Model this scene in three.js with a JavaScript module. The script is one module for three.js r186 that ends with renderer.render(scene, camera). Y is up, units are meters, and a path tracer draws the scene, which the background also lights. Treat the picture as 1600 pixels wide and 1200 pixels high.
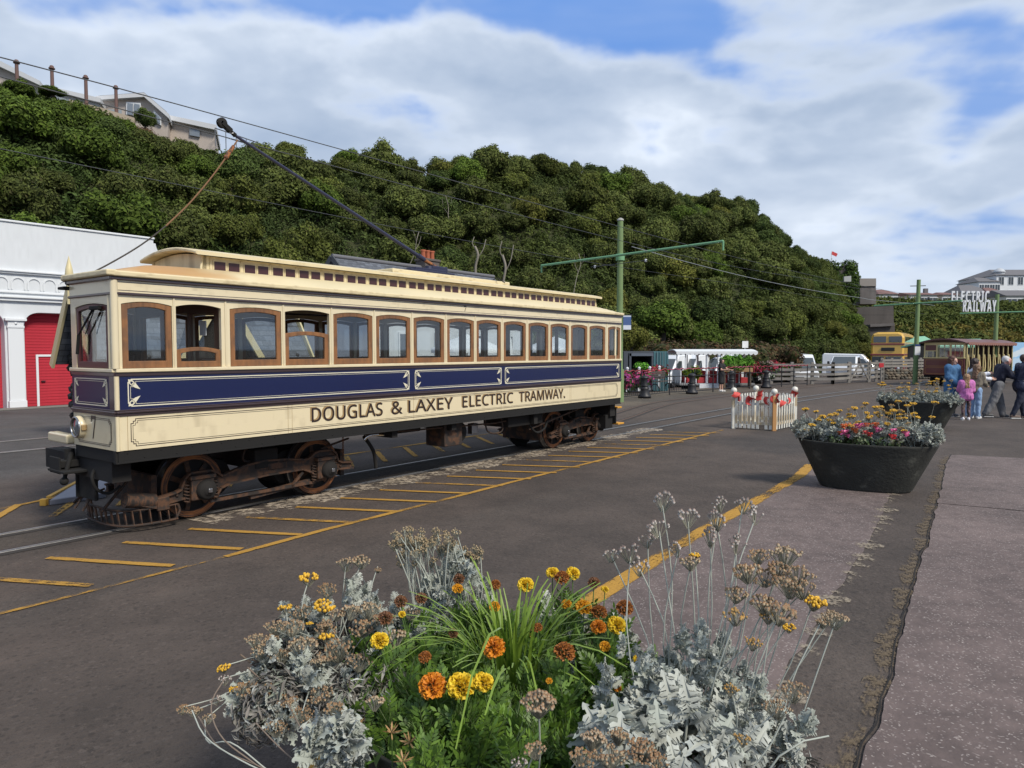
import * as THREE from 'three';
import { mergeGeometries, mergeVertices, toCreasedNormals } from 'three/addons/utils/BufferGeometryUtils.js';
import { RoundedBoxGeometry } from 'three/addons/geometries/RoundedBoxGeometry.js';
import { ImprovedNoise } from 'three/addons/math/ImprovedNoise.js';
import { MarchingCubes } from 'three/addons/objects/MarchingCubes.js';
import { TextGeometry } from 'three/addons/geometries/TextGeometry.js';
import { FontLoader } from 'three/addons/loaders/FontLoader.js';

// ---------------------------------------------------------------- camera, sky, sun, exposure
const scene = new THREE.Scene();
const EYE = 1.9, FPX = 1110, HORIZON = 547, PITCH = Math.atan((600 - HORIZON) / FPX);
const camera = new THREE.PerspectiveCamera(2 * Math.atan(600 / FPX) * 180 / Math.PI, 4 / 3, 0.05, 3000);
camera.position.set(0, EYE, 0); camera.rotation.x = -PITCH;
const renderer = new THREE.WebGLRenderer({ antialias: true });
renderer.toneMapping = THREE.LinearToneMapping; renderer.toneMappingExposure = 1.6;
renderer.shadowMap.enabled = true;
const SUN = new THREE.Vector3(0.50, 0.70, 0.50).normalize();
const sun = new THREE.DirectionalLight(new THREE.Color(1, 0.93, 0.82), 2.5);
sun.position.copy(SUN).multiplyScalar(120); sun.castShadow = true; sun.shadow.radius = 24;
Object.assign(sun.shadow.camera, { left: -90, right: 90, top: 90, bottom: -90, near: 1, far: 400 });
sun.shadow.mapSize.set(4096, 4096); scene.add(sun);

// ---------------------------------------------------------------- random numbers and noise
function rng(seed) { let a = seed >>> 0; return () => { a = (a + 0x6D2B79F5) | 0; let t = Math.imul(a ^ (a >>> 15), 1 | a); t = (t + Math.imul(t ^ (t >>> 7), 61 | t)) ^ t; return ((t ^ (t >>> 14)) >>> 0) / 4294967296; }; }
const perlin = new ImprovedNoise();
const n3 = (x, y, z) => perlin.noise(x, y, z);
function fbm3(x, y, z, o = 5) { let s = 0, a = 0.5; for (let i = 0; i < o; i++) { s += a * n3(x, y, z + i * 7.3); x *= 2.03; y *= 2.03; z *= 2.03; a *= 0.5; } return s; }
const sstep = (a, b, x) => { const t = Math.min(1, Math.max(0, (x - a) / (b - a))); return t * t * (3 - 2 * t); };
const lerp = (a, b, t) => a + (b - a) * t;
const clamp = (x, a = 0, b = 1) => Math.min(b, Math.max(a, x));
function tileNoise(seed, period) {            // value noise that repeats after 'period' cells
  const r = rng(seed), g = new Float32Array(period * period); for (let i = 0; i < g.length; i++) g[i] = r();
  return (x, y) => { const xi = Math.floor(x), yi = Math.floor(y), fx = x - xi, fy = y - yi, u = fx * fx * (3 - 2 * fx), v = fy * fy * (3 - 2 * fy);
    const m = (k) => ((k % period) + period) % period, a = m(xi), b = m(xi + 1), c = m(yi) * period, d = m(yi + 1) * period;
    return lerp(lerp(g[c + a], g[c + b], u), lerp(g[d + a], g[d + b], u), v); };
}
function tileFbm(seed, base, oct) { const ls = []; for (let i = 0; i < oct; i++) ls.push(tileNoise(seed + i * 17, base << i));
  return (u, v) => { let s = 0, a = 0.5, w = 0; for (let i = 0; i < oct; i++) { const p = base << i; s += a * ls[i](u * p, v * p); w += a; a *= 0.55; } return s / w; }; }
const toS = (c) => c <= 0.0031308 ? c * 12.92 : 1.055 * Math.pow(c, 1 / 2.4) - 0.055;
function colTex(size, fn, rep = 1, h = size) {            // fn(u, v, i, j) -> linear [r, g, b (, a)]
  const d = new Uint8Array(size * h * 4);
  for (let j = 0; j < h; j++) for (let i = 0; i < size; i++) { const c = fn(i / size, j / h, i, j), k = (j * size + i) * 4;
    for (let q = 0; q < 3; q++) d[k + q] = clamp(toS(Math.max(0, c[q]))) * 255; d[k + 3] = c.length > 3 ? clamp(c[3]) * 255 : 255; }
  const t = new THREE.DataTexture(d, size, h); t.colorSpace = THREE.SRGBColorSpace; fin(t, rep); return t;
}
function grayTex(size, fn, rep = 1) {
  const d = new Uint8Array(size * size * 4);
  for (let j = 0; j < size; j++) for (let i = 0; i < size; i++) { const c = clamp(fn(i / size, j / size, i, j)) * 255, k = (j * size + i) * 4; d[k] = d[k + 1] = d[k + 2] = c; d[k + 3] = 255; }
  const t = new THREE.DataTexture(d, size, size); fin(t, rep); return t;
}
function fin(t, rep) { t.wrapS = t.wrapT = THREE.RepeatWrapping; t.magFilter = THREE.LinearFilter; t.minFilter = THREE.LinearMipmapLinearFilter; t.generateMipmaps = true; t.repeat.set(rep, rep); t.needsUpdate = true; }

// ---------------------------------------------------------------- photograph pixel -> place
const cp = Math.cos(PITCH), sp = Math.sin(PITCH);
function ray(px, py) { const x = (px - 800) / FPX, y = (600 - py) / FPX; return new THREE.Vector3(x, y * cp - sp, -cp - y * sp); }
function gp(px, py, h = 0) { const d = ray(px, py), t = (h - EYE) / d.y; return new THREE.Vector3(d.x * t, h, d.z * t); }
function at(px, py, depth) { const d = ray(px, py), t = depth / -d.z; return new THREE.Vector3(d.x * t, EYE + d.y * t, -depth); }
const V3 = (x, y, z) => new THREE.Vector3(x, y, z);

// ---------------------------------------------------------------- sky: broken cloud with blue openings
{
  const sp0 = Math.sin(PITCH), cp0 = Math.cos(PITCH), SKYK = 0.88, W = 4096, Hh = 2048, data = new Float32Array(W * Hh * 4);
  const gauss = (x, y, cx, cy, sx, sy) => Math.exp(-((x - cx) ** 2) / (2 * sx * sx) - ((y - cy) ** 2) / (2 * sy * sy));
  for (let j = 0; j < Hh; j++) { const el = ((j + 0.5) / Hh - 0.5) * Math.PI;
    for (let i = 0; i < W; i++) {
      const az = ((i + 0.5) / W - 0.5) * 2 * Math.PI, cy = Math.cos(el), x = Math.cos(az) * cy, y = Math.sin(el), z = Math.sin(az) * cy, k = (j * W + i) * 4;
      if (y < -0.02) { data[k] = 0.085; data[k + 1] = 0.08; data[k + 2] = 0.078; data[k + 3] = 1; continue; }
      const yy = Math.max(y, 0), s = 1 / (yy + 0.16), px = x * s, pz = z * s;
      const wx = fbm3(px * 0.9 + 3, pz * 0.9, 1.5, 3), wz = fbm3(px * 0.9, pz * 0.9 + 9, 4.5, 3), qx = px + wx * 0.22, qz = pz + wz * 0.22;
      const big = fbm3(qx * 0.8, qz * 0.8, 2.2, 4), sx = x * 5.2 + wx * 0.5, sy = y * 10.5 + wz * 0.3, sz = z * 5.2, fine = fbm3(sx, sy, sz, 7), rel = fine - fbm3(sx + 0.1, sy + 0.14, sz, 5), streak = fbm3(px * 1.7 + wz * 1.5, pz * 5.2 + wx, 5.7, 4);
      let open = big * 1.5 - 0.08, lit = 0, grey = 0;                       // openness: blue shows where it is high
      if (z < -0.05) {                                                         // the weather ahead: openings, bright banks and grey undersides by direction
        const X = x / -z, Y = y / -z, ix = 800 + FPX * X / (cp0 - Y * sp0), iy = 600 - FPX * (Y * cp0 + sp0) / (cp0 - Y * sp0), G = (a, b, c, d) => gauss(ix, iy, a, b, c, d);
        open = big * 0.3 + fine * 1.35 + streak * 0.35 - 0.42
          + 0.75 * G(720, -5, 190, 30) + 0.95 * G(930, 15, 110, 42) + 0.6 * G(1080, 40, 90, 40) + 0.5 * G(1105, 112, 50, 22) + 0.4 * G(1280, 70, 120, 30) + 0.55 * G(1500, 30, 140, 40) + 0.45 * G(1560, 130, 80, 60) + 0.3 * G(1380, 100, 60, 30)
          + 0.62 * G(90, 12, 150, 30) + 0.45 * G(330, 0, 160, 22) + 0.35 * G(1000, 190, 60, 26) + 0.3 * G(1500, 210, 40, 25) + 0.25 * G(1250, 120, 90, 25) + 0.25 * G(1560, 400, 100, 18);
        lit = 1.0 * G(1010, 225, 70, 45) + 0.6 * G(1060, 165, 60, 30) + 0.95 * G(1250, 345, 130, 55) + 0.6 * G(1500, 185, 60, 14) + 0.6 * G(1470, 240, 110, 18) + 0.5 * G(560, 28, 230, 28) + 0.5 * G(60, 60, 140, 30) + 0.5 * G(1240, 55, 90, 10) + 0.5 * G(1410, 70, 40, 20) + 0.5 * G(1480, 440, 170, 26) + 0.35 * G(1500, 290, 90, 14);
        grey = 0.7 * G(1300, 250, 190, 55) + 0.85 * G(1430, 330, 90, 28) + 0.7 * G(1560, 300, 80, 26) + 0.5 * G(560, 170, 480, 60) + 0.5 * G(1320, 160, 150, 30) + 0.4 * G(1540, 410, 90, 10);
      }
      const o = sstep(-0.2, 0.36, open), h = Math.exp(-yy * 5.5), thick = sstep(0.02, -0.42, open);
      const blue = [lerp(0.07, 0.28, h), lerp(0.205, 0.40, h), lerp(0.55, 0.60, h)];
      const b = clamp(0.73 - 0.26 * thick + 0.34 * fine + 0.30 * big + 0.06 * streak + 0.5 * rel + 0.44 * lit * (1 + 0.9 * fine) - 0.24 * grey * (1 + 1.2 * big), 0, 1.15);
      const cloud = [lerp(0.25, 0.56, b), lerp(0.325, 0.62, b), lerp(0.45, 0.71, b)];
      for (let q = 0; q < 3; q++) { let c = lerp(cloud[q], blue[q], o * (0.86 + 0.3 * streak)); c = lerp(c, [0.34, 0.41, 0.51][q], h * 0.3); data[k + q] = c * SKYK; }
      data[k + 3] = 1;
    } }
  const t = new THREE.DataTexture(data, W, Hh, THREE.RGBAFormat, THREE.FloatType); t.mapping = THREE.EquirectangularReflectionMapping;
  t.magFilter = t.minFilter = THREE.LinearFilter; t.needsUpdate = true; t.name = 'sky'; scene.background = t; scene.environment = t;
}

// ---------------------------------------------------------------- building kit
const names = new Map();
function numbered(n) { const k = names.get(n) || 0; names.set(n, k + 1); return k ? n + '_' + String(k).padStart(3, '0') : n; }
function tag(o, label, category, group, kind) { if (label) o.userData.label = label; if (category) o.userData.category = category; if (group) o.userData.group = group; if (kind) o.userData.kind = kind; return o; }
function thing(name, label, category, pos = [0, 0, 0], turn = 0, group) { const o = new THREE.Group(); o.name = numbered(name); scene.add(o);
  if (pos.isVector3) o.position.copy(pos); else o.position.set(...pos); o.rotation.y = turn; return tag(o, label, category, group); }
function clean(g) { if (g.index) g = g.toNonIndexed(); for (const k of Object.keys(g.attributes)) if (!['position', 'normal', 'uv'].includes(k)) g.deleteAttribute(k);
  if (!g.attributes.uv) g.setAttribute('uv', new THREE.BufferAttribute(new Float32Array(g.attributes.position.count * 2), 2)); if (!g.attributes.normal) g.computeVertexNormals(); g.morphAttributes = {}; return g; }
function merge(gs) { if (!Array.isArray(gs)) return gs; if (gs.length === 1) return gs[0]; return mergeGeometries(gs.map(clean)); }
function part(name, gs, mat, parent) { const m = new THREE.Mesh(merge(gs), mat); m.name = name; m.castShadow = m.receiveShadow = true; if (parent) parent.add(m); return m; }
function top(name, gs, mat, label, category, group, kind) { const m = part(numbered(name), gs, mat, scene); return tag(m, label, category, group, kind); }
function dup(root, pos, turn, label, group, scale) { const r = root.clone(); const base = root.name.replace(/_\d{3}$/, ''); r.name = numbered(base); r.userData = { ...root.userData }; scene.add(r);
  if (pos.isVector3) r.position.copy(pos); else r.position.set(...pos); if (turn !== undefined && turn !== null) r.rotation.y = turn; if (label) r.userData.label = label; if (group) r.userData.group = group; if (scale) r.scale.setScalar(scale); return r; }
function place(g, x = 0, y = 0, z = 0, rx = 0, ry = 0, rz = 0) { if (rx) g.rotateX(rx); if (ry) g.rotateY(ry); if (rz) g.rotateZ(rz); return g.translate(x, y, z); }
// box from corners; r chamfers it
function box(x0, x1, y0, y1, z0, z1, r = 0) { const w = Math.abs(x1 - x0), h = Math.abs(y1 - y0), d = Math.abs(z1 - z0); const g = r ? new RoundedBoxGeometry(w, h, d, 1, Math.min(r, w / 2.02, h / 2.02, d / 2.02)) : new THREE.BoxGeometry(w, h, d);
  boxUv(g, w, h, d); return g.translate((x0 + x1) / 2, (y0 + y1) / 2, (z0 + z1) / 2); }
function boxUv(g) { const p = g.attributes.position, n = g.attributes.normal, uv = new Float32Array(p.count * 2);
  for (let i = 0; i < p.count; i++) { const ax = Math.abs(n.getX(i)), ay = Math.abs(n.getY(i)), az = Math.abs(n.getZ(i));
    if (ax >= ay && ax >= az) { uv[2 * i] = p.getZ(i); uv[2 * i + 1] = p.getY(i); } else if (ay >= az) { uv[2 * i] = p.getX(i); uv[2 * i + 1] = p.getZ(i); } else { uv[2 * i] = p.getX(i); uv[2 * i + 1] = p.getY(i); } }
  g.setAttribute('uv', new THREE.BufferAttribute(uv, 2)); return g; }
const cbox = (w, h, d, x = 0, y = 0, z = 0, r = 0) => box(x - w / 2, x + w / 2, y - h / 2, y + h / 2, z - d / 2, z + d / 2, r);
const UP = V3(0, 1, 0);
function rod(a, b, r0, r1 = r0, n = 8, open = false) { a = a.isVector3 ? a : V3(...a); b = b.isVector3 ? b : V3(...b); const d = b.clone().sub(a), L = d.length(); const g = new THREE.CylinderGeometry(r1, r0, L, n, 1, open);
  g.applyQuaternion(new THREE.Quaternion().setFromUnitVectors(UP, d.normalize())); const m = a.clone().add(b).multiplyScalar(0.5); return g.translate(m.x, m.y, m.z); }
// rectangular bar between two points
function bar(a, b, w, h) { a = a.isVector3 ? a : V3(...a); b = b.isVector3 ? b : V3(...b); const d = b.clone().sub(a), L = d.length(); const g = new THREE.BoxGeometry(w, h, L); const m = new THREE.Matrix4().lookAt(V3(0, 0, 0), d.clone().negate(), Math.abs(d.y / L) > 0.99 ? V3(1, 0, 0) : UP);
  g.applyMatrix4(m); boxUv(g); const c = a.clone().add(b).multiplyScalar(0.5); return g.translate(c.x, c.y, c.z); }
function tube(pts, r, n = 6, seg = 0) { const c = new THREE.CatmullRomCurve3(pts.map(p => p.isVector3 ? p : V3(...p))); return new THREE.TubeGeometry(c, seg || Math.max(4, pts.length * 4), r, n); }
function lathe(pts, n = 16) { return new THREE.LatheGeometry(pts.map(p => new THREE.Vector2(p[0], p[1])), n); }
function poly(pts) { const s = new THREE.Shape(); pts.forEach((p, i) => i ? s.lineTo(p[0], p[1]) : s.moveTo(p[0], p[1])); s.closePath(); return s; }
function ext(shape, depth, bevel = 0, curve = 10) { const g = new THREE.ExtrudeGeometry(shape, { depth: depth - 2 * bevel, bevelEnabled: bevel > 0, bevelSize: bevel, bevelThickness: bevel, bevelOffset: -bevel, bevelSegments: 1, curveSegments: curve }); if (bevel) g.translate(0, 0, bevel); return g; }
const L3 = (r, g, b) => new THREE.Color().setRGB(r, g, b);
function mat(c, rough = 0.7, o = {}) { return new THREE.MeshStandardMaterial({ color: Array.isArray(c) ? L3(...c) : c, roughness: rough, side: THREE.DoubleSide, ...o }); }
function quadGeo(pts, uvScale = 1) {                 // flat polygon sheet lying on the ground: pts [[x, z]...], uv in metres
  const g = new THREE.ShapeGeometry(poly(pts.map(p => [p[0], -p[1]]))); g.rotateX(-Math.PI / 2); const p = g.attributes.position, uv = new Float32Array(p.count * 2);
  for (let i = 0; i < p.count; i++) { uv[2 * i] = p.getX(i) * uvScale; uv[2 * i + 1] = p.getZ(i) * uvScale; } g.setAttribute('uv', new THREE.BufferAttribute(uv, 2)); return g; }
function strip(path, w, uvl = 1) {                // ribbon along ground points [x, z], width w: uv.x along in metres, uv.y across 0..1
  const P = [], U = [], I = []; let s = 0;
  path.forEach((p, i) => { const a = path[Math.max(0, i - 1)], b = path[Math.min(path.length - 1, i + 1)], dx = b[0] - a[0], dz = b[1] - a[1], l = Math.hypot(dx, dz), nx = -dz / l, nz = dx / l; if (i) s += Math.hypot(p[0] - path[i - 1][0], p[1] - path[i - 1][1]);
    const ww = Array.isArray(w) ? w[i] : w; P.push(p[0] - nx * ww / 2, 0, p[1] - nz * ww / 2, p[0] + nx * ww / 2, 0, p[1] + nz * ww / 2); U.push(s * uvl, 0, s * uvl, 1); if (i) { const k = 2 * i; I.push(k - 2, k, k - 1, k - 1, k, k + 1); } });
  const g = new THREE.BufferGeometry(); g.setAttribute('position', new THREE.Float32BufferAttribute(P, 3)); g.setAttribute('uv', new THREE.Float32BufferAttribute(U, 2)); g.setIndex(I); g.computeVertexNormals(); return g; }
// tram frame: u along the car from its near corner, v to the right of its near side, axes in the ground plane
const DV = (() => { const d = ray(1661, HORIZON); d.y = 0; return d.normalize(); })(), NV = V3(-DV.z, 0, DV.x), A0 = 3.028, P0 = -7.125, PSI = Math.atan2(-DV.z, DV.x);
const tp = (u, v, y = 0) => V3((A0 + u) * DV.x + (P0 + v) * NV.x, y, (A0 + u) * DV.z + (P0 + v) * NV.z);
const yardDrop = (x, z) => { const u = x * DV.x + z * DV.z - A0, v = x * NV.x + z * NV.z - P0; return -0.68 * sstep(0, -3.2, v - (-8.2 + (u - 21) * 0.13)) * sstep(13, 20, u); };   // the car park beyond the railing lies lower
const tuv = (p) => [p.x * DV.x + p.z * DV.z - A0, p.x * NV.x + p.z * NV.z - P0];
// ================================================================ GROUND
const fbA = tileFbm(11, 8, 5), fbB = tileFbm(29, 4, 6), fbC = tileFbm(47, 32, 4);
const asphaltTex = (() => { const r = rng(5), N = 2048, sp_ = new Float32Array(N * N).fill(1);
  for (let k = 0; k < 9000; k++) { const x = (r() * N) | 0, y = (r() * N) | 0, R = 3 + 5 * r(), b = r() < 0.6 ? 0.62 + 0.25 * r() : 1.2 + 0.5 * r(); for (let j = -8; j <= 8; j++) for (let i = -8; i <= 8; i++) if (i * i + j * j < R * R) sp_[((y + j + N) % N) * N + (x + i + N) % N] = b; }
  for (let k = 0; k < 170000; k++) { const x = (r() * N) | 0, y = (r() * N) | 0, w = 1 + ((r() * 2.6) | 0), h = 1 + ((r() * 2.6) | 0), b = r() < 0.72 ? 0.5 + 0.4 * r() : r() < 0.9 ? 1.25 + 0.5 * r() : 1.8 + 1.5 * r();
    for (let j = 0; j < h; j++) for (let i = 0; i < w; i++) sp_[((y + j) % N) * N + (x + i) % N] = b; }
  return colTex(N, (u, v, i, j) => { const f = fbA(u, v), c = fbC(u, v), g = 0.74 * sp_[j * N + i] * (0.62 + 0.5 * f + 0.4 * c); return [g * 1.02, g, g * 0.98]; }, 1 / 4); })();
const asphaltBump = grayTex(1024, (u, v) => 0.6 * fbC(u, v) + 0.4 * fbC(v * 2 % 1, u * 2 % 1), 1 / 1.2);
const asphaltMat = new THREE.MeshStandardMaterial({ map: asphaltTex, bumpMap: asphaltBump, bumpScale: 0.014, roughness: 0.95, vertexColors: true });
function groundTone(x, z) {                        // the asphalt's own tone: wear, rust dust along the rails, patches
  const [u, v] = tuv({ x, z }), n = fbm3(x * 0.35, 1.3, z * 0.35, 4), m = fbm3(x * 1.3, 5.1, z * 1.3, 4), sN = fbm3(u * 0.22, 9, v * 1.4, 3);
  let c = [0.078, 0.0585, 0.0475]; const k = 1 + 0.6 * n + 0.55 * m + 0.4 * sN; c = c.map(q => q * k);
  const mix = (col, t) => { t = clamp(t); for (let q = 0; q < 3; q++) c[q] = lerp(c[q], col[q] * (1 + 0.4 * m), t); };
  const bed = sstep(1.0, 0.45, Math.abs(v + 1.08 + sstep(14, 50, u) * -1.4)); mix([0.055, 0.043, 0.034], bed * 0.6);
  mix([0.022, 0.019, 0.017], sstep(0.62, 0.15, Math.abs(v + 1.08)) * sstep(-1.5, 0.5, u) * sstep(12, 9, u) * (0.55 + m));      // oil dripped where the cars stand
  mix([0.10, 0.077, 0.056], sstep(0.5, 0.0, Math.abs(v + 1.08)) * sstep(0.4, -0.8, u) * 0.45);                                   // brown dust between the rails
  mix([0.105, 0.079, 0.060], sstep(11, 16, u) * sstep(-9, -5, v) * sstep(3.5, 0.2, v) * 0.62);                                   // rusty brown over the far tracks
  mix([0.16, 0.135, 0.092], sstep(2.3, 0.6, Math.abs(v + 6.1)) * sstep(9, 13, u) * sstep(34, 28, u) * 0.7);                      // sandy margin by the railings
  mix([0.085, 0.085, 0.086], sstep(-4.2, -6.2, v) * sstep(16, 6, u) * 0.75);                                                     // greyer road before the depot
  mix([0.064, 0.053, 0.046], sstep(1.2, 2.6, v) * 0.4); const pt = sstep(0.16, 0.24, fbm3(x * 0.16 + 4, 2.2, z * 0.16, 3)); mix([0.042, 0.037, 0.034], pt * 0.5); const wt = sstep(0.12, 0.4, fbm3(u * 0.12, 3.3, v * 0.9, 4)); mix([0.085, 0.069, 0.058], wt * 0.55);
  return c;
}
{
  const N = 250, c = (t) => 13 * t + 22 * t ** 3 + 700 * t ** 9, g = new THREE.PlaneGeometry(1, 1, N, N), p = g.attributes.position, uv = g.attributes.uv, col = new Float32Array(p.count * 3);
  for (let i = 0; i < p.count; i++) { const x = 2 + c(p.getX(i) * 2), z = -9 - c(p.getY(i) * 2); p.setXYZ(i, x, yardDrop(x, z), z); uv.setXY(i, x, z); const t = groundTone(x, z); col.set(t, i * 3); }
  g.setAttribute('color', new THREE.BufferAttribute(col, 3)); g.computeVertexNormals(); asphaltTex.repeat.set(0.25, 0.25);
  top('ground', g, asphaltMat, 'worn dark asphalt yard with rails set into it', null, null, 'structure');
}
// pavement of purplish concrete with pale stone chips
const chipTex = (() => { const N = 2048, r = rng(77), a = new Float32Array(N * N);
  for (let k = 0; k < 9500; k++) { const x = r() * N, y = r() * N, an = r() * 6.28, L = 2 + r() * 5, w = 1.2 + r() * 2, b = 0.25 + 0.75 * r();
    for (let j = -8; j <= 8; j++) for (let i = -8; i <= 8; i++) { const p = i * Math.cos(an) + j * Math.sin(an), q = -i * Math.sin(an) + j * Math.cos(an); if ((p / L) ** 2 + (q / w) ** 2 < 1) a[((y + j + N) % N | 0) * N + ((x + i + N) % N | 0)] = b; } }
  return colTex(N, (u, v, i, j) => { const f = fbB(u, v), c = fbC(u, v), k = 0.45 + 0.6 * f + 0.5 * (c - 0.3), ch = a[j * N + i]; return [lerp(0.140 * k, 0.42, ch * 0.62), lerp(0.105 * k, 0.37, ch * 0.62), lerp(0.096 * k, 0.34, ch * 0.62)]; }, 1 / 3.2); })();
const chipMat = new THREE.MeshStandardMaterial({ map: chipTex, bumpMap: asphaltBump, bumpScale: 0.006, roughness: 0.9 });
const jag = (pts, amp, seed, step = 0.12) => { const o = []; for (let i = 0; i < pts.length - 1; i++) { const [a, b] = [pts[i], pts[i + 1]], L = Math.hypot(b[0] - a[0], b[1] - a[1]), n = Math.max(1, Math.round(L / step)); for (let k = 0; k < n; k++) { const t = k / n, x = lerp(a[0], b[0], t), z = lerp(a[1], b[1], t); o.push([x + amp * 2 * fbm3(x * 2.1, seed, z * 2.1, 4), z + amp * 2 * fbm3(x * 2.1, seed + 9, z * 2.1, 4)]); } } o.push(pts[pts.length - 1]); return o; };
const yellowPath = [[4.95, -11.7], [4.3, -10.58], [3.4, -9.32], [2.06, -7.45], [1.08, -6.02], [0.1, -4.55], [-1.0, -2.95], [-2.6, -0.6]];
const stripL = jag([[5.75, -10.5], [4.66, -8.75], [3.34, -6.66], [2.5, -5.45], [1.4, -3.75], [0.5, -2.4], [-0.6, -0.8]], 0.035, 3);
const stripR = jag([[8.0, -12.88], [7.0, -11.4], [6.0, -9.83], [4.96, -8.26], [4.2, -7.1], [3.39, -5.9], [2.41, -4.38], [1.57, -3.15], [0.4, -1.35]], 0.028, 7, 0.07);
{
  const y4 = (g, y) => g.translate(0, y, 0);
  top('pavement', y4(quadGeo([...yellowPath.map(p => [p[0] + 0.05, p[1] + 0.03]), ...stripL.slice().reverse()]), 0.004), chipMat, 'purplish stone-chip pavement inside the yellow line by the planters', null, null, 'structure');
  const jointI = stripR.findIndex(p => p[1] > -8.72), e = V3(0.866, 0, 0.5);
  const slab = (pts) => y4(quadGeo(pts), 0.012);
  const a = stripR.slice(0, jointI), b = stripR.slice(jointI), s0 = stripR[0], sj = stripR[jointI], sl = b[b.length - 1], f = (p, t) => [p[0] + 0.866 * t, p[1] + 0.5 * t];
  const p0 = top('pavement', slab([f(s0, 0.9), ...jag([[s0[0] + 0.06, s0[1] + 0.12], stripR[3]], 0.01, 1).slice(0, 3), ...a.slice(3), f(sj, 0), ...jag([f(sj, 0.05), f(sj, 14)], 0.02, 15, 0.2), f(s0, 14)]), chipMat, 'far slab of purplish stone-chip pavement beyond the cracked joint', null, null, 'structure');
  top('pavement', slab([...b.map(p => [p[0] + 0.01, p[1] + 0.02]), f(sl, 14), f([sj[0] + 0.02, sj[1] + 0.05], 14), ...jag([f([sj[0] + 0.02, sj[1] + 0.05], 13.8), f([sj[0] + 0.02, sj[1] + 0.05], 0.05)], 0.02, 15.2, 0.2)]), chipMat, 'near slab of purplish stone-chip pavement with a cracked crumbling edge', null, null, 'structure');
}
// ragged sandy dirt: alpha-edged sheets
const dirtAlpha = (seed, dens, edge) => grayTex(512, (u, v) => { const f = tileA(seed, u * 3, v), m = 1 - Math.pow(Math.abs(v * 2 - 1), 1.5), g = tileA(seed, u, 0.3); return sstep(edge - 0.04, edge + 0.20, f + dens * (m - 0.62) + 1.5 * (g - 0.5)) * 0.8 * sstep(0.25, 0.65, tileA(seed + 1, u * 12, v * 2)); });
const tA = {}; function tileA(seed, u, v) { const t = tA[seed] || (tA[seed] = tileFbm(seed, 8, 6)); return t(u, v); }
const sandTex = colTex(256, (u, v) => { const f = fbC(u, v) + 0.5 * fbA(u, v); return [0.30 * (0.55 + 0.6 * f), 0.25 * (0.55 + 0.6 * f), 0.185 * (0.55 + 0.6 * f)]; }, 1);
const decal = (alpha, o) => new THREE.MeshStandardMaterial({ alphaMap: alpha, transparent: true, roughness: 0.95, ...o });
{
  const off = (P, k) => P.map(p => [p[0] + k * 0.85, p[1] + k * 0.52]);
  top('dirt', strip(off(stripL, 0.03), 0.30, 0.55).translate(0, 0.008, 0), decal(dirtAlpha(51, 0.5, 0.66), { map: sandTex }), 'sandy dirt along the left edge of the asphalt strip', null, null, 'stuff');
  top('dirt', strip(off(stripR.slice(4), -0.045), 0.16, 0.55).translate(0, 0.0082, 0), decal(dirtAlpha(61, 0.6, 0.53), { color: L3(0.135, 0.10, 0.06) }), 'brown dirt lining the crack beside the right pavement', null, null, 'stuff');
  top('crack', strip(off(stripR, 0.0), stripR.map((p, i) => 0.006 + 0.012 * Math.abs(fbm3(i * 0.5, 2, 3, 2)) * 2), 1).translate(0, 0.0128, 0), mat([0.012, 0.010, 0.009], 1), 'dark crack along the edge of the right pavement', null, null, 'structure');
  const bl = [tp(1.0, -0.36), tp(2.2, -0.40), tp(3.6, -0.42), tp(5.3, -0.42), tp(7.2, -0.46), tp(9.2, -0.52), tp(12.6, -0.62)].map(p => [p.x, p.z]);
  top('spilled_sand', strip(jag(bl, 0.02, 5), 0.72, 0.31).translate(0, 0.009, 0), decal(dirtAlpha(71, 0.5, 0.43), { map: sandTex, color: L3(1.5, 1.5, 1.55) }), 'pale sand spilled along the near rail under the tram', null, null, 'stuff');
}
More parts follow.
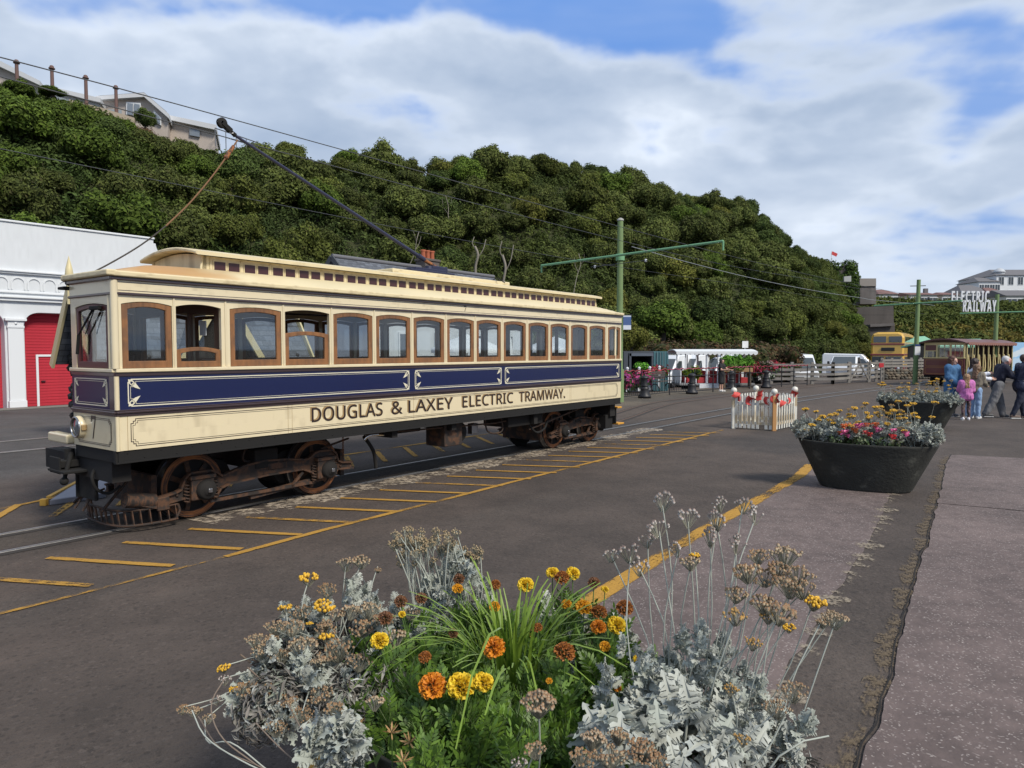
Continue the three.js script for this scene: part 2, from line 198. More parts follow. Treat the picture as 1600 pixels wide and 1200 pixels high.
// worn yellow paint
const wearTex = grayTex(1024, (u, v) => { const f = fbA(u * 7, v * 2), c = fbC(u * 7, v), g = fbA(u, 0.4), e = Math.min(v, 1 - v); return sstep(0.37, 0.58, f * 0.42 + c * 0.22 + g * 0.62 - 0.12 + 0.12 * sstep(0, 0.2, e) - 0.06); });
const wornTex = grayTex(1024, (u, v) => { const f = fbB(u * 10, v), c = fbC(u * 8, v), g = fbA(u, 0.4); return sstep(0.54, 0.74, f * 0.5 + c * 0.3 + g * 0.5); });
const paintTex = colTex(512, (u, v) => { const f = 0.5 + 0.55 * fbC(u * 6, v) + 0.2 * fbA(u * 4, v); return [0.42 * f, 0.225 * f, 0.032 * f]; });
const paintMat = decal(wearTex, { map: paintTex }), wornMat = decal(wornTex, { map: paintTex });
{
  const mark = (pts, w, m, label, y = 0.0084) => top('road_marking', strip(pts.map(p => p.isVector3 ? [p.x, p.z] : p), w, 0.31).translate(0, y, 0), m, label, null, null, 'structure');
  mark(yellowPath, 0.17, paintMat, 'broad yellow line along the pavement edge between the planters', 0.0086);
  mark([tp(0.45, 1.1), tp(1.6, 1.02), tp(3.5, 0.98), tp(5, 0.92), tp(9, 0.86), tp(13.3, 0.8)], 0.085, paintMat, 'worn yellow line bounding the hatched strip beside the tram');
  mark([tp(-2.2, 1.12), tp(-1, 1.14), tp(0.45, 1.1)], 0.05, wornMat, 'faded yellow line at the near end of the hatched strip');
  for (let i = -4; i < 19; i++) { const u0 = 0.12 + i * 0.665; mark([tp(u0 - 0.02, -0.14), tp(u0 + 0.26, 0.42), tp(u0 + 0.56, 1.0)], 0.085, i % 4 === 2 || i < -1 ? wornMat : paintMat, i < 2 ? 'yellow hatch bar painted by the near bogie of the cream tram' : 'yellow hatch bar painted on the asphalt beside the cream tram', 0.0104); }
  mark([tp(-3, -2.5), tp(-0.2, -2.82), tp(0.9, -3.2), tp(3, -3.1), tp(8, -3.1), tp(13, -3.12)], 0.10, paintMat, 'yellow line on the far side of the tram track');
  for (let i = -3; i < 18; i++) { const u0 = 0.1 + i * 0.72; mark([tp(u0, -1.92), tp(u0 + 0.72, -2.96)], 0.10, i % 3 ? paintMat : wornMat, 'yellow hatch bar seen beneath and beyond the cream tram', 0.0104); }
}
// rails: steel heads with a dark flangeway
const steelTex = colTex(512, (u, v) => { const f = fbC(u, v), g = 0.16 + 0.16 * f; return [g * 1.0, g * 0.96, g * 0.92]; }, 1);
const railMat = new THREE.MeshStandardMaterial({ map: steelTex, metalness: 0.75, roughness: 0.38 }), rustRail = mat([0.085, 0.05, 0.032], 0.75), grooveMat = mat([0.010, 0.009, 0.008], 1);
function rail(path, bright, label, w = 0.05) {
  const xy = path.map(p => [p.x, p.z]), ps = [], cen = strip(xy, w), P = cen.attributes.position, I = [];
  const n = xy.length, verts = [], uvs = [];
  for (let i = 0; i < n; i++) { const L = [P.getX(2 * i), P.getZ(2 * i)], R = [P.getX(2 * i + 1), P.getZ(2 * i + 1)], s = cen.attributes.uv.getX(2 * i); verts.push(L[0], 0.0, L[1], L[0], 0.014, L[1], R[0], 0.014, R[1], R[0], 0.0, R[1]); uvs.push(s, 0, s, 0.1, s, 0.9, s, 1); if (i) for (let q = 0; q < 3; q++) { const a = 4 * (i - 1) + q, b = 4 * i + q; I.push(a, b, a + 1, a + 1, b, b + 1); } }
  const g = new THREE.BufferGeometry(); g.setAttribute('position', new THREE.Float32BufferAttribute(verts, 3)); g.setAttribute('uv', new THREE.Float32BufferAttribute(uvs, 2)); g.setIndex(I); g.computeVertexNormals();
  const t = thing('tram_rail', label, null); t.userData.kind = 'structure';
  part('rail_head', g, bright ? railMat : rustRail, t);
  part('flangeway', strip(xy.map((p, i) => [p[0] - NV.x * (w / 2 + 0.03), p[1] - NV.z * (w / 2 + 0.03)]), 0.05).translate(0, 0.0045, 0), grooveMat, t);
  part('rail_bed', strip(xy.map(p => [p[0] + NV.x * 0.06, p[1] + NV.z * 0.06]), 0.14).translate(0, 0.0040, 0), mat([0.028, 0.022, 0.018], 0.9), t);
}
const curve = (u) => 2.1 * sstep(14, 46, u) * clamp((u - 14) / 30) + (u > 46 ? (u - 46) * 0.16 : 0);
for (const [v0, lb] of [[-0.70, 'near rail of the track that the cream tram stands on'], [-1.46, 'far rail of the track that the cream tram stands on']]) { const P = []; for (let u = -14; u < 62; u += u < 14 ? 2 : 1.2) P.push(tp(u, v0 + curve(u))); rail(P, true, lb); }
for (const [v0, lb] of [[-3.9, 'near rail of the second track towards the railings'], [-4.66, 'far rail of the second track towards the railings']]) { const P = []; for (let u = 11; u < 70; u += 1.2) P.push(tp(u, v0 + 0.8 * curve(u) + 2.0 * sstep(22, 11, u))); rail(P, false, lb); }
for (const [v0, lb] of [[-8.35, 'pale near line of rail crossing the road before the red depot doors'], [-10.2, 'pale far line of rail before the red depot doors']]) { const P = []; for (let u = -16; u < 6; u += 2) P.push(tp(u, v0)); rail(P, true, lb, 0.09); }
// ================================================================ HILLSIDE AND ITS WOOD
function leafCloud(n, blobs, size, seed, pal, core, aspect = 0.55, up = 0.25, fuzz = 0.8) {           // n folded leaf clumps over lumpy shells, tone varies leaf by leaf
  const r = rng(seed), P = new Float32Array(n * 12), C = new Float32Array(n * 12), I = new Uint32Array(n * 6); const d = V3(), a = V3(), b = V3(), nn = V3(), q = V3();
  for (let i = 0; i < n; i++) {
    let B, ok = 0, tries = 0; do { B = blobs[(r() * blobs.length) | 0]; const cz = r() * 2 - 1, ph = r() * 6.283, s = Math.sqrt(1 - cz * cz); d.set(s * Math.cos(ph), cz * 0.9 + up * r(), s * Math.sin(ph)).normalize(); q.set(B[0], B[1], B[2]).addScaledVector(d, B[3] * (fuzz + (1.36 - fuzz) * r() * r()));
      ok = 1; for (const o of blobs) if (o !== B && Math.hypot(q.x - o[0], q.y - o[1], q.z - o[2]) < o[3] * 0.72) { ok = 0; break; } } while (!ok && ++tries < 6);
    nn.copy(d).add(V3(r() - 0.5, r() - 0.35, r() - 0.5).multiplyScalar(1.15)).normalize(); a.set(r() - 0.5, r() - 0.5, r() - 0.5).cross(nn).normalize(); b.crossVectors(nn, a);
    const L = size * (0.6 + 0.8 * r()), w = L * aspect * (0.7 + 0.5 * r()), f = L * (0.15 + 0.2 * r()), k = i * 12;
    const v = [[-L, 0, 0], [0, -w, f], [0, w, f], [L, 0, -f * 0.4]]; for (let j = 0; j < 4; j++) { P[k + j * 3] = q.x + a.x * v[j][0] + b.x * v[j][1] + nn.x * v[j][2]; P[k + j * 3 + 1] = q.y + a.y * v[j][0] + b.y * v[j][1] + nn.y * v[j][2]; P[k + j * 3 + 2] = q.z + a.z * v[j][0] + b.z * v[j][1] + nn.z * v[j][2]; }
    const p = pal[Math.min(pal.length - 1, (r() * r() * pal.length) | 0)], t = 0.72 + 0.56 * r(), bt = 0.85 + 0.3 * ((B[4] ?? 0.5)); for (let j = 0; j < 4; j++) for (let c = 0; c < 3; c++) C[k + j * 3 + c] = p[c] * t * bt;
    I.set([i * 4, i * 4 + 1, i * 4 + 3, i * 4, i * 4 + 3, i * 4 + 2], i * 6);
  }
  let g = new THREE.BufferGeometry(); g.setAttribute('position', new THREE.BufferAttribute(P, 3)); g.setAttribute('color', new THREE.BufferAttribute(C, 3)); g.setIndex(new THREE.BufferAttribute(I, 1));
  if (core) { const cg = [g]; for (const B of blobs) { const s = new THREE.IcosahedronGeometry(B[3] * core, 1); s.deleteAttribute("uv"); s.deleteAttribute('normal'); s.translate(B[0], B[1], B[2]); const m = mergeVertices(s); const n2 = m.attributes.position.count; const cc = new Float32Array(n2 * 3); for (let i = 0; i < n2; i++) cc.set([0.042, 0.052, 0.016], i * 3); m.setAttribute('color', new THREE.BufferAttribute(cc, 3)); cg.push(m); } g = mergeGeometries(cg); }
  g.computeVertexNormals(); return g;
}
const leafM = (c, tr = 0.25) => new THREE.MeshPhysicalMaterial({ vertexColors: true, color: L3(...c), roughness: 0.9, specularIntensity: 0.25, side: THREE.DoubleSide, transmission: tr, thickness: 0 });
const woodPal = [[0.080, 0.100, 0.025], [0.094, 0.112, 0.028], [0.066, 0.084, 0.023], [0.108, 0.128, 0.036], [0.108, 0.106, 0.042]];
const treeMats = [leafM([1, 1, 1]), leafM([1.05, 1.02, 0.85]), leafM([0.72, 0.86, 0.85]), leafM([1.05, 1.3, 0.8]), leafM([1.3, 1.12, 0.9])];
const treeTone = treeMats.map(m => [0.9, 1.08, 1.22, 1.42].map(k => { const c = m.clone(); c.color.multiplyScalar(k); return c; })), crownG = [], darkBark = mat([0.07, 0.058, 0.045], 0.95), paleBark = mat([0.21, 0.19, 0.155], 0.9);
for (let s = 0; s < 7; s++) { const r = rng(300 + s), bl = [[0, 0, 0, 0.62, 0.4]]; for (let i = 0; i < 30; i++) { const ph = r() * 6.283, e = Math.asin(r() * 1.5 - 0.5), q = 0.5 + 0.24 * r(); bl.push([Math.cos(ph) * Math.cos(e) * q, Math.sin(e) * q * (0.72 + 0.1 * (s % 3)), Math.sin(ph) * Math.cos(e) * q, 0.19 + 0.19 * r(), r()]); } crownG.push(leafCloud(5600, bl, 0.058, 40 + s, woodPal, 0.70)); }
const trunkG = merge([rod([0, -1.9, 0], [0.05, -0.5, 0.03], 0.11, 0.075, 6), rod([0.05, -0.5, 0.03], [-0.25, 0.35, 0.2], 0.06, 0.02, 5), rod([0.05, -0.5, 0.03], [0.35, 0.4, -0.15], 0.06, 0.02, 5)]);
const prj = (p) => { const y = p.y - EYE, f = -p.z * cp - y * sp, u = y * cp - p.z * sp; return [800 + FPX * p.x / f, 600 - FPX * u / f]; };
const SKL = [[-600, 20], [-90, 100], [0, 128], [60, 140], [110, 152], [200, 192], [260, 205], [330, 214], [400, 222], [440, 216], [470, 216], [500, 236], [540, 226], [600, 232], [640, 238], [690, 246], [740, 230], [800, 224], [850, 232], [890, 250], [940, 246], [1000, 262], [1040, 285], [1062, 302], [1085, 292], [1125, 291], [1165, 312], [1190, 336], [1230, 372], [1262, 398], [1285, 415], [1300, 462], [1340, 476], [1362, 520], [1400, 540]];
function skyline(x) { for (let i = 1; i < SKL.length; i++) if (x < SKL[i][0]) return lerp(SKL[i - 1][1], SKL[i][1], (x - SKL[i - 1][0]) / (SKL[i][0] - SKL[i - 1][0])); return 520; }
// the slope: foot line, ridge line and the rise between them
const HC = [ // foot px, foot depth, ridge px, ridge py, ridge depth, tree height at the ridge
  [-520, 28, -520, 40, 46, 2], [-120, 35, -90, 105, 54, 2], [60, 40, 60, 147, 60, 0.6], [200, 44, 200, 196, 64, 0.8], [330, 48, 330, 222, 68, 2.5], [480, 52, 470, 236, 74, 3], [640, 56, 620, 246, 80, 3],
  [800, 60, 790, 232, 86, 3.2], [930, 63, 900, 250, 90, 3.2], [1040, 66, 1000, 268, 94, 3], [1130, 68, 1090, 296, 98, 3], [1230, 70, 1170, 322, 102, 2.8], [1310, 72, 1240, 388, 106, 2], [1344, 76, 1282, 416, 107, 0.6], [1348, 92, 1306, 474, 106, 0.2]];
const footP = HC.map(c => at(c[0], HORIZON, c[1]).setY(0)), ridgeP = HC.map(c => { const p = at(c[2], c[3], c[4]); p.y -= c[5]; return p; });
const footC = new THREE.CatmullRomCurve3(footP), ridgeC = new THREE.CatmullRomCurve3(ridgeP);
const HN = HC.length - 1;
function hillAt(s, t, bump = 1) { const F = footC.getPoint(s), R = ridgeC.getPoint(s), p = F.clone().lerp(R, t); const e = t < 1 ? lerp(t, Math.sin(t * Math.PI / 2), 0.75) : 1; p.y = lerp(-0.8, R.y, e);
  if (t > 1) { p.y = R.y + (t - 1) * 0.8; } const b = bump * 1.6 * Math.min(1, t * 3, Math.max(0, (1.05 - t) * 6)); p.y += b * fbm3(p.x * 0.09, 3, p.z * 0.09, 3) * 2; return p; }
{
  const S = 150, Tn = 44, P = [], I = [], C = [];
  for (let i = 0; i <= S; i++) for (let j = 0; j <= Tn; j++) { const t = j / Tn * 1.02, tt = j === Tn ? 3.2 : t, p = hillAt(i / S, tt); if (j === 0) p.y = -1.2; P.push(p.x, p.y, p.z); const k = 0.7 + 0.6 * (0.5 + fbm3(p.x * 0.3, p.y * 0.3, p.z * 0.3, 3)); C.push(0.036 * k, 0.042 * k, 0.014 * k); }
  for (let i = 0; i < S; i++) for (let j = 0; j < Tn; j++) { const a = i * (Tn + 1) + j, b = a + Tn + 1; I.push(a, b, a + 1, a + 1, b, b + 1); }
  const g = new THREE.BufferGeometry(); g.setAttribute('position', new THREE.Float32BufferAttribute(P, 3)); g.setAttribute('color', new THREE.Float32BufferAttribute(C, 3)); g.setIndex(I); g.computeVertexNormals();
  top('hillside', g, new THREE.MeshStandardMaterial({ vertexColors: true, roughness: 1, side: THREE.DoubleSide }), 'steep hillside covered with dense dark green wood', null, null, 'structure');
  // undergrowth between the trees
  const clump = leafCloud(64, [[0, 0, 0, 0.36, 0.5], [0.25, 0.05, 0.1, 0.25, 0.3], [-0.2, 0.1, -0.15, 0.25, 0.8]], 0.085, 9, woodPal, 0), N = 10000, im = new THREE.InstancedMesh(clump, treeMats[0], N), r = rng(17), m = new THREE.Matrix4(), col = new THREE.Color();
  for (let i = 0; i < N; i++) { const s = r(), t = Math.pow(r(), 1.1), p = hillAt(s, t), sc = 0.9 + 1.0 * r(); let hy = 0.1 + 0.8 * r(); const w0 = prj(V3(p.x, p.y + hy + 0.5, p.z)); if (w0[1] < skyline(w0[0]) || w0[0] > 1345) hy = 0.1; m.compose(V3(p.x, p.y + hy, p.z), new THREE.Quaternion().setFromEuler(new THREE.Euler(r() * 0.8, r() * 6.3, r() * 0.8)), V3(sc, sc * 0.9, sc)); im.setMatrixAt(i, m); const br = fbm3(p.x * 0.08, 8, p.z * 0.08 + p.y * 0.05, 3); const gr = s < 0.3 ? 1.5 : 1.0; col.setRGB(0.92 + 0.7 * br, (1.0 + br * 0.5) * (0.85 + 0.15 * gr), 0.95); im.setColorAt(i, col); }
  im.name = 'undergrowth'; im.castShadow = im.receiveShadow = true; tag(im, 'low green shrubs and brambles filling gaps on the hillside', null, null, 'stuff'); scene.add(im);
}
const protoTree = (() => { const t = thing('hillside_tree', 'round dark green tree of the dense wood on the hillside', 'tree', [0, 0, 0], 0, 'trees of the hillside wood'); part('crown', crownG[0], treeMats[0], t); part('trunk', trunkG, darkBark, t); return t; })();
let protoUsed = false;
function tree(p, R, o = {}) { let t; if (!protoUsed && !o.label) { t = protoTree; protoUsed = true; } else { t = protoTree.clone(); t.name = numbered('hillside_tree'); t.userData = { ...protoTree.userData }; scene.add(t); }
  t.children[0].geometry = crownG[o.v ?? 0]; t.children[0].material = treeTone[o.m ?? 0][Math.floor(Math.abs(p.x * 7.3 + p.z * 3.1)) % 4]; t.position.copy(p); t.rotation.y = o.ry ?? 0; t.scale.set(R, R * (o.sy ?? 0.95), R); if (o.kindLabel) { t.userData.label = o.kindLabel; t.userData.group = o.kindLabel.replace(' tree', ' trees'); } if (o.label) { t.userData = { label: o.label, category: o.cat || 'tree' }; } return t; }
{
  const r = rng(88), pts = []; let n = 0;
  for (let k = 0; k < 9000 && n < 285; k++) { const s = r(), t = Math.pow(r(), 0.85) * 1.01; const c = s * HN; if (c < 4.2 && t > 0.86) continue; if (c > 12.6 && t > 0.7) continue; const p = hillAt(s, t); let R = (c > 11.6 ? 1.0 : 1.5) + 1.25 * r() * (c > 11 ? 0.6 : 1); const over = (RR) => { const w = prj(V3(p.x, p.y + RR * 1.45, p.z)); return skyline(w[0]) - w[1] > 2; }; const w0 = prj(V3(p.x, p.y, p.z)); if (w0[0] + R * 1110 / -p.z > 1366) continue; if (over(R)) R *= 0.7; if (over(R)) { R *= 0.7; if (over(R)) continue; } let ok = true; for (const q of pts) if ((q[0] - p.x) ** 2 + (q[1] - p.z) ** 2 + (q[3] - p.y) ** 2 < ((q[2] + R) * 0.58) ** 2) { ok = false; break; } if (!ok) continue; pts.push([p.x, p.z, R, p.y]); n++;
    const z = fbm3(p.x * 0.07, 4, p.z * 0.07, 2) + (r() - 0.5) * 0.5; const m = c < 3.2 && r() < 0.55 ? 3 : z > 0.26 ? 1 : z < -0.22 ? 2 : z > 0.17 && r() < 0.5 ? 4 : r() < 0.10 ? 3 : 0;
    const zone = (t > 0.8 ? 'along the ridge' : t > 0.4 ? 'halfway up the slope' : 'low on the slope') + (c < 3 ? ' above the white depot' : c < 5.5 ? ' left of the pole head' : c < 8.2 ? ' above the cottage' : c < 10.5 ? ' right of the crossarm' : ' towards the yellow bus'); const hue = ['dark green', 'olive green', 'deep green', 'bright green', 'brownish green'][m]; tree(V3(p.x, p.y + R * 0.62, p.z), R, { kindLabel: hue + ' tree ' + zone, v: (r() * 7) | 0, m, ry: r() * 6.3, sy: 0.85 + 0.3 * r() }); }
  // trees and shrubs one can tell apart
  const one = (px, py, depth, R, o) => tree(at(px, py, depth), R, o);
  one(452, 241, 73, 1.7, { v: 1, m: 1, label: 'small ragged tree standing up from the skyline right of the trolley pole head' });
  one(546, 254, 78, 1.9, { v: 2, m: 3, label: 'rounded green treetop on the skyline left of the dip in the ridge', sy: 0.8 });
  one(598, 256, 79, 1.5, { v: 3, m: 1, label: 'small rounded treetop on the skyline in the middle of the ridge', sy: 0.9 });
  one(1035, 500, 60, 2.6, { v: 4, m: 3, label: 'bright green bushy tree low behind the rear end of the cream tram', sy: 0.8 });
  one(226, 187, 62, 1.0, { v: 5, m: 2, label: 'small dark bush against the gable of the clifftop bungalow', cat: 'bush', sy: 1.1 });
  one(80, 144, 58.5, 1.1, { v: 6, m: 3, label: 'green bush at the foot of the second rusty clifftop post', cat: 'bush', sy: 0.5 });
  one(30, 142, 56, 1.3, { v: 2, m: 3, label: 'bright green bush at the foot of the leftmost clifftop post', cat: 'bush', sy: 0.7 });
  one(985, 530, 50, 1.35, { v: 0, m: 4, label: 'yellowish green shrub behind the dark container', cat: 'shrub', sy: 1.15 });
  for (const [px, py, L, lb] of [[788, 400, 3.2, 'bare dead tree with pale forked branches left of the catenary pole'], [745, 372, 2.2, 'bare pale sapling trunk right of the cottage chimney']]) { const t = thing('bare_tree', lb, 'tree', at(px, py + 45, 58)); t.updateMatrix();
    part('trunk', tube([[0, -2, 0], [-0.1, 0, 0], [0.1, L * 0.45, 0.1], [-0.15, L * 0.75, 0]], 0.11, 6), paleBark, t); part('branch', tube([[0.05, L * 0.3, 0.1], [0.5, L * 0.6, 0.2], [0.75, L, 0.1]], 0.04, 5), paleBark, t); part('branch', tube([[-0.1, L * 0.65, 0], [-0.35, L * 0.85, 0.1], [-0.2, L * 1.1, 0]], 0.035, 5), paleBark, t); }
  { const bx = [[95, 205, 55.5], [650, 385, 57], [905, 420, 65], [700, 330, 69]], w = ['above the white depot', 'close to the trolley pole base', 'just left of the catenary pole', 'high above the cottage']; bx.forEach(([px, py, D], i) => { const t = thing('bare_branch', 'pale bare branches poking out of the wood ' + w[i], 'branch', at(px, py, D), i * 1.3), k = 0.7 + 0.5 * Math.abs(Math.sin(i * 2.7)); part('limb', tube([[0, -2.5, -1.2], [0.1, -0.6, -0.2], [-0.1 * k, 0.5, 0.1], [0.15, 1.3 * k, 0.2]], 0.032, 5), paleBark, t); part('twig', tube([[0.05, -0.3, -0.1], [0.45, 0.35, 0.1], [0.55, 0.95 * k, 0.2]], 0.02, 4), paleBark, t); part('twig', tube([[-0.05, 0.3, 0.05], [-0.4, 0.7, 0.1], [-0.5, 1.2 * k, 0]], 0.016, 4), paleBark, t); }); }
  // russet hedge along the foot of the slope
  const hg = thing('hedge', 'low russet brown hedge at the foot of the slope behind the parked vans', 'hedge'); const bl = []; for (let i = 0; i < 46; i++) { const p = at(985 + i * 5.6, 566, 56 + 4 * Math.sin(i * 0.5)); bl.push([p.x, 1.3 + 0.4 * Math.sin(i * 1.7) - i * 0.004, p.z, 1.0 + 0.25 * Math.sin(i * 2.9), 0.5 + 0.5 * Math.sin(i * 3.3)]); }
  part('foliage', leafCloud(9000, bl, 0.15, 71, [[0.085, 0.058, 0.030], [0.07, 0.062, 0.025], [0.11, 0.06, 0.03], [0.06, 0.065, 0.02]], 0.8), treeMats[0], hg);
}
// ================================================================ BUILDINGS
const plaster = (c, seed, rep = 0.3) => { const f = tileFbm(seed, 6, 5); return new THREE.MeshStandardMaterial({ map: colTex(256, (u, v) => { const k = 0.92 + 0.16 * f(u, v) - 0.34 * Math.max(0, f(u * 5, v) * 0.5 + f(u, v) * 0.5 - 0.5); return c.map(q => q * k); }, rep), roughness: 0.85, side: THREE.DoubleSide }); };
const whiteWall = plaster([0.60, 0.625, 0.645], 201), glassDark = new THREE.MeshStandardMaterial({ color: L3(0.05, 0.06, 0.07), roughness: 0.06, metalness: 0.0, side: THREE.DoubleSide }), trimWhite = mat([0.64, 0.66, 0.675], 0.6), redDoor = plaster([0.42, 0.020, 0.036], 203), blackIron = mat([0.014, 0.014, 0.016], 0.5);
const slateTex = (() => { const r = rng(6), tone = Array.from({ length: 400 }, () => 0.7 + 0.6 * r()); return colTex(512, (u, v) => { const row = Math.floor(v * 20), o = row % 2 ? 0.5 : 0, cx = u * 14 + o, c = ((Math.floor(cx) % 14) + 14) % 14, fx = cx - Math.floor(cx), fy = v * 20 - row, e = fy < 0.12 || fx < 0.06 ? 0.45 : 1, k = tone[row * 14 + c] * e * (0.8 + 0.4 * fbC(u, v)); return [0.095 * k, 0.105 * k, 0.125 * k]; }, 1 / 3); })();
const slateMat = new THREE.MeshStandardMaterial({ map: slateTex, roughness: 0.75, side: THREE.DoubleSide });
function uvPlane(g, s = 1) { return boxUv(g); }
function roofSheet(a, b, c, d, th = 0.12) {                // thick roof slope through four corners (eave a-b, ridge c-d above b, a)
  const n = b.clone().sub(a).cross(d.clone().sub(a)).normalize(), g = new THREE.BufferGeometry(), q = [a, b, c, d], lo = q.map(p => p.clone().addScaledVector(n, n.y > 0 ? -th : th)); const P = [], U = []; const w = a.distanceTo(b), h = a.distanceTo(d);
  const face = (p, uv) => { for (const k of [0, 1, 2, 0, 2, 3]) { P.push(p[k].x, p[k].y, p[k].z); U.push(...uv[k]); } };
  face(q, [[0, 0], [w, 0], [w, h], [0, h]]); face([...lo].reverse(), [[0, 0], [w, 0], [w, h], [0, h]]); for (let i = 0; i < 4; i++) { const j = (i + 1) % 4; face([q[i], lo[i], lo[j], q[j]], [[0, 0], [0, th], [1, th], [1, 0]]); }
  g.setAttribute('position', new THREE.Float32BufferAttribute(P, 3)); g.setAttribute('uv', new THREE.Float32BufferAttribute(U, 2)); g.computeVertexNormals(); return g; }
// ---- white depot with red doors
{
  const t = thing('tram_depot', 'long white depot building with arched bays and red plank doors', 'building', tp(0, -19.7), PSI), sh = new THREE.Shape(), h = 3.13, cr = 0.5;
  sh.moveTo(-10.6, 0); const bays = [[-8.6, -4.5], [-4.05, 0.05], [0.5, 5.1 - 0.05], [5.6, 9.6]];
  sh.lineTo(-10.6, 6); sh.lineTo(9.85, 6); sh.lineTo(9.85, 5.86); sh.lineTo(9.93, 5.86); sh.quadraticCurveTo(9.98, 5.42, 10.4, 5.36); sh.lineTo(10.42, 5.18); sh.lineTo(10.6, 5.1); sh.lineTo(10.6, 0);
  for (const [a, b] of bays.slice().reverse()) { sh.lineTo(b, 0); sh.lineTo(b, h - cr); sh.quadraticCurveTo(b, h, b - cr, h); sh.lineTo(a + cr, h); sh.quadraticCurveTo(a, h, a, h - cr); sh.lineTo(a, 0); } sh.closePath();
  part('wall', boxUv(ext(sh, 0.45, 0.01)).translate(0, 0, -0.45), whiteWall, t);
  part('side_wall', [box(10.35, 10.59, 0, 5.0, -16, -0.46), box(-10.6, -10.36, 0, 5.0, -16, -0.46), box(-10.6, 10.59, 0, 5, -16.2, -16.01)], whiteWall, t);
  part('roof', box(-10.7, 10.7, 5.0, 5.12, -16.3, -0.46), slateMat, t);
  part('coping', box(-10.7, 9.88, 6.0, 6.07, -0.5, 0.05, 0.02), trimWhite, t);
  for (const [y0, y1, z] of [[3.48, 3.58, 0.10], [3.58, 3.64, 0.16], [3.74, 3.80, 0.06], [4.36, 4.42, 0.08], [4.42, 4.47, 0.13]]) part('cornice', box(-10.7, 10.66, y0, y1, -0.01, z, 0.012), trimWhite, t);
  for (let i = 0; i < 34; i++) { const x = -5 + i * 0.455, s = new THREE.Shape(); s.moveTo(x - 0.2, 3.86); s.lineTo(x - 0.2, 4.06); s.absarc(x, 4.06, 0.2, Math.PI, 0, true); s.lineTo(x + 0.2, 3.86); s.lineTo(x + 0.165, 3.86); s.lineTo(x + 0.165, 4.06); s.absarc(x, 4.06, 0.165, 0, Math.PI, false); s.lineTo(x - 0.165, 3.86); s.closePath(); part('blind_arch', ext(s, 0.03, 0, 8).translate(0, 0, 0.002), trimWhite, t); }
  for (const x of [-4.28, 0.27, 5.33, 10.1]) { const c = part('column', box(x - 0.22, x + 0.22, 0.26, 2.62, 0.0, 0.10, 0.012), trimWhite, t); part('plinth', box(x - 0.25, x + 0.25, 0, 0.26, 0.0, 0.14, 0.015), trimWhite, c);
    part('capital', [box(x - 0.24, x + 0.24, 2.62, 2.68, 0.0, 0.12), box(x - 0.22, x + 0.22, 2.68, 2.84, 0.0, 0.11), box(x - 0.30, x + 0.30, 2.84, 2.92, 0.0, 0.17, 0.01)], trimWhite, c); part('rosette', lathe([[0, 0.04], [0.03, 0.035], [0.05, 0.0]], 10).rotateX(Math.PI / 2).translate(x, 2.76, 0.11), trimWhite, c); }
  bays.forEach(([a, b], k) => { const d = part('door', box(a - 0.02, b + 0.02, 0, 3.2, -0.44, -0.40), redDoor, t); const pl = []; for (let y = 0.02; y < 3.1; y += 0.098) pl.push(box(a - 0.01, b + 0.01, y, y + 0.09, -0.40, -0.375, 0.006)); tag(part('plank', pl, redDoor, d), null, null, null, 'stuff');
    if (k === 3) { part('wicket_frame', [box(6.02, 6.09, 0, 1.68, -0.374, -0.34), box(7.3, 7.37, 0, 1.68, -0.374, -0.34), box(6.02, 7.37, 1.681, 1.75, -0.374, -0.34)], trimWhite, d); part('handle', box(6.16, 6.28, 0.84, 0.87, -0.374, -0.31), blackIron, d); } });
  part('step', box(-10.6, 10.6, 0.0, 0.05, 0.0, 0.5, 0.015).translate(0, 0, 0.15), mat([0.16, 0.15, 0.135], 0.9), t);
}
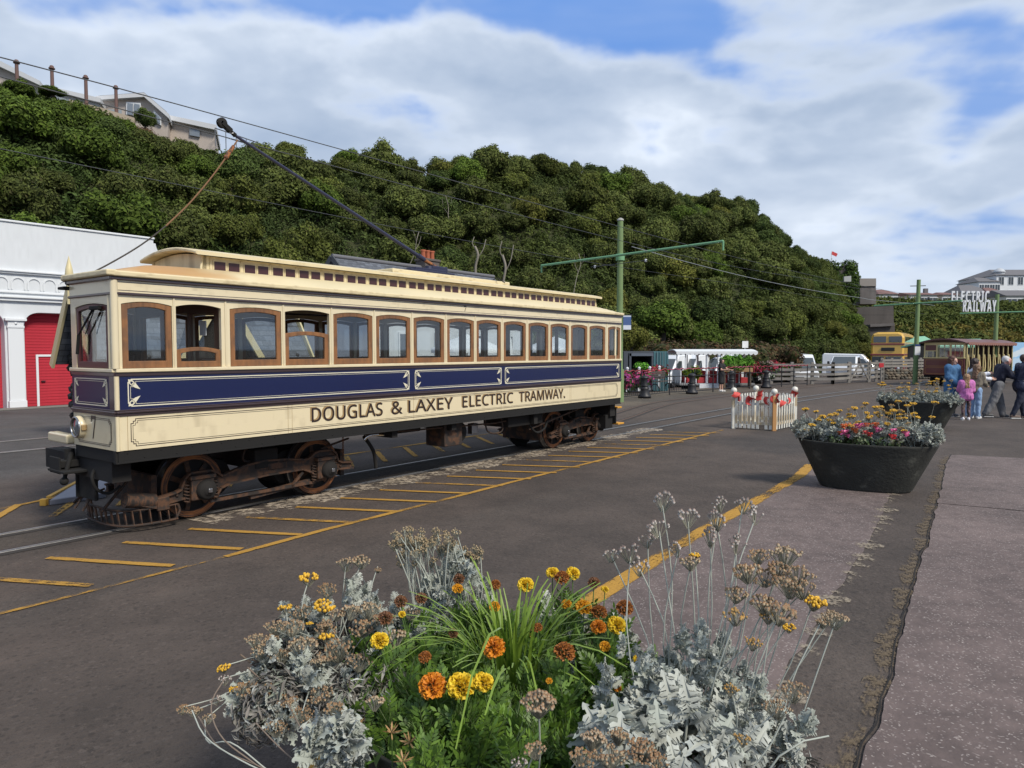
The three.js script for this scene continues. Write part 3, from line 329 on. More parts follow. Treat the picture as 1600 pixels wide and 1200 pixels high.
// ---- kiosk with black lumpy walls and cream bargeboards
const creamPaint = mat([0.62, 0.53, 0.30], 0.45), lumpBlack = mat([0.018, 0.017, 0.016], 0.5);
{
  const t = thing('kiosk', 'gabled kiosk with rough black walls and cream bargeboards behind the near end of the tram', 'kiosk', tp(5.7, -9.2), PSI), X = 2.3, Z = 0.9;
  const gz = poly([[-Z, 0], [-Z, 1.75], [0, 3.1], [Z, 1.75], [Z, 0]]);
  part('wall', [ext(gz, 0.12).rotateY(Math.PI / 2).translate(-X, 0, 0), ext(gz, 0.12).rotateY(Math.PI / 2).translate(X - 0.12, 0, 0), box(-X + 0.12, X - 0.12, 0, 1.8, Z - 0.12, Z), box(-X + 0.12, X - 0.12, 0, 1.8, -Z, -Z + 0.12), ext(poly([[-0.85, 0], [-0.85, 1.75], [0, 3.0], [0.85, 1.75], [0.85, 0]]), 0.1).translate(0, 0, Z + 0.02)], mat([0.022, 0.02, 0.018], 0.9), t);
  const rg = []; for (const s of [-1, 1]) rg.push(roofSheet(V3(-X - 0.3, 1.62, s * (Z + 0.12)), V3(X + 0.3, 1.62, s * (Z + 0.12)), V3(X + 0.3, 3.2, 0), V3(-X - 0.3, 3.2, 0), 0.06), roofSheet(V3(s * 1.0, 1.62, Z + 0.4), V3(s * 1.0, 1.62, -0.1), V3(0, 3.15, -0.1), V3(0, 3.15, Z + 0.4), 0.06)); part('roof', rg, slateMat, t);
  for (const s of [-1, 1]) { part('bargeboard', bar([-X - 0.34, 3.26, 0], [-X - 0.34, 1.55, s * (Z + 0.16)], 0.05, 0.17), creamPaint, t); part('bargeboard', bar([X + 0.34, 3.26, 0], [X + 0.34, 1.55, s * (Z + 0.16)], 0.05, 0.17), creamPaint, t); part('bargeboard', bar([0, 3.2, Z + 0.44], [s * 1.04, 1.55, Z + 0.44], 0.05, 0.15), creamPaint, t); }
  for (const [x, z] of [[-X - 0.34, 0], [0, Z + 0.44]]) part('finial', lathe([[0.055, 2.85], [0.055, 3.3], [0.085, 3.33], [0.06, 3.38], [0.085, 3.46], [0.065, 3.6], [0.0, 3.86]], 8).translate(x, 0, z), creamPaint, t);
  const r = rng(44), lg = []; for (let i = 0; i < 420; i++) { const f = i < 260 ? 0 : 1; let x, y, z; if (!f) { z = (r() * 2 - 1) * Z; y = r() * (3.0 - Math.abs(z) * 1.45); x = -X - 0.02; } else { x = (r() * 2 - 1) * X; y = r() * 1.8; z = Z + 0.02; } const g = new THREE.IcosahedronGeometry(0.05 + 0.06 * r(), 0); g.scale(1, 0.7 + 0.8 * r(), 0.8); g.rotateX(r() * 6); g.rotateZ(r() * 6); lg.push(g.translate(x, y, z)); }
  tag(part('rough_cladding', lg, lumpBlack, t), null, null, null, 'stuff');
}
// ---- slate-roofed cottage behind the tram
{
  const t = thing('cottage', 'white cottage with a grey slate roof and a three-pot chimney behind the tram', 'house', tp(19.8, -15.6), PSI), a = 4.75, w = 2.3, hw = 3.4, hr = 5.55;
  const gs = poly([[-w + 0.1, 0], [-w + 0.1, hw], [0, hr - 0.1], [w - 0.1, hw], [w - 0.1, 0]]);
  part('wall', [ext(gs, 0.2).rotateY(Math.PI / 2).translate(-a, 0, 0), ext(gs, 0.2).rotateY(Math.PI / 2).translate(a - 0.2, 0, 0), box(-a + 0.2, a - 0.2, 0, hw, w - 0.3, w - 0.1), box(-a + 0.2, a - 0.2, 0, hw, -w + 0.1, -w + 0.3)], whiteWall, t);
  const rf = part('roof', [roofSheet(V3(-a - 0.25, hw - 0.15, w + 0.1), V3(a + 0.25, hw - 0.15, w + 0.1), V3(a + 0.25, hr, 0), V3(-a - 0.25, hr, 0)), roofSheet(V3(-a - 0.25, hw - 0.15, -w - 0.1), V3(a + 0.25, hw - 0.15, -w - 0.1), V3(a + 0.25, hr, 0), V3(-a - 0.25, hr, 0))], slateMat, t);
  part('ridge', rod([-a - 0.25, hr + 0.03, 0], [a + 0.25, hr + 0.03, 0], 0.09, 0.09, 8), mat([0.12, 0.12, 0.13], 0.8), rf);
  for (const s of [-1, 1]) part('bargeboard', bar([-a - 0.28, hr - 0.02, 0], [-a - 0.28, hw - 0.2, s * (w + 0.12)], 0.06, 0.2), mat([0.05, 0.055, 0.06], 0.6), rf);
  const ch = part('chimney', [box(-0.15, 0.75, hr - 0.5, hr + 0.32, -0.3, 0.3), box(-0.2, 0.8, hr + 0.32, hr + 0.42, -0.35, 0.35, 0.02)], mat([0.10, 0.085, 0.075], 0.9), t); for (const x of [0.02, 0.3, 0.58]) part('chimney_pot', lathe([[0.11, 0], [0.10, 0.32], [0.125, 0.34], [0.125, 0.4], [0.08, 0.4]], 10).translate(x, hr + 0.42, 0), mat([0.33, 0.09, 0.04], 0.8), ch);
  for (const x of [-3.2, -1.2, 1.4, 3.3]) { const wn = part('window', box(x - 0.4, x + 0.4, 1.2, 2.6, w - 0.14, w - 0.05), trimWhite, t); part('pane', box(x - 0.33, x + 0.33, 1.27, 2.53, w - 0.09, w - 0.045), glassDark, wn); }
  const st = thing('roof_stack', 'two short white ventilator stumps on the roof end beyond the tram roof', 'vent', tp(24.1, -14.6), PSI); part('stump', rod([0, 0, 0], [0, 5.05, 0], 0.09, 0.09, 8), trimWhite, st); part('stump', rod([0.35, 0, 0], [0.35, 5.1, 0], 0.09, 0.09, 8), trimWhite, st); part('cap', rod([0.35, 5.1, 0], [0.35, 5.16, 0], 0.12, 0.12, 8), trimWhite, st);
}
// ---- white parasols seen through the tram windows
for (const [u, v, open, lb] of [[15.5, -9.2, 1, 'open white parasol seen through the tram windows'], [17.6, -9.0, 0, 'folded white parasol seen through the tram windows'], [20.6, -9.0, 1, 'far open white parasol behind the last tram windows']]) {
  const t = thing('parasol', lb, 'parasol', tp(u, v)); part('pole', rod([0, 0, 0], [0, 2.5, 0], 0.025, 0.025, 8), trimWhite, t); part('base', lathe([[0, 0.08], [0.25, 0.06], [0.27, 0], [0, 0]], 14), mat([0.2, 0.2, 0.2], 0.8), t); part('canopy', open ? lathe([[0, 2.45], [0.6, 2.25], [1.25, 1.95], [1.25, 1.8]], 8) : lathe([[0, 2.5], [0.1, 2.3], [0.16, 1.6], [0.22, 1.1], [0.1, 1.05]], 9), mat([0.75, 0.77, 0.78], 0.9), t); }
// ---- clifftop bungalow, its wings and the row of rusty posts
function slabPoly(px, depth, thick, back = V3(-0.35, 0, -1)) { const q = px.map(p => at(p[0], p[1], depth)); const b = back.clone().normalize().multiplyScalar(thick); const n = q.length, P = []; const tri = THREE.ShapeUtils.triangulateShape(q.map(p => new THREE.Vector2(p.x, p.y)), []); const f = (p) => P.push(p.x, p.y, p.z);
  for (const [i, j, k] of tri) { f(q[i]); f(q[j]); f(q[k]); const B = [k, j, i].map(m => q[m].clone().add(b)); B.forEach(f); } for (let i = 0; i < n; i++) { const j = (i + 1) % n, c = q[j].clone().add(b), d = q[i].clone().add(b); [q[i], c, q[j], q[i], d, c].forEach(f); }
  const g = new THREE.BufferGeometry(); g.setAttribute('position', new THREE.Float32BufferAttribute(P, 3)); g.computeVertexNormals(); return boxUv(g); }
{
  const t = thing('clifftop_bungalow', 'pale bungalow with a low grey roof perched on the clifftop', 'house'), wallM = plaster([0.46, 0.40, 0.35], 221), roofM = mat([0.20, 0.21, 0.22], 0.7), fasc = mat([0.55, 0.56, 0.57], 0.6), gl = mat([0.20, 0.23, 0.26], 0.1);
  part('wall', [slabPoly([[155, 156], [225, 151], [262, 184], [262, 225], [155, 210]], 65, 7), slabPoly([[262, 186], [336, 202], [336, 235], [262, 230]], 67, 6)], wallM, t); part('wall', [slabPoly([[-90, 85], [0, 106], [24, 116], [60, 132], [60, 175], [-90, 165]], 60, 7)], wallM, t); part('wall', slabPoly([[58, 137], [155, 160], [155, 202], [58, 175]], 63, 5), mat([0.38, 0.39, 0.39], 0.8), t);
  part('roof', [slabPoly([[150, 150], [225, 145], [264, 178], [264, 185], [225, 151], [150, 156]], 64.5, 8), slabPoly([[260, 179], [338, 195], [338, 203], [260, 186]], 66.5, 7)], fasc, t); part('roof', [slabPoly([[-95, 72], [0, 95], [62, 126], [62, 133], [0, 104], [-95, 84]], 59.5, 8), slabPoly([[57, 130], [157, 153], [157, 160], [57, 137]], 62.7, 5.5)], fasc, t); 
  part('roof_felt', [slabPoly([[154, 149.4], [225, 144.2], [260, 174], [225, 146]], 66, 6)], roofM, t);
  const w1 = part('window', slabPoly([[197, 159], [220, 161], [220, 182], [197, 179]], 64.8, 0.3), trimWhite, t); part('pane', [slabPoly([[199, 161], [207.5, 162], [207.5, 180], [199, 178.5]], 64.7, 0.1), slabPoly([[209.5, 162], [218, 163], [218, 181], [209.5, 180]], 64.7, 0.1)], gl, w1);
  const w2 = part('window', slabPoly([[240, 172], [252, 184], [252, 196], [240, 190]], 64.8, 0.3), trimWhite, t); part('pane', slabPoly([[242, 176], [250, 184], [250, 193], [242, 188]], 64.7, 0.1), gl, w2);
  const w3 = part('window', slabPoly([[296, 200], [312, 203], [312, 214], [296, 211]], 66.8, 0.3), gl, t); part('balustrade', [slabPoly([[80, 148], [150, 168], [150, 180], [80, 160]], 61.5, 0.05), slabPoly([[160, 170], [190, 172], [190, 186], [160, 182]], 63.5, 0.05)], mat([0.30, 0.34, 0.36], 0.2), t);
  part('terrace_wall', slabPoly([[108, 155], [158, 168], [210, 184], [210, 192], [158, 176], [108, 166]], 61.2, 0.6), mat([0.42, 0.35, 0.26], 0.9), t);
  const rl = thing('clifftop_railing', 'dark metal railing stepping down the cliff edge right of the bungalow', 'railing'); const A = at(336, 200, 66), B = at(400, 222, 70); part('rail', rod(A, B, 0.05, 0.05, 6), mat([0.12, 0.13, 0.15], 0.5), rl); part('rail', rod(A.clone().setY(A.y - 0.55), B.clone().setY(B.y - 0.45), 0.04, 0.04, 6), mat([0.12, 0.13, 0.15], 0.5), rl); for (let i = 0; i < 5; i++) { const p = A.clone().lerp(B, i / 4); part('post', rod(p.clone().setY(p.y - 1.6), p, 0.04, 0.04, 6), mat([0.12, 0.13, 0.15], 0.5), rl); }
  const rust = mat([0.13, 0.075, 0.065], 0.8); let i = 0; const words_ = ['leftmost rusty iron post on the clifftop', 'second rusty iron post from the left on the clifftop', 'third rusty iron post from the left on the clifftop', 'rightmost rusty iron post on the clifftop before the bungalow window'];
  for (const [px, y0, y1] of [[27, 93, 134], [82, 102, 142], [135, 117, 162], [182, 133, 176]]) { const d = 57 + i * 1.6, b = at(px, y1, d), h = at(px, y0, d).y - b.y; const q = thing('iron_post', words_[i++], 'post', b, 0, 'rusty iron posts on the clifftop'); part('shaft', rod([0, -0.5, 0], [0, h - 0.3, 0], 0.15, 0.13, 10), rust, q); part('collar', lathe([[0.13, h - 0.34], [0.24, h - 0.30], [0.24, h - 0.22], [0.16, h - 0.18]], 10), rust, q); part('cap', lathe([[0.16, h - 0.2], [0.17, h - 0.1], [0.1, h - 0.02], [0, h]], 10), rust, q); }
  // rough russet grass on the bank below the posts
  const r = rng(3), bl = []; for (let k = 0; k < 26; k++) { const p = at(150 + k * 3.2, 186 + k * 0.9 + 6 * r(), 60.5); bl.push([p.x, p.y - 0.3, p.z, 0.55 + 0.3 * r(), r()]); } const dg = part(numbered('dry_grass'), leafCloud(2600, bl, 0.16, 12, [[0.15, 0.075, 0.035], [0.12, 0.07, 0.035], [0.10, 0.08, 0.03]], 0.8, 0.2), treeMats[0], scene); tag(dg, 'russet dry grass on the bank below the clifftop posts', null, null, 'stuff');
}
// ---- far hillside on the right, retaining walls, houses and hotel on its crest
{
  const S = 90, Tn = 24, P = [], I = [], C = [], top_ = (px) => 474 + 5 * sstep(1380, 1600, px) - 3 * Math.sin(px * 0.02); const pos = (i, j) => { const px = 1290 + (i / S) * 520, t = j / Tn, dep = lerp(96 + 22 * (i / S), 132, Math.min(1, t)); const b = at(px, 560, dep), q = at(px, top_(px), 132), p = b.clone().setY(0).lerp(q, Math.min(1, t)); p.y = q.y * Math.sin(Math.min(1, t) * 1.57) + (t < 1 ? fbm3(p.x * 0.15, p.z * 0.15, 2, 3) * 1.6 : 0); if (j === Tn) { p.add(V3(0, 0.3, -120)); } if (j === 0) p.y = -0.3; return p; };
  for (let i = 0; i <= S; i++) for (let j = 0; j <= Tn; j++) { const p = pos(i, j), k = 0.7 + 0.7 * (0.5 + fbm3(p.x * 0.2, p.y * 0.3, p.z * 0.2, 3)); P.push(p.x, p.y, p.z); C.push(0.04 * k, 0.045 * k, 0.018 * k); }
  for (let i = 0; i < S; i++) for (let j = 0; j < Tn; j++) { const a = i * (Tn + 1) + j, b = a + Tn + 1; I.push(a, b, a + 1, a + 1, b, b + 1); }
  const g = new THREE.BufferGeometry(); g.setAttribute('position', new THREE.Float32BufferAttribute(P, 3)); g.setAttribute('color', new THREE.Float32BufferAttribute(C, 3)); g.setIndex(I); g.computeVertexNormals(); top('far_hillside', g, new THREE.MeshStandardMaterial({ vertexColors: true, roughness: 1, side: THREE.DoubleSide }), 'scrub-covered far hillside below the houses', null, null, 'structure');
  const clump = leafCloud(24, [[0, 0, 0, 0.5, 0.5]], 0.24, 19, woodPal, 0), N = 5200, im = new THREE.InstancedMesh(clump, treeMats[0], N), r = rng(27), m = new THREE.Matrix4(), col = new THREE.Color();
  for (let i = 0; i < N; i++) { const p = pos(r() * S, Math.pow(r(), 0.9) * (Tn - 1)), sc = 0.9 + 1.1 * r(); m.compose(p.setY(p.y + 0.2), new THREE.Quaternion().setFromEuler(new THREE.Euler(r(), r() * 6.3, r())), V3(sc, sc * 0.8, sc)); im.setMatrixAt(i, m); const br = fbm3(p.x * 0.06, p.y * 0.2, p.z * 0.06, 3) + (r() - 0.5) * 0.3, w = sstep(0.05, 0.35, br + (p.y < 6 ? 0.15 : 0)); col.setRGB(lerp(1.0, 2.2, w), lerp(1.05, 1.45, w), lerp(1, 1.35, w)); im.setColorAt(i, col); }
  im.name = 'scrub'; im.castShadow = im.receiveShadow = true; tag(im, 'green and brown scrub over the far hillside', null, null, 'stuff'); scene.add(im);
  const stain = (c, sd) => { const f = tileFbm(sd, 5, 6); return new THREE.MeshStandardMaterial({ map: colTex(256, (u, v) => { const k = 0.45 + 0.5 * f(u * 3, v * 0.5) + 0.6 * f(u, v) - (v * 5 % 1 < 0.05 ? 0.25 : 0); return c.map(q => q * k); }, 0.12), roughness: 0.95, side: THREE.DoubleSide }); }, conc = stain([0.075, 0.066, 0.060], 231), conc2 = stain([0.12, 0.11, 0.105], 233);
  const rw = thing('retaining_wall', 'tall grey concrete retaining wall behind the yellow bus', 'wall'); part('wall', slabPoly([[1332, 481], [1396, 477], [1397, 520], [1350, 520]], 98, 3), conc, rw); part('ledge', slabPoly([[1360, 507], [1398, 505], [1398, 509], [1360, 511]], 96.5, 2), conc2, rw); part('lower_wall', slabPoly([[1352, 511], [1398, 509], [1399, 540], [1352, 540]], 97, 2), conc, rw);
  const tw = thing('concrete_tower', 'square grey concrete tower beside the ivy covered block', 'tower'); part('wall', slabPoly([[1344, 436], [1368.5, 436], [1369, 475], [1344, 475]], 112, 4, V3(0.2, 0, -1)), conc2, tw); part('upper_band', slabPoly([[1343.5, 435], [1369, 435], [1369, 447], [1343.5, 447]], 111.8, 4.4, V3(0.2, 0, -1)), mat([0.24, 0.22, 0.20], 0.9), tw);
  const iv = thing('ivy_block', 'square bluff overgrown with bright green ivy below a red flag', 'wall'); part('wall', slabPoly([[1296, 419], [1336, 411], [1338, 470], [1296, 462]], 107, 5, V3(0.2, 0, -1)), conc, iv); const bl = []; const r2 = rng(4); for (let k = 0; k < 90; k++) { const p = at(1298 + 40 * r2(), 414 + 52 * r2(), 107); bl.push([p.x, p.y, p.z - 0.5, 0.8, r2()]); } part('ivy', leafCloud(4200, bl, 0.2, 66, [[0.06, 0.10, 0.022], [0.05, 0.085, 0.02]], 0), treeMats[0], iv); part('notice', slabPoly([[1319, 432], [1330, 431], [1330, 440], [1319, 440]], 105.5, 0.2), mat([0.35, 0.36, 0.35], 0.7), iv);
  const fl = thing('flag', 'small red flag flying above the ivy covered bluff', 'flag', at(1299, 412, 108)); part('pole', rod([0, -0.5, 0], [0, 1.9, 0], 0.04, 0.03, 6), trimWhite, fl); { const fg = new THREE.PlaneGeometry(0.9, 0.5, 6, 2), p = fg.attributes.position; for (let i = 0; i < p.count; i++) p.setZ(i, 0.08 * Math.sin(p.getX(i) * 7)); fg.rotateZ(-0.5); part('cloth', fg.translate(0.42, 1.45, 0), mat([0.5, 0.05, 0.05], 0.8), fl); }
  // houses on the crest
  const redRoof = mat([0.16, 0.085, 0.075], 0.85), greyRoof = mat([0.13, 0.125, 0.13], 0.85), cream = plaster([0.55, 0.54, 0.50], 241), D = 150;
  function house(name, label, x0, x1, yb, ye, yr, depth, wall, roof, o = {}) { const a = at(x0, yb, depth), b = at(x1, yb, depth), w = b.x - a.x, e = at(x0, ye, depth).y, rr = at(x0, yr, depth).y, y0 = a.y - 3, dz = o.dz || 8, t = thing(name, label, o.cat || 'house', [(a.x + b.x) / 2, y0, -depth - dz / 2], o.turn || 0); const E = e - y0, R = rr - y0, hw = w / 2, h = dz / 2, ov = 0.35;
    part('wall', box(-hw, hw, 0, E, -h, h), wall, t); let rg; const ri = o.hip ?? hw * 0.55; const rl = (o.gable ? hw + ov : Math.max(0.01, hw - ri)); const c = [V3(-hw - ov, E, h + ov), V3(hw + ov, E, h + ov), V3(hw + ov, E, -h - ov), V3(-hw - ov, E, -h - ov)], t0 = V3(-rl, R, 0), t1 = V3(rl, R, 0); const P = []; const f = (...q) => { for (let k = 1; k < q.length - 1; k++) for (const v of [q[0], q[k], q[k + 1]]) P.push(v.x, v.y, v.z); }; f(c[0], c[1], t1, t0); f(c[2], c[3], t0, t1); f(c[1], c[2], t1); f(c[3], c[0], t0); f(c[0], c[3], c[2], c[1]); rg = new THREE.BufferGeometry(); rg.setAttribute('position', new THREE.Float32BufferAttribute(P, 3)); rg.computeVertexNormals(); const rf = part('roof', boxUv(rg), roof, t); if (o.chim) for (const cx of o.chim) part('chimney', box(cx * hw - 0.4, cx * hw + 0.4, R - 0.6, R + 0.9, -0.3, 0.3), greyRoof, rf);
    for (let r0 = 0; r0 < (o.rows || 1); r0++) { const n = o.cols || 2; for (let k = 0; k < n; k++) { const x = lerp(-hw, hw, (k + 0.5) / n), y = E - 1.3 - r0 * (o.rh || 2.8), ww = o.ww || 1.0, hh = o.hh || 0.65; const wn = part('window', box(x - ww - 0.12, x + ww + 0.12, y - hh - 0.12, y + hh + 0.12, h + 0.001, h + 0.06), trimWhite, t); part('pane', [box(x - ww, x - 0.05, y - hh, y + hh, h + 0.062, h + 0.09), box(x + 0.05, x + ww, y - hh, y + hh, h + 0.062, h + 0.09)], glassDark, wn); } } return t; }
  house('bungalow', 'red hip-roofed bungalow on the far crest right of the concrete tower', 1374, 1403, 467, 459.5, 450, D, cream, redRoof, { cols: 2, ww: 1.2 });
  house('bungalow', 'long low brown-roofed bungalow on the far crest behind the green pole', 1424, 1464, 467, 460.5, 455, D, cream, redRoof, { gable: 1, cols: 3, chim: [0.95] });
  house('bungalow', 'small brown-roofed bungalow on the far crest left of the railway sign', 1474, 1499, 467, 460.5, 454.5, D, cream, redRoof, { hip: 0.8, cols: 2 });
  house('villa', 'large grey hip-roofed villa behind the white railway lettering', 1503, 1548, 470, 457, 443, D + 4, cream, greyRoof, { cols: 3, hip: 1.6 });
  house('villa', 'brown hip-roofed villa just right of the green sign pole', 1546, 1574, 470, 459, 447, D + 2, cream, redRoof, { cols: 2 });
  house('villa', 'grey-roofed house at the right edge below the white hotel', 1572, 1640, 474, 462, 451, D - 6, cream, greyRoof, { cols: 4, gable: 1 });
  const ht = house('hotel', 'big white hotel with a small domed turret on the skyline', 1556, 1690, 470, 430, 416, D + 14, trimWhite, greyRoof, { cat: 'hotel', cols: 9, rows: 3, rh: 3.0, ww: 0.55, hh: 0.85, dz: 14, hip: 3 });
  house('hotel_wing', 'lower white hotel wing with a hipped roof left of the main block', 1529, 1562, 466, 440, 431, D + 13, trimWhite, greyRoof, { cat: 'hotel', cols: 4, rows: 2, rh: 2.6, ww: 0.5, hh: 0.6 });
  const p = at(1561, 434, D + 16); part('turret', [lathe([[1.1, 0], [1.1, 1.2], [1.3, 1.25], [1.15, 1.5], [0.8, 1.95], [0.2, 2.25], [0, 2.3]], 14).translate(p.x - ht.position.x, p.y - ht.position.y, p.z - ht.position.z)], mat([0.42, 0.44, 0.46], 0.6), ht);
  // sheds and hoarding beyond the maroon tram
  const greenRoof = mat([0.20, 0.42, 0.28], 0.6), boards = mat([0.075, 0.065, 0.055], 0.9);
  const s1 = thing('timber_shed', 'dark timber shed with a pale green pitched roof beside the bus', 'shed'), q0 = at(1440, 538, 78), q1 = at(1462, 538, 78); part('wall', box(q0.x, q1.x + 3, 0, q0.y, -83, -78), boards, s1); const bd = []; for (let x = q0.x + 0.1; x < q1.x + 2.8; x += 0.24) bd.push(box(x, x + 0.2, 0, q0.y - 0.02, -78, -77.96)); tag(part('board', bd, boards, s1), null, null, null, 'stuff'); part('roof', [roofSheet(V3(q0.x - 0.8, q0.y - 0.1, -77.5), V3(q1.x + 0.4, q0.y - 0.1, -77.5), V3(q1.x + 0.2, q0.y + 0.95, -80.5), V3(q0.x - 0.8, q0.y + 0.8, -80.5)), roofSheet(V3(q0.x - 0.8, q0.y - 0.1, -83.5), V3(q1.x + 0.4, q0.y - 0.1, -83.5), V3(q1.x + 0.2, q0.y + 0.95, -80.5), V3(q0.x - 0.8, q0.y + 0.8, -80.5))], greenRoof, s1);
  const s2 = thing('long_shed', 'long low shed with a pale green roof behind the maroon tram', 'shed'), r0 = at(1464, 540, 54), r1 = at(1556, 540, 54); part('wall', box(r0.x, r1.x, 0, r0.y, -58, -54), boards, s2); part('roof', [roofSheet(V3(r0.x - 0.4, r0.y - 0.05, -53.6), V3(r1.x + 0.3, r0.y - 0.05, -53.6), V3(r1.x + 0.1, r0.y + 0.55, -56), V3(r0.x + 0.6, r0.y + 0.5, -56)), roofSheet(V3(r0.x - 0.4, r0.y - 0.05, -58.3), V3(r1.x + 0.3, r0.y - 0.05, -58.3), V3(r1.x + 0.1, r0.y + 0.55, -56), V3(r0.x + 0.6, r0.y + 0.5, -56))], greenRoof, s2);
  const hb = thing('hoarding', 'pale blue and white hoarding at the right edge behind the people', 'hoarding', at(1612, 575, 44).setY(0)); const cv = colTex(256, (u, v) => { const w = Math.sin(u * 9 + 3 * fbA(u, v)) * 0.1 + v, a = sstep(0.45, 0.5, w) * sstep(0.75, 0.7, w), b = sstep(0.2, 0.25, w + 0.3 * fbB(u, v) - 0.1) * (1 - sstep(0.38, 0.42, w)); return [lerp(0.30, 0.62, a + b * 0.5), lerp(0.52, 0.70, a + b * 0.5), 0.74]; }); const pg = new THREE.BoxGeometry(3.4, 1.75, 0.05); part('panel', pg.translate(0, 1.5, 0), new THREE.MeshStandardMaterial({ map: cv, roughness: 0.5 }), hb); for (const x of [-1.6, 1.6]) part('post', box(x - 0.05, x + 0.05, 0, 2.35, -0.12, -0.03), boards, hb);
}
// ================================================================ THE CREAM AND BLUE TRAM
const slim = await new FontLoader().loadAsync('fonts/droid/droid_sans_regular.typeface.json'), font = await new FontLoader().loadAsync('fonts/droid/droid_sans_bold.typeface.json'), serif = await new FontLoader().loadAsync('fonts/droid/droid_serif_bold.typeface.json');
function textGeo(str, f, h, x0, x1, y, depth = 0.002, fat = 0) { const g = new TextGeometry(str, { font: f, size: 1, depth: 0.01, curveSegments: 5, bevelEnabled: fat > 0, bevelSize: fat, bevelThickness: 0.001, bevelSegments: 1 }); g.computeBoundingBox(); const b = g.boundingBox, cap = 0.72; const sx = x1 === null ? h / cap : (x1 - x0) / (b.max.x - b.min.x); g.translate(-b.min.x, 0, 0); g.scale(sx, h / cap, depth / 0.01); return g.translate(x0, y, 0); }
const gloss = (c, r = 0.32, cc = 0.5) => new THREE.MeshPhysicalMaterial({ color: L3(...c), roughness: r, clearcoat: cc, clearcoatRoughness: 0.08, side: THREE.DoubleSide });
const grimeTex = (c, amt, seed) => { const f = tileFbm(seed, 5, 5); return colTex(512, (u, v) => { const s = f(u, v), st = f(u * 3 % 1, v * 0.25), k = 1 - amt * sstep(0.5, 0.85, s * 0.6 + st * 0.45); return c.map((q, i) => q * k * (0.96 + 0.08 * s) * (1 - amt * 0.25 * i * (1 - k))); }, 0.6); };
const TM = {
  cream: new THREE.MeshPhysicalMaterial({ map: grimeTex([0.68, 0.585, 0.385], 0.3, 401), roughness: 0.36, clearcoat: 0.75, clearcoatRoughness: 0.06, side: THREE.DoubleSide }), blue: gloss([0.0035, 0.0095, 0.058], 0.2, 1.0), brown: gloss([0.040, 0.024, 0.026], 0.35), line: gloss([0.66, 0.62, 0.47], 0.4, 0.2), dark: gloss([0.022, 0.012, 0.010], 0.4, 0.2), tan: gloss([0.30, 0.20, 0.09], 0.5, 0.1),
  black: mat([0.0065, 0.006, 0.0055], 0.9), under: mat([0.011, 0.0095, 0.0085], 0.9), inside: mat([0.11, 0.055, 0.026], 0.45), ceil: mat([0.35, 0.30, 0.22], 0.7), steel: new THREE.MeshStandardMaterial({ color: L3(0.35, 0.35, 0.36), metalness: 0.9, roughness: 0.28 }), chrome: new THREE.MeshStandardMaterial({ color: L3(0.7, 0.7, 0.7), metalness: 1, roughness: 0.12 }), maroon: mat([0.05, 0.018, 0.02], 0.35),
  glass: new THREE.MeshPhysicalMaterial({ color: L3(0.88, 0.90, 0.90), roughness: 0.02, transmission: 1, thickness: 0, ior: 1.62, side: THREE.DoubleSide }) };
TM.wood = (() => { const f = tileFbm(411, 4, 5); return new THREE.MeshStandardMaterial({ map: colTex(512, (u, v) => { const g = f(u * 6 % 1, v * 0.5), w = sstep(0.45, 0.75, f(u, v)), k = 0.55 + 0.8 * g; return [lerp(0.235, 0.11, w * 0.6) * k, lerp(0.105, 0.06, w * 0.6) * k, lerp(0.038, 0.035, w * 0.6) * k]; }, 1.5), roughness: 0.5, side: THREE.DoubleSide }); })();
TM.rust = (() => { const f = tileFbm(421, 6, 6); return new THREE.MeshStandardMaterial({ map: colTex(512, (u, v) => { const w = sstep(0.42, 0.62, f(u, v)), k = 0.6 + 0.7 * f(v, u); return [lerp(0.36, 0.07, w) * k, lerp(0.135, 0.038, w) * k, lerp(0.045, 0.026, w) * k]; }, 2), roughness: 0.85, side: THREE.DoubleSide }); })();
TM.frame = (() => { const f = tileFbm(431, 6, 6); return new THREE.MeshStandardMaterial({ map: colTex(512, (u, v) => { const w = sstep(0.5, 0.75, f(u, v)), k = 0.55 + 0.8 * f(v, u); return [lerp(0.026, 0.085, w) * k, lerp(0.0185, 0.040, w) * k, lerp(0.015, 0.020, w) * k]; }, 2), roughness: 0.8, side: THREE.DoubleSide }); })();
const tram = thing('electric_tram', 'cream and navy vintage electric tram with brown window frames standing on the near track', 'tram', tp(4.9, -1.03), PSI);
const LX = 4.9, HW = 1.03;
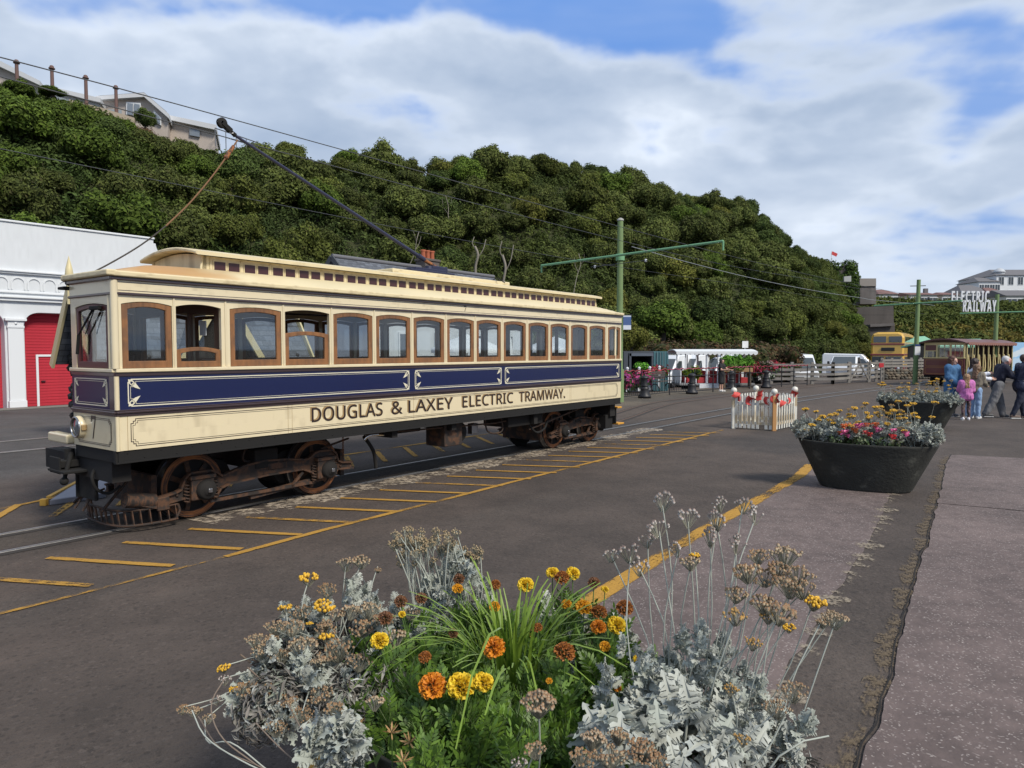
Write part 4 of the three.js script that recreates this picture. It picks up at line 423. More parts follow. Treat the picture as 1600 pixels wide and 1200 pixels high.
// a facet is one flat wall of the body: s along it from a to b (plan points), y up, z outwards
function facet(ax, az, bx, bz) { const dx = bx - ax, dz = bz - az, L = Math.hypot(dx, dz), m = new THREE.Matrix4().makeBasis(V3(dx / L, 0, dz / L), UP, V3(-dz / L, 0, dx / L)); m.setPosition(ax, 0, az); return { L, m, p(name, gs, mt, parent = tram) { const g = merge(gs).clone(); g.applyMatrix4(m); return part(name, g, mt, parent); } }; }
const nearSide = facet(-LX, HW, LX, HW), farSide = facet(LX, -HW, -LX + 0.6, -HW);
const frameLine = (x0, x1, y0, y1, w, c, z) => { const o = new THREE.Shape(), sh = (s, k) => { const a = x0 + k, b = x1 - k, d = y0 + k, e = y1 - k; s.moveTo(a + c, d); s.lineTo(b - c, d); s.lineTo(b - c, d + c * 0.5); s.lineTo(b - c * 0.5, d + c * 0.5); s.lineTo(b - c * 0.5, d + c); s.lineTo(b, d + c); s.lineTo(b, e - c); s.lineTo(b - c * 0.5, e - c); s.lineTo(b - c * 0.5, e - c * 0.5); s.lineTo(b - c, e - c * 0.5); s.lineTo(b - c, e); s.lineTo(a + c, e); s.lineTo(a + c, e - c * 0.5); s.lineTo(a + c * 0.5, e - c * 0.5); s.lineTo(a + c * 0.5, e - c); s.lineTo(a, e - c); s.lineTo(a, d + c); s.lineTo(a + c * 0.5, d + c); s.lineTo(a + c * 0.5, d + c * 0.5); s.lineTo(a + c, d + c * 0.5); s.closePath(); }; sh(o, 0); const h = new THREE.Path(); sh(h, w); o.holes.push(h); return ext(o, 0.0015).translate(0, 0, z); };
function ornament(cx, cy, sx, sy, z, k = 1) {                 // leaf-and-arrow corner: outward corner at (cx, cy), growing in direction (sx, sy)
  const P = (a) => poly(a.map(q => [cx + sx * q[0] * k, cy + sy * q[1] * k])); const leaf = P([[0, 0], [0.035, 0.004], [0.062, 0.03], [0.058, 0.058], [0.03, 0.062], [0.004, 0.035]]), hole = new THREE.Path(); [[0.014, 0.012], [0.032, 0.014], [0.05, 0.034], [0.047, 0.049], [0.033, 0.05], [0.014, 0.033]].forEach((q, i) => i ? hole.lineTo(cx + sx * q[0] * k, cy + sy * q[1] * k) : hole.moveTo(cx + sx * q[0] * k, cy + sy * q[1] * k)); leaf.holes.push(hole);
  const arrow = P([[0.05, 0.028], [0.075, 0.045], [0.115, 0.1], [0.062, 0.082], [0.03, 0.055]]); return [ext(leaf, 0.0015).translate(0, 0, z), ext(arrow, 0.0015).translate(0, 0, z)]; }
function bluePanel(F, x0, x1, y0 = 1.352, y1 = 1.622, k = 1) { const z = 0.0035, gs = [frameLine(x0, x1, y0, y1, 0.0105, 0.03, z), frameLine(x0 + 0.024, x1 - 0.024, y0 + 0.024, y1 - 0.024, 0.004, 0.05 * k, z)]; for (const [cx, sx] of [[x0 + 0.004, 1], [x1 - 0.004, -1]]) for (const [cy, sy] of [[y0 + 0.004, 1], [y1 - 0.004, -1]]) gs.push(...ornament(cx, cy, sx, sy, z + 0.0016, k)); F.p('lining', gs, TM.line); }
const arch = (s, x0, x1, y0, y1, rise) => { s.moveTo(x0, y0); s.lineTo(x1, y0); s.lineTo(x1, y1 - rise); s.quadraticCurveTo((x0 + x1) / 2, y1 + rise * 0.9, x0, y1 - rise); s.closePath(); };
function windowIn(F, x0, x1, o = {}) { const y0 = 1.722, y1 = o.y1 ?? 2.375, fw = o.fw ?? 0.062; if (!o.noFrame) { const s = new THREE.Shape(); arch(s, x0 + 0.004, x1 - 0.004, y0, y1 - 0.006, 0.032); const h = new THREE.Path(); arch(h, x0 + fw, x1 - fw, y0 + fw * 1.15, y1 - fw * 0.85, 0.028); s.holes.push(h); const fr = F.p('window', boxUv(ext(s, 0.03, 0.004)).translate(0, 0, -0.034 - (o.back || 0)), o.wood || TM.wood); if (!o.noGlass) F.p('pane', box(x0 + fw - 0.01, x1 - fw + 0.01, y0 + fw, y1 - fw * 0.8, -0.022 - (o.back || 0), -0.021 - (o.back || 0)), TM.glass, fr); return fr; } }
const WIN = [[0.07, 0.56], [0.60, 1.09], [1.19, 1.83], [1.88, 2.51], [2.57, 3.20], [3.26, 3.88], [3.94, 4.56], [4.62, 5.22], [5.28, 5.88], [5.95, 6.55], [6.62, 7.21], [7.27, 7.86], [7.93, 8.50], [8.57, 9.17], [9.27, 9.76]];
function wall(F, wins, near) {
  const L = F.L;
  const sh = new THREE.Shape(); sh.moveTo(0, 1.722); sh.lineTo(L, 1.722); sh.lineTo(L, 2.425); sh.lineTo(0, 2.425); sh.closePath(); for (const [a, b] of wins) { const h = new THREE.Path(); arch(h, a, b, 1.7225, 2.375, 0.032); sh.holes.push(h); } F.p('window_wall', boxUv(ext(sh, 0.045)).translate(0, 0, -0.045), TM.cream);
  F.p('lower_panel', box(0, L, 0.93, 1.262, -0.03, 0.0), TM.cream); F.p('waist_moulding', [box(0, L, 1.264, 1.288, -0.02, 0.012, 0.004), box(0, L, 1.288, 1.312, -0.02, 0.026, 0.008), box(0, L, 1.312, 1.326, -0.02, 0.012, 0.004)], TM.brown);
  F.p('blue_panel', box(0, L, 1.326, 1.648, -0.03, 0.002), TM.blue); F.p('sill_moulding', box(0, L, 1.648, 1.684, -0.03, 0.012, 0.004), TM.brown); F.p('sill', box(0, L, 1.685, 1.721, -0.04, 0.028, 0.008), TM.cream);
  F.p('cornice', [box(0, L, 2.426, 2.452, -0.04, 0.024, 0.006)], TM.brown); F.p('letter_board', box(0, L, 2.453, 2.566, -0.04, 0.008), TM.cream); F.p('letter_board_line', [box(0.02, L - 0.02, 2.468, 2.474, 0.008, 0.0095), box(0.02, L - 0.02, 2.545, 2.551, 0.008, 0.0095)], TM.brown); F.p('gutter', [box(-0.02, L + 0.02, 2.567, 2.596, -0.04, 0.035, 0.006)], TM.brown);
  F.p('solebar', [box(-0.01, L + 0.01, 0.81, 0.929, -0.06, -0.012), box(-0.01, L + 0.01, 0.806, 0.818, -0.06, 0.004)], TM.black);
}
wall(nearSide, WIN, true); wall(farSide, WIN.map(([a, b]) => [2 * LX - b, 2 * LX - a]).reverse().slice(0, -1), false);
WIN.forEach(([a, b], i) => { if (i === 1) { const f = windowIn(nearSide, a, b, { y1: 1.94, fw: 0.055, back: 0.01 }); } else if (i === 3) windowIn(nearSide, a, b, { y1: 2.13, back: 0.01 }); else windowIn(nearSide, a, b); if (i) windowIn(farSide, 2 * LX - b, 2 * LX - a); });
for (let i = 0; i < WIN.length - 1; i++) { const c = (WIN[i][1] + WIN[i + 1][0]) / 2; nearSide.p('pillar_bead', rod([c, 1.722, 0.0], [c, 2.425, 0.0], 0.012, 0.012, 8), TM.cream); }
for (const [a, b] of [[0.11, 3.85], [3.955, 5.89], [5.975, 9.72]]) bluePanel(nearSide, a, b);
for (const [a, b] of [[0.1, 3.85], [3.955, 5.89], [5.975, 9.1]]) bluePanel(farSide, a, b);
for (const F of [nearSide, farSide]) { F.p('panel_lining', [frameLine(0.13, F.L - 0.14, 0.962, 1.236, 0.007, 0.045, 0.0005), frameLine(0.15, F.L - 0.16, 0.982, 1.216, 0.004, 0.045, 0.0005)], TM.dark); F.p('panel_seam', [0.1, 1.9, 1.955, 3.93, 5.88, 7.9, 7.94].map(x => box(x, x + 0.004, 0.932, 1.26, 0.0, 0.001)), TM.tan);
  const rv = []; for (let i = 0; i < 56; i++) for (const y of [0.845, 0.9]) if ((i + (y > 0.87 ? 1 : 0)) % 2) rv.push(new THREE.SphereGeometry(0.008, 5, 3).translate(0.1 + i * 0.163, y, -0.012)); tag(F.p('rivet', rv, TM.black), null, null, null, 'stuff'); }
for (const [w, a, b] of [['DOUGLAS', 2.23, 3.36], ['&', 3.52, 3.72], ['LAXEY', 3.83, 4.74], ['ELECTRIC', 4.95, 6.20], ['TRAMWAY.', 6.36, 7.74]]) { nearSide.p('lettering', textGeo(w, slim, 0.122, a, b, 1.034, 0.002, 0.009).translate(0, 0, 0.0025), TM.dark); nearSide.p('lettering_shade', textGeo(w, slim, 0.122, a - 0.02, b - 0.02, 1.047).translate(0, 0, 0.0004), TM.tan); }
nearSide.p('fleet_number', textGeo('7', serif, 0.06, 4.98, 5.035, 2.48).translate(0, 0, 0.0085), TM.dark);
TM.blueEnd = new THREE.MeshPhysicalMaterial({ color: L3(0.004, 0.009, 0.055), roughness: 0.3, specularIntensity: 0.45, clearcoat: 0.12, clearcoatRoughness: 0.1 }); TM.maroonWood = mat([0.075, 0.018, 0.016], 0.4);
// ends: a flat facet with the headlamp side window and a facet that turns away
function carEnd(sgn) {
  const A = sgn > 0 ? facet(-LX - 0.02, 0.1, -LX, HW) : facet(LX + 0.02, -0.1, LX, -HW), B = sgn > 0 ? facet(-LX + 0.60, -HW, -LX - 0.02, 0.098) : facet(LX - 0.2, HW, LX + 0.02, -0.098);
  for (const F of [A, B]) { const L = F.L, w0 = 0.11, w1 = L - 0.12; const sh = poly([[0, 1.722], [L, 1.722], [L, 2.425], [0, 2.425]]), h = new THREE.Path(); arch(h, w0, w1, 1.7225, 2.36, 0.03); sh.holes.push(h);
    F.p('end_wall', boxUv(ext(sh, 0.045)).translate(0, 0, -0.045), TM.cream); F.p('end_panel', box(0, L, 0.93, 1.262, -0.03, 0), TM.cream); F.p('waist_moulding', [box(0, L, 1.264, 1.288, -0.02, 0.012, 0.004), box(0, L + 0.01, 1.288, 1.312, -0.02, 0.026, 0.008), box(0, L, 1.312, 1.326, -0.02, 0.012, 0.004)], TM.brown); F.p('blue_panel', box(0, L - 0.12, 1.326, 1.648, -0.03, 0.002), TM.blueEnd); F.p('end_stile', box(L - 0.118, L, 1.326, 1.648, -0.03, 0.004), TM.brown); F.p('sill_moulding', box(0, L, 1.648, 1.684, -0.03, 0.012, 0.004), TM.brown); F.p('sill', box(0, L, 1.685, 1.721, -0.04, 0.028, 0.008), TM.cream);
    F.p('cornice', box(0, L, 2.426, 2.45, -0.04, 0.024, 0.006), TM.brown); F.p('letter_board', box(0, L, 2.451, 2.566, -0.04, 0.006), TM.cream); F.p('gutter', box(-0.02, L + 0.03, 2.567, 2.6, -0.04, 0.04, 0.006), TM.brown); F.p('solebar', box(0, L, 0.81, 0.929, -0.06, -0.012), TM.black);
    bluePanel(F, 0.05, L - 0.16, 1.352, 1.622, 0.8); F.p('panel_lining', [frameLine(0.07, L - 0.1, 0.965, 1.235, 0.006, 0.04, 0.0005), frameLine(0.085, L - 0.115, 0.98, 1.22, 0.004, 0.04, 0.0005)], TM.dark);
    windowIn(F, w0, w1, { wood: TM.maroonWood, y1: 2.36, fw: 0.055 }); }
  A.p('corner_post', [rod([A.L - 0.004, 1.722, -0.01], [A.L - 0.004, 2.565, -0.01], 0.035, 0.035, 10), rod([A.L - 0.004, 0.93, -0.012], [A.L - 0.004, 1.262, -0.012], 0.02, 0.02, 8), rod([A.L - 0.002, 1.326, -0.012], [A.L - 0.002, 1.648, -0.012], 0.024, 0.024, 8)], TM.cream);
  A.p('corner_bead', [rod([A.L - 0.08, 1.722, 0.0], [A.L - 0.08, 2.43, 0.0], 0.02, 0.02, 8), rod([A.L - 0.06, 1.722, 0.0], [A.L - 0.06, 2.43, 0.0], 0.01, 0.01, 8)], TM.cream);
  if (sgn > 0) { A.p('fleet_number', textGeo('7', serif, 0.165, 0.40, 0.5, 1.02).translate(0, 0, 0.002), TM.dark);
    const hl = A.p('headlamp', lathe([[0.115, 0.0], [0.117, 0.03], [0.108, 0.055], [0.096, 0.06], [0.092, 0.05]], 24).rotateX(Math.PI / 2).translate(0.17, 1.12, 0), TM.cream); A.p('lens', lathe([[0.094, 0.045], [0.05, 0.056], [0, 0.06]], 24).rotateX(Math.PI / 2).translate(0.17, 1.12, 0), new THREE.MeshPhysicalMaterial({ color: L3(0.10, 0.11, 0.12), roughness: 0.08, clearcoat: 1 }), hl); A.p('bezel', new THREE.TorusGeometry(0.10, 0.010, 8, 24).translate(0.17, 1.12, 0.057), TM.steel, hl); A.p('bracket', [box(0.27, 0.30, 1.09, 1.15, 0, 0.05, 0.01)], TM.tan, hl);
    A.p('wiper', [rod([0.55, 2.30, 0.02], [0.24, 2.05, 0.03], 0.012, 0.008, 6), rod([0.24, 2.05, 0.03], [0.20, 1.86, 0.03], 0.016, 0.016, 6), rod([0.6, 2.32, 0.02], [0.4, 2.06, 0.03], 0.006, 0.006, 5), box(0.5, 0.7, 2.29, 2.33, 0.0, 0.04, 0.01)], TM.black); }
}
carEnd(1); carEnd(-1);
// roof: curved lower roof with a raised clerestory and deck
{
  const S = 120, W = 28, P = [], C = [], I = [], x0 = -LX - 0.1, x1 = LX + 0.1, zz = HW + 0.05; const ez = (t) => Math.sin(clamp(t) * Math.PI / 2);
  for (let i = 0; i <= S; i++) for (let j = 0; j <= W; j++) { const a = i / S, x = lerp(x0, x1, a < 0.5 ? 0.5 * Math.pow(2 * a, 1.6) : 1 - 0.5 * Math.pow(2 - 2 * a, 1.6)); let z = lerp(-zz, zz, j / W); const nose = z < 0.1 ? 0.58 * (0.1 - z) / 1.13 : 0.03 * (z - 0.1); const xx = x < 0 ? Math.max(x, x0 + nose) : Math.min(x, x1 - (z > -0.1 ? 0.18 * (z + 0.1) / 1.13 : 0)); const ds = (zz - Math.abs(z)) / 0.52, de = Math.min(xx - (x0 + nose), x1 - xx) / 1.35, y = 2.635 + 0.12 * Math.min(ez(ds), 1.5 * ez(de)) + 0.045 * ez(de) * ez(ds); P.push(xx, y, z);
    const rustA = sstep(2.3, 0.6, xx - x0) * sstep(-0.30, 0.18, fbm3(xx * 1.3, z * 2.2, 3, 4) + 0.12) * sstep(0, 0.08, ds); const n = 0.94 + 0.24 * fbm3(xx * 0.9, z * 2.5, 7, 4); C.push(lerp(0.64, 0.46, rustA) * n, lerp(0.545, 0.245, rustA) * n, lerp(0.335, 0.075, rustA) * n); }
  for (let i = 0; i < S; i++) for (let j = 0; j < W; j++) { const a = i * (W + 1) + j, b = a + W + 1; I.push(a, a + 1, b, a + 1, b + 1, b); }
  const g = new THREE.BufferGeometry(); g.setAttribute('position', new THREE.Float32BufferAttribute(P, 3)); g.setAttribute('color', new THREE.Float32BufferAttribute(C, 3)); g.setIndex(I); g.computeVertexNormals();
  const rm = new THREE.MeshStandardMaterial({ vertexColors: true, roughness: 0.5, side: THREE.DoubleSide }), roofM = new THREE.MeshStandardMaterial({ map: grimeTex([0.64, 0.545, 0.335], 0.4, 441), roughness: 0.5, side: THREE.DoubleSide }); part('roof', g, rm, tram);
  part('eave', [box(-LX - 0.02, LX + 0.02, 2.598, 2.652, HW + 0.0, HW + 0.062, 0.015), box(-LX + 0.55, LX + 0.02, 2.598, 2.652, -HW - 0.062, -HW, 0.015)], roofM, tram); 
  const fe = facet(-LX - 0.02, 0.1, -LX, HW); fe.p('eave', box(-0.01, fe.L + 0.06, 2.6, 2.66, -0.03, 0.08, 0.018), roofM); const fe2 = facet(-LX + 0.60, -HW, -LX - 0.02, 0.1); fe2.p('eave', box(-0.03, fe2.L + 0.02, 2.6, 2.66, -0.03, 0.08, 0.018), roofM); const fe3 = facet(LX + 0.02, -0.1, LX, -HW); fe3.p('eave', box(-0.01, fe3.L + 0.06, 2.6, 2.66, -0.03, 0.08, 0.018), roofM); const fe4 = facet(LX - 0.2, HW, LX + 0.02, -0.1); fe4.p('eave', box(-0.03, fe4.L + 0.02, 2.6, 2.66, -0.03, 0.08, 0.018), roofM);
  const cx0 = 1.15 - LX, cx1 = 9.55 - LX, cz = 0.56; const cl = part('clerestory', [box(cx0, cx1, 2.72, 2.95, cz - 0.04, cz), box(cx0, cx1, 2.72, 2.95, -cz, -cz + 0.04)], roofM, tram);
  const pg = cbox(0.135, 0.105, 0.008), vg = cbox(0.165, 0.135, 0.006); const pitch = (9.22 - 1.29) / 21; for (const s of [1, -1]) for (let k = 0; k < 22; k++) for (const q of [0, 0.175]) { const fr = part('clerestory_window', vg, roofM, tram); fr.position.set(1.29 - LX + k * pitch + q + 0.065, 2.845, s * (cz + 0.004)); const pn = part('pane', pg, TM.maroon, fr); pn.position.z = s * 0.0035; }
  part('clerestory_sill', [box(cx0, cx1, 2.745, 2.765, cz, cz + 0.025, 0.006), box(cx0, cx1, 2.745, 2.765, -cz - 0.025, -cz, 0.006)], roofM, tram);
  const pil = []; for (let k = 0; k <= 22; k++) { const x = 1.235 - LX + k * pitch; for (const s of [1, -1]) pil.push(box(x, x + 0.03, 2.765, 2.93, s > 0 ? cz : -cz - 0.012, s > 0 ? cz + 0.012 : -cz, 0.003)); } pil.length = Math.min(pil.length, 46); for (const q of pil) part('clerestory_post', q, roofM, tram);
  for (const [x, d] of [[cx0, -1], [cx1, 1]]) { const e = new THREE.Shape(); e.moveTo(-cz, 2.6); e.lineTo(-cz, 2.95); e.quadraticCurveTo(0, 3.06, cz, 2.95); e.lineTo(cz, 2.6); e.closePath(); part('clerestory_end', ext(e, 0.05).rotateY(-Math.PI / 2).translate(x + (d < 0 ? 0.05 : 0.0), 0, 0), roofM, tram); for (const s of [1, -1]) part('corner_flashing', tube([[x, 2.95, s * cz], [x + d * 0.01, 2.86, s * (cz + 0.005)], [x + d * 0.02, 2.78, s * (cz + 0.02)], [x - d * 0.1, 2.735, s * (cz + 0.14)], [x - d * 0.2, 2.70, s * (cz + 0.28)]], 0.014, 6), roofM, tram); }
  const D = []; const dp = new THREE.Shape(); dp.moveTo(-0.66, 2.945); dp.quadraticCurveTo(0, 3.10, 0.66, 2.945); dp.lineTo(0.66, 2.985); dp.quadraticCurveTo(0, 3.15, -0.66, 2.985); dp.closePath(); part('roof_deck', ext(dp, cx1 - cx0 + 0.24, 0.012, 12).rotateY(Math.PI / 2).translate(cx0 - 0.12, 0, 0), roofM, tram);
  part('trolley_platform', box(4.2 - LX, 7.0 - LX, 3.03, 3.105, -0.3, 0.34, 0.015), roofM, tram);
  const navy = mat([0.018, 0.02, 0.05], 0.5), tb = part('trolley_base', [box(4.75 - LX, 5.75 - LX, 3.13, 3.165, -0.16, 0.16, 0.01), box(4.9 - LX, 5.6 - LX, 3.165, 3.205, -0.11, 0.11, 0.01), rod([5.3 - LX, 3.105, 0], [5.3 - LX, 3.26, 0], 0.08, 0.06, 12), box(5.35 - LX, 5.7 - LX, 3.18, 3.27, -0.05, 0.05, 0.015), box(4.85 - LX, 4.9 - LX, 3.1, 3.14, -0.15, 0.15), box(5.65 - LX, 5.7 - LX, 3.1, 3.14, -0.15, 0.15)], navy, tram);
  const b = V3(5.55 - LX, 3.22, 0), h = V3(1.92 - LX, 4.545, 0), m1 = b.clone().lerp(h, 0.1); part('trolley_pole', [rod(b, m1, 0.035, 0.032, 10)], TM.rust, tram); const pole = part('trolley_pole', [rod(m1, h, 0.030, 0.018, 10), rod(m1.clone(), m1.clone().lerp(h, 0.04), 0.04, 0.04, 10)], navy, tram);
  const w = V3(1.745 - LX, 4.655, 0), hd = part('trolley_head', [rod(h, h.clone().lerp(w, 0.45), 0.03, 0.02, 8), bar(h.clone().lerp(w, 0.35).add(V3(0, 0, 0.028)), w.clone().add(V3(0, 0, 0.028)), 0.012, 0.05), bar(h.clone().lerp(w, 0.35).add(V3(0, 0, -0.028)), w.clone().add(V3(0, 0, -0.028)), 0.012, 0.05)], TM.black, pole); part('trolley_wheel', lathe([[0.02, -0.022], [0.062, -0.022], [0.045, -0.008], [0.045, 0.008], [0.062, 0.022], [0.02, 0.022]], 18).rotateX(Math.PI / 2).translate(w.x, w.y, 0), TM.under, pole); part('spring_link', new THREE.TorusGeometry(0.022, 0.006, 5, 10).translate(h.x - 0.06, h.y + 0.03, 0.02), TM.steel, pole);
  const r0 = V3(1.95 - LX, 4.50, 0), r1 = V3(0.1 - LX, 2.64, 0.03), pt = (t) => { const p = r0.clone().lerp(r1, t); p.y -= 0.30 * Math.sin(Math.PI * Math.pow(t, 0.9)) * 0.85; return p; }; part('trolley_rope', tube([0, 0.08, 0.2, 0.35, 0.5].map(pt), 0.010, 5, 24), mat([0.19, 0.10, 0.05], 0.9), tram); part('trolley_rope', tube([0.5, 0.6, 0.7, 0.85, 1].map(pt), 0.009, 5, 24), mat([0.05, 0.045, 0.04], 0.9), tram); part('rope_toggle', rod(pt(0.03), pt(0.09), 0.022, 0.03, 8), TM.rust, tram); part('rope_eye', [rod([0.02 - LX, 2.60, 0.03], [0.14 - LX, 2.66, 0.03], 0.03, 0.03, 8), box(-0.08 - LX, 0.06 - LX, 2.52, 2.55, -0.06, 0.1, 0.01)], TM.black, tram);
  part('lamp_hook', tube([[6.55 - LX, 3.1, 0.3], [6.6 - LX, 3.14, 0.36], [6.65 - LX, 3.06, 0.5]], 0.008, 5), TM.black, tram);
}
// inside: floor, ceiling, seats and bulkheads
part('floor', box(-LX + 0.62, LX - 0.05, 0.93, 0.97, -HW + 0.05, HW - 0.05), TM.inside, tram); part('ceiling', box(-LX + 0.62, LX - 0.25, 2.50, 2.53, -HW + 0.05, HW - 0.05), TM.ceil, tram); part('inner_lining', [box(-LX + 0.05, LX - 0.05, 0.97, 1.70, HW - 0.06, HW - 0.045), box(-LX + 0.65, LX - 0.05, 0.97, 1.70, -HW + 0.045, -HW + 0.06)], TM.inside, tram);
for (const x of [1.14, 8.53]) { const s = poly([[-HW + 0.06, 0.97], [HW - 0.06, 0.97], [HW - 0.06, 2.5], [-HW + 0.06, 2.5]]); for (const [a, b] of [[-0.85, -0.35], [0.35, 0.85]]) { const h = new THREE.Path(); h.moveTo(a, 1.75); h.lineTo(b, 1.75); h.lineTo(b, 2.3); h.lineTo(a, 2.3); h.closePath(); s.holes.push(h); } const hd = new THREE.Path(); hd.moveTo(-0.28, 0.98); hd.lineTo(0.28, 0.98); hd.lineTo(0.28, 2.32); hd.lineTo(-0.28, 2.32); hd.closePath(); s.holes.push(hd); part('bulkhead', ext(s, 0.03).rotateY(-Math.PI / 2).translate(x - LX, 0, 0), TM.inside, tram); }
for (let i = 0; i < 9; i++) for (const s of [1, -1]) { const x = 1.75 - LX + i * 0.76; part('seat', [box(x - 0.2, x + 0.2, 1.32, 1.37, s * 0.32, s * 0.92, 0.015), box(x + 0.17, x + 0.21, 1.37, 1.78, s * 0.32, s * 0.92, 0.015)], mat([0.16, 0.075, 0.035], 0.5), tram); }
part('notice', box(1.07 - LX, 1.08 - LX, 2.06, 2.22, 0.62, 0.75), trimWhite, tram); part('controller', [rod([0.45 - LX, 0.97, 0.3], [0.45 - LX, 1.85, 0.3], 0.12, 0.12, 14), box(0.35 - LX, 0.55 - LX, 1.85, 1.9, 0.2, 0.4, 0.02)], TM.black, tram);
// bogies
function bogie(uc, wb, near) {
  const wx = wb / 2, sc = wb / 1.67, cx = uc - LX;
  for (const x of [-wx, wx]) { for (const s of [1, -1]) { const z = s * 0.40; const w = part('wheel', lathe([[0.06, -0.045], [0.10, -0.05], [0.10, -0.02], [0.275, -0.01], [0.285, -0.045], [0.352, -0.045], [0.362, -0.03], [0.366, 0.035], [0.405, 0.045], [0.405, 0.065], [0.28, 0.065], [0.27, 0.02], [0.10, 0.03], [0.06, 0.06]], 40).rotateX(-Math.PI / 2 * s).translate(cx + x, 0.38, z), TM.under, tram); part('tyre', lathe([[0.288, -0.047], [0.351, -0.049], [0.358, -0.046]], 40).rotateX(-Math.PI / 2 * s).translate(cx + x, 0.38, z), TM.rust, w); part('tread', lathe([[0.364, -0.034], [0.3675, 0.034], [0.402, 0.046]], 40).rotateX(-Math.PI / 2 * s).translate(cx + x, 0.38, z), TM.steel, w); const sp = []; for (let k = 0; k < 7; k++) { const a = k * 0.8976; sp.push(bar([cx + x + 0.07 * Math.cos(a), 0.38 + 0.07 * Math.sin(a), z + s * 0.015], [cx + x + 0.29 * Math.cos(a), 0.38 + 0.29 * Math.sin(a), z + s * 0.02], 0.03, 0.055)); } part('spokes', sp, TM.frame, w); }
    part('axle', rod([cx + x, 0.38, -0.62], [cx + x, 0.38, 0.62], 0.05, 0.05, 10), TM.under, tram); }
  const top_ = [[-1.32, 0.30], [-1.12, 0.335], [-1.06, 0.36], [-1.02, 0.47], [-0.95, 0.53], [-0.72, 0.535], [-0.64, 0.50], [-0.58, 0.455], [-0.3, 0.54], [-0.05, 0.575], [0.25, 0.565], [0.55, 0.53], [0.62, 0.55], [0.68, 0.60], [0.76, 0.62], [0.96, 0.615], [1.02, 0.57], [1.05, 0.47], [1.12, 0.44], [1.3, 0.43]], bot = [[1.3, 0.35], [1.04, 0.36], [1.0, 0.30], [0.68, 0.30], [0.64, 0.36], [0.5, 0.415], [0.0, 0.40], [-0.5, 0.355], [-0.6, 0.32], [-0.66, 0.24], [-0.96, 0.24], [-1.04, 0.26], [-1.32, 0.22]];
  const tilt = (p) => [p[0] * sc, p[1] - 0.025 * p[0]];
  for (const s of [1, -1]) { const z0 = s > 0 ? 0.55 : -0.61, zf = s > 0 ? 0.61 : -0.61; const sf = part('side_frame', boxUv(ext(poly([...top_, ...bot].map(tilt)), 0.06, 0.008)).translate(cx, 0, z0), TM.frame, tram);
    const rim = (arr) => { const gs = []; for (let i = 0; i < arr.length - 1; i++) { const a = tilt(arr[i]), b = tilt(arr[i + 1]); gs.push(bar([cx + a[0], a[1], s * 0.615], [cx + b[0], b[1], s * 0.615], 0.06, 0.022)); } return gs; }; part('frame_flange', [...rim(top_), ...rim(bot)], TM.frame, sf);
    part('tie_bar', [bar([cx - 0.72 * sc, 0.20, s * 0.6], [cx + 0.7 * sc, 0.21, s * 0.6], 0.03, 0.035), bar([cx + 0.35 * sc, 0.20, s * 0.6], [cx + 0.52 * sc, 0.36, s * 0.6], 0.03, 0.03), bar([cx - 0.2, 0.16, s * 0.56], [cx + 0.9 * sc, 0.24, s * 0.56], 0.05, 0.06)], TM.frame, sf); part('maker_plate', [box(cx + 0.02, cx + 0.28, 0.455, 0.53, s > 0 ? 0.61 : -0.622, s > 0 ? 0.622 : -0.61, 0.004), box(cx + 0.04, cx + 0.26, 0.465, 0.475, s > 0 ? 0.622 : -0.626, s > 0 ? 0.626 : -0.622), box(cx + 0.04, cx + 0.26, 0.487, 0.497, s > 0 ? 0.622 : -0.626, s > 0 ? 0.626 : -0.622), box(cx + 0.04, cx + 0.26, 0.51, 0.52, s > 0 ? 0.622 : -0.626, s > 0 ? 0.626 : -0.622)], TM.frame, sf);
    for (const x of [-wx, wx]) { const y = 0.375 + (x < 0 ? 0.0 : 0.0); const ab = part('axle_box', [box(cx + x - 0.135, cx + x + 0.135, y - 0.13, y + 0.14, s > 0 ? 0.56 : -0.68, s > 0 ? 0.68 : -0.56, 0.02), box(cx + x - 0.15, cx + x + 0.15, y + 0.10, y + 0.15, s > 0 ? 0.56 : -0.695, s > 0 ? 0.695 : -0.56, 0.012)], TM.frame, tram); part('cover', lathe([[0.115, 0], [0.112, 0.03], [0.10, 0.035], [0.095, 0.055], [0.06, 0.06], [0.055, 0.075], [0.03, 0.085], [0, 0.085]], 20).rotateX(s * Math.PI / 2).translate(cx + x + 0.03, y - 0.02, s * 0.68), TM.under, ab); part('cover_nut', box(cx + x + 0.005, cx + x + 0.055, y - 0.045, y + 0.005, s > 0 ? 0.755 : -0.785, s > 0 ? 0.785 : -0.755, 0.01), TM.steel, ab); for (const q of [-0.165, 0.165]) part('spring', tube(Array.from({ length: 25 }, (_, k) => V3(cx + x + q + 0.028 * Math.cos(k * 1.57), y - 0.14 + k * 0.009, s * 0.63 + 0.028 * Math.sin(k * 1.57))), 0.009, 5, 72), TM.frame, ab); }
    for (const x of [-1.2, -1.1, -1.0, 0.9, 1.1]) part('bolt', new THREE.SphereGeometry(0.018, 8, 5).translate(cx + x * sc, 0.30 - 0.025 * x + (x > 0 ? 0.09 : 0), s * 0.615), TM.frame, sf); }
  part('bolster', [box(cx - 0.16, cx + 0.16, 0.48, 0.72, -0.62, 0.62, 0.02), box(cx - 0.1, cx + 0.1, 0.72, 0.82, -0.3, 0.3)], TM.under, tram); part('hanger', box(cx - 0.02, cx + 0.16, 0.58, 0.81, 0.42, 0.56, 0.01), TM.under, tram); for (const x of [-0.5, 0.5]) part('motor', [rod([cx + x * sc, 0.40, -0.3], [cx + x * sc, 0.40, 0.3], 0.22, 0.22, 14), box(cx + x * sc - 0.2, cx + x * sc + 0.2, 0.3, 0.6, -0.25, 0.25, 0.04)], TM.under, tram);
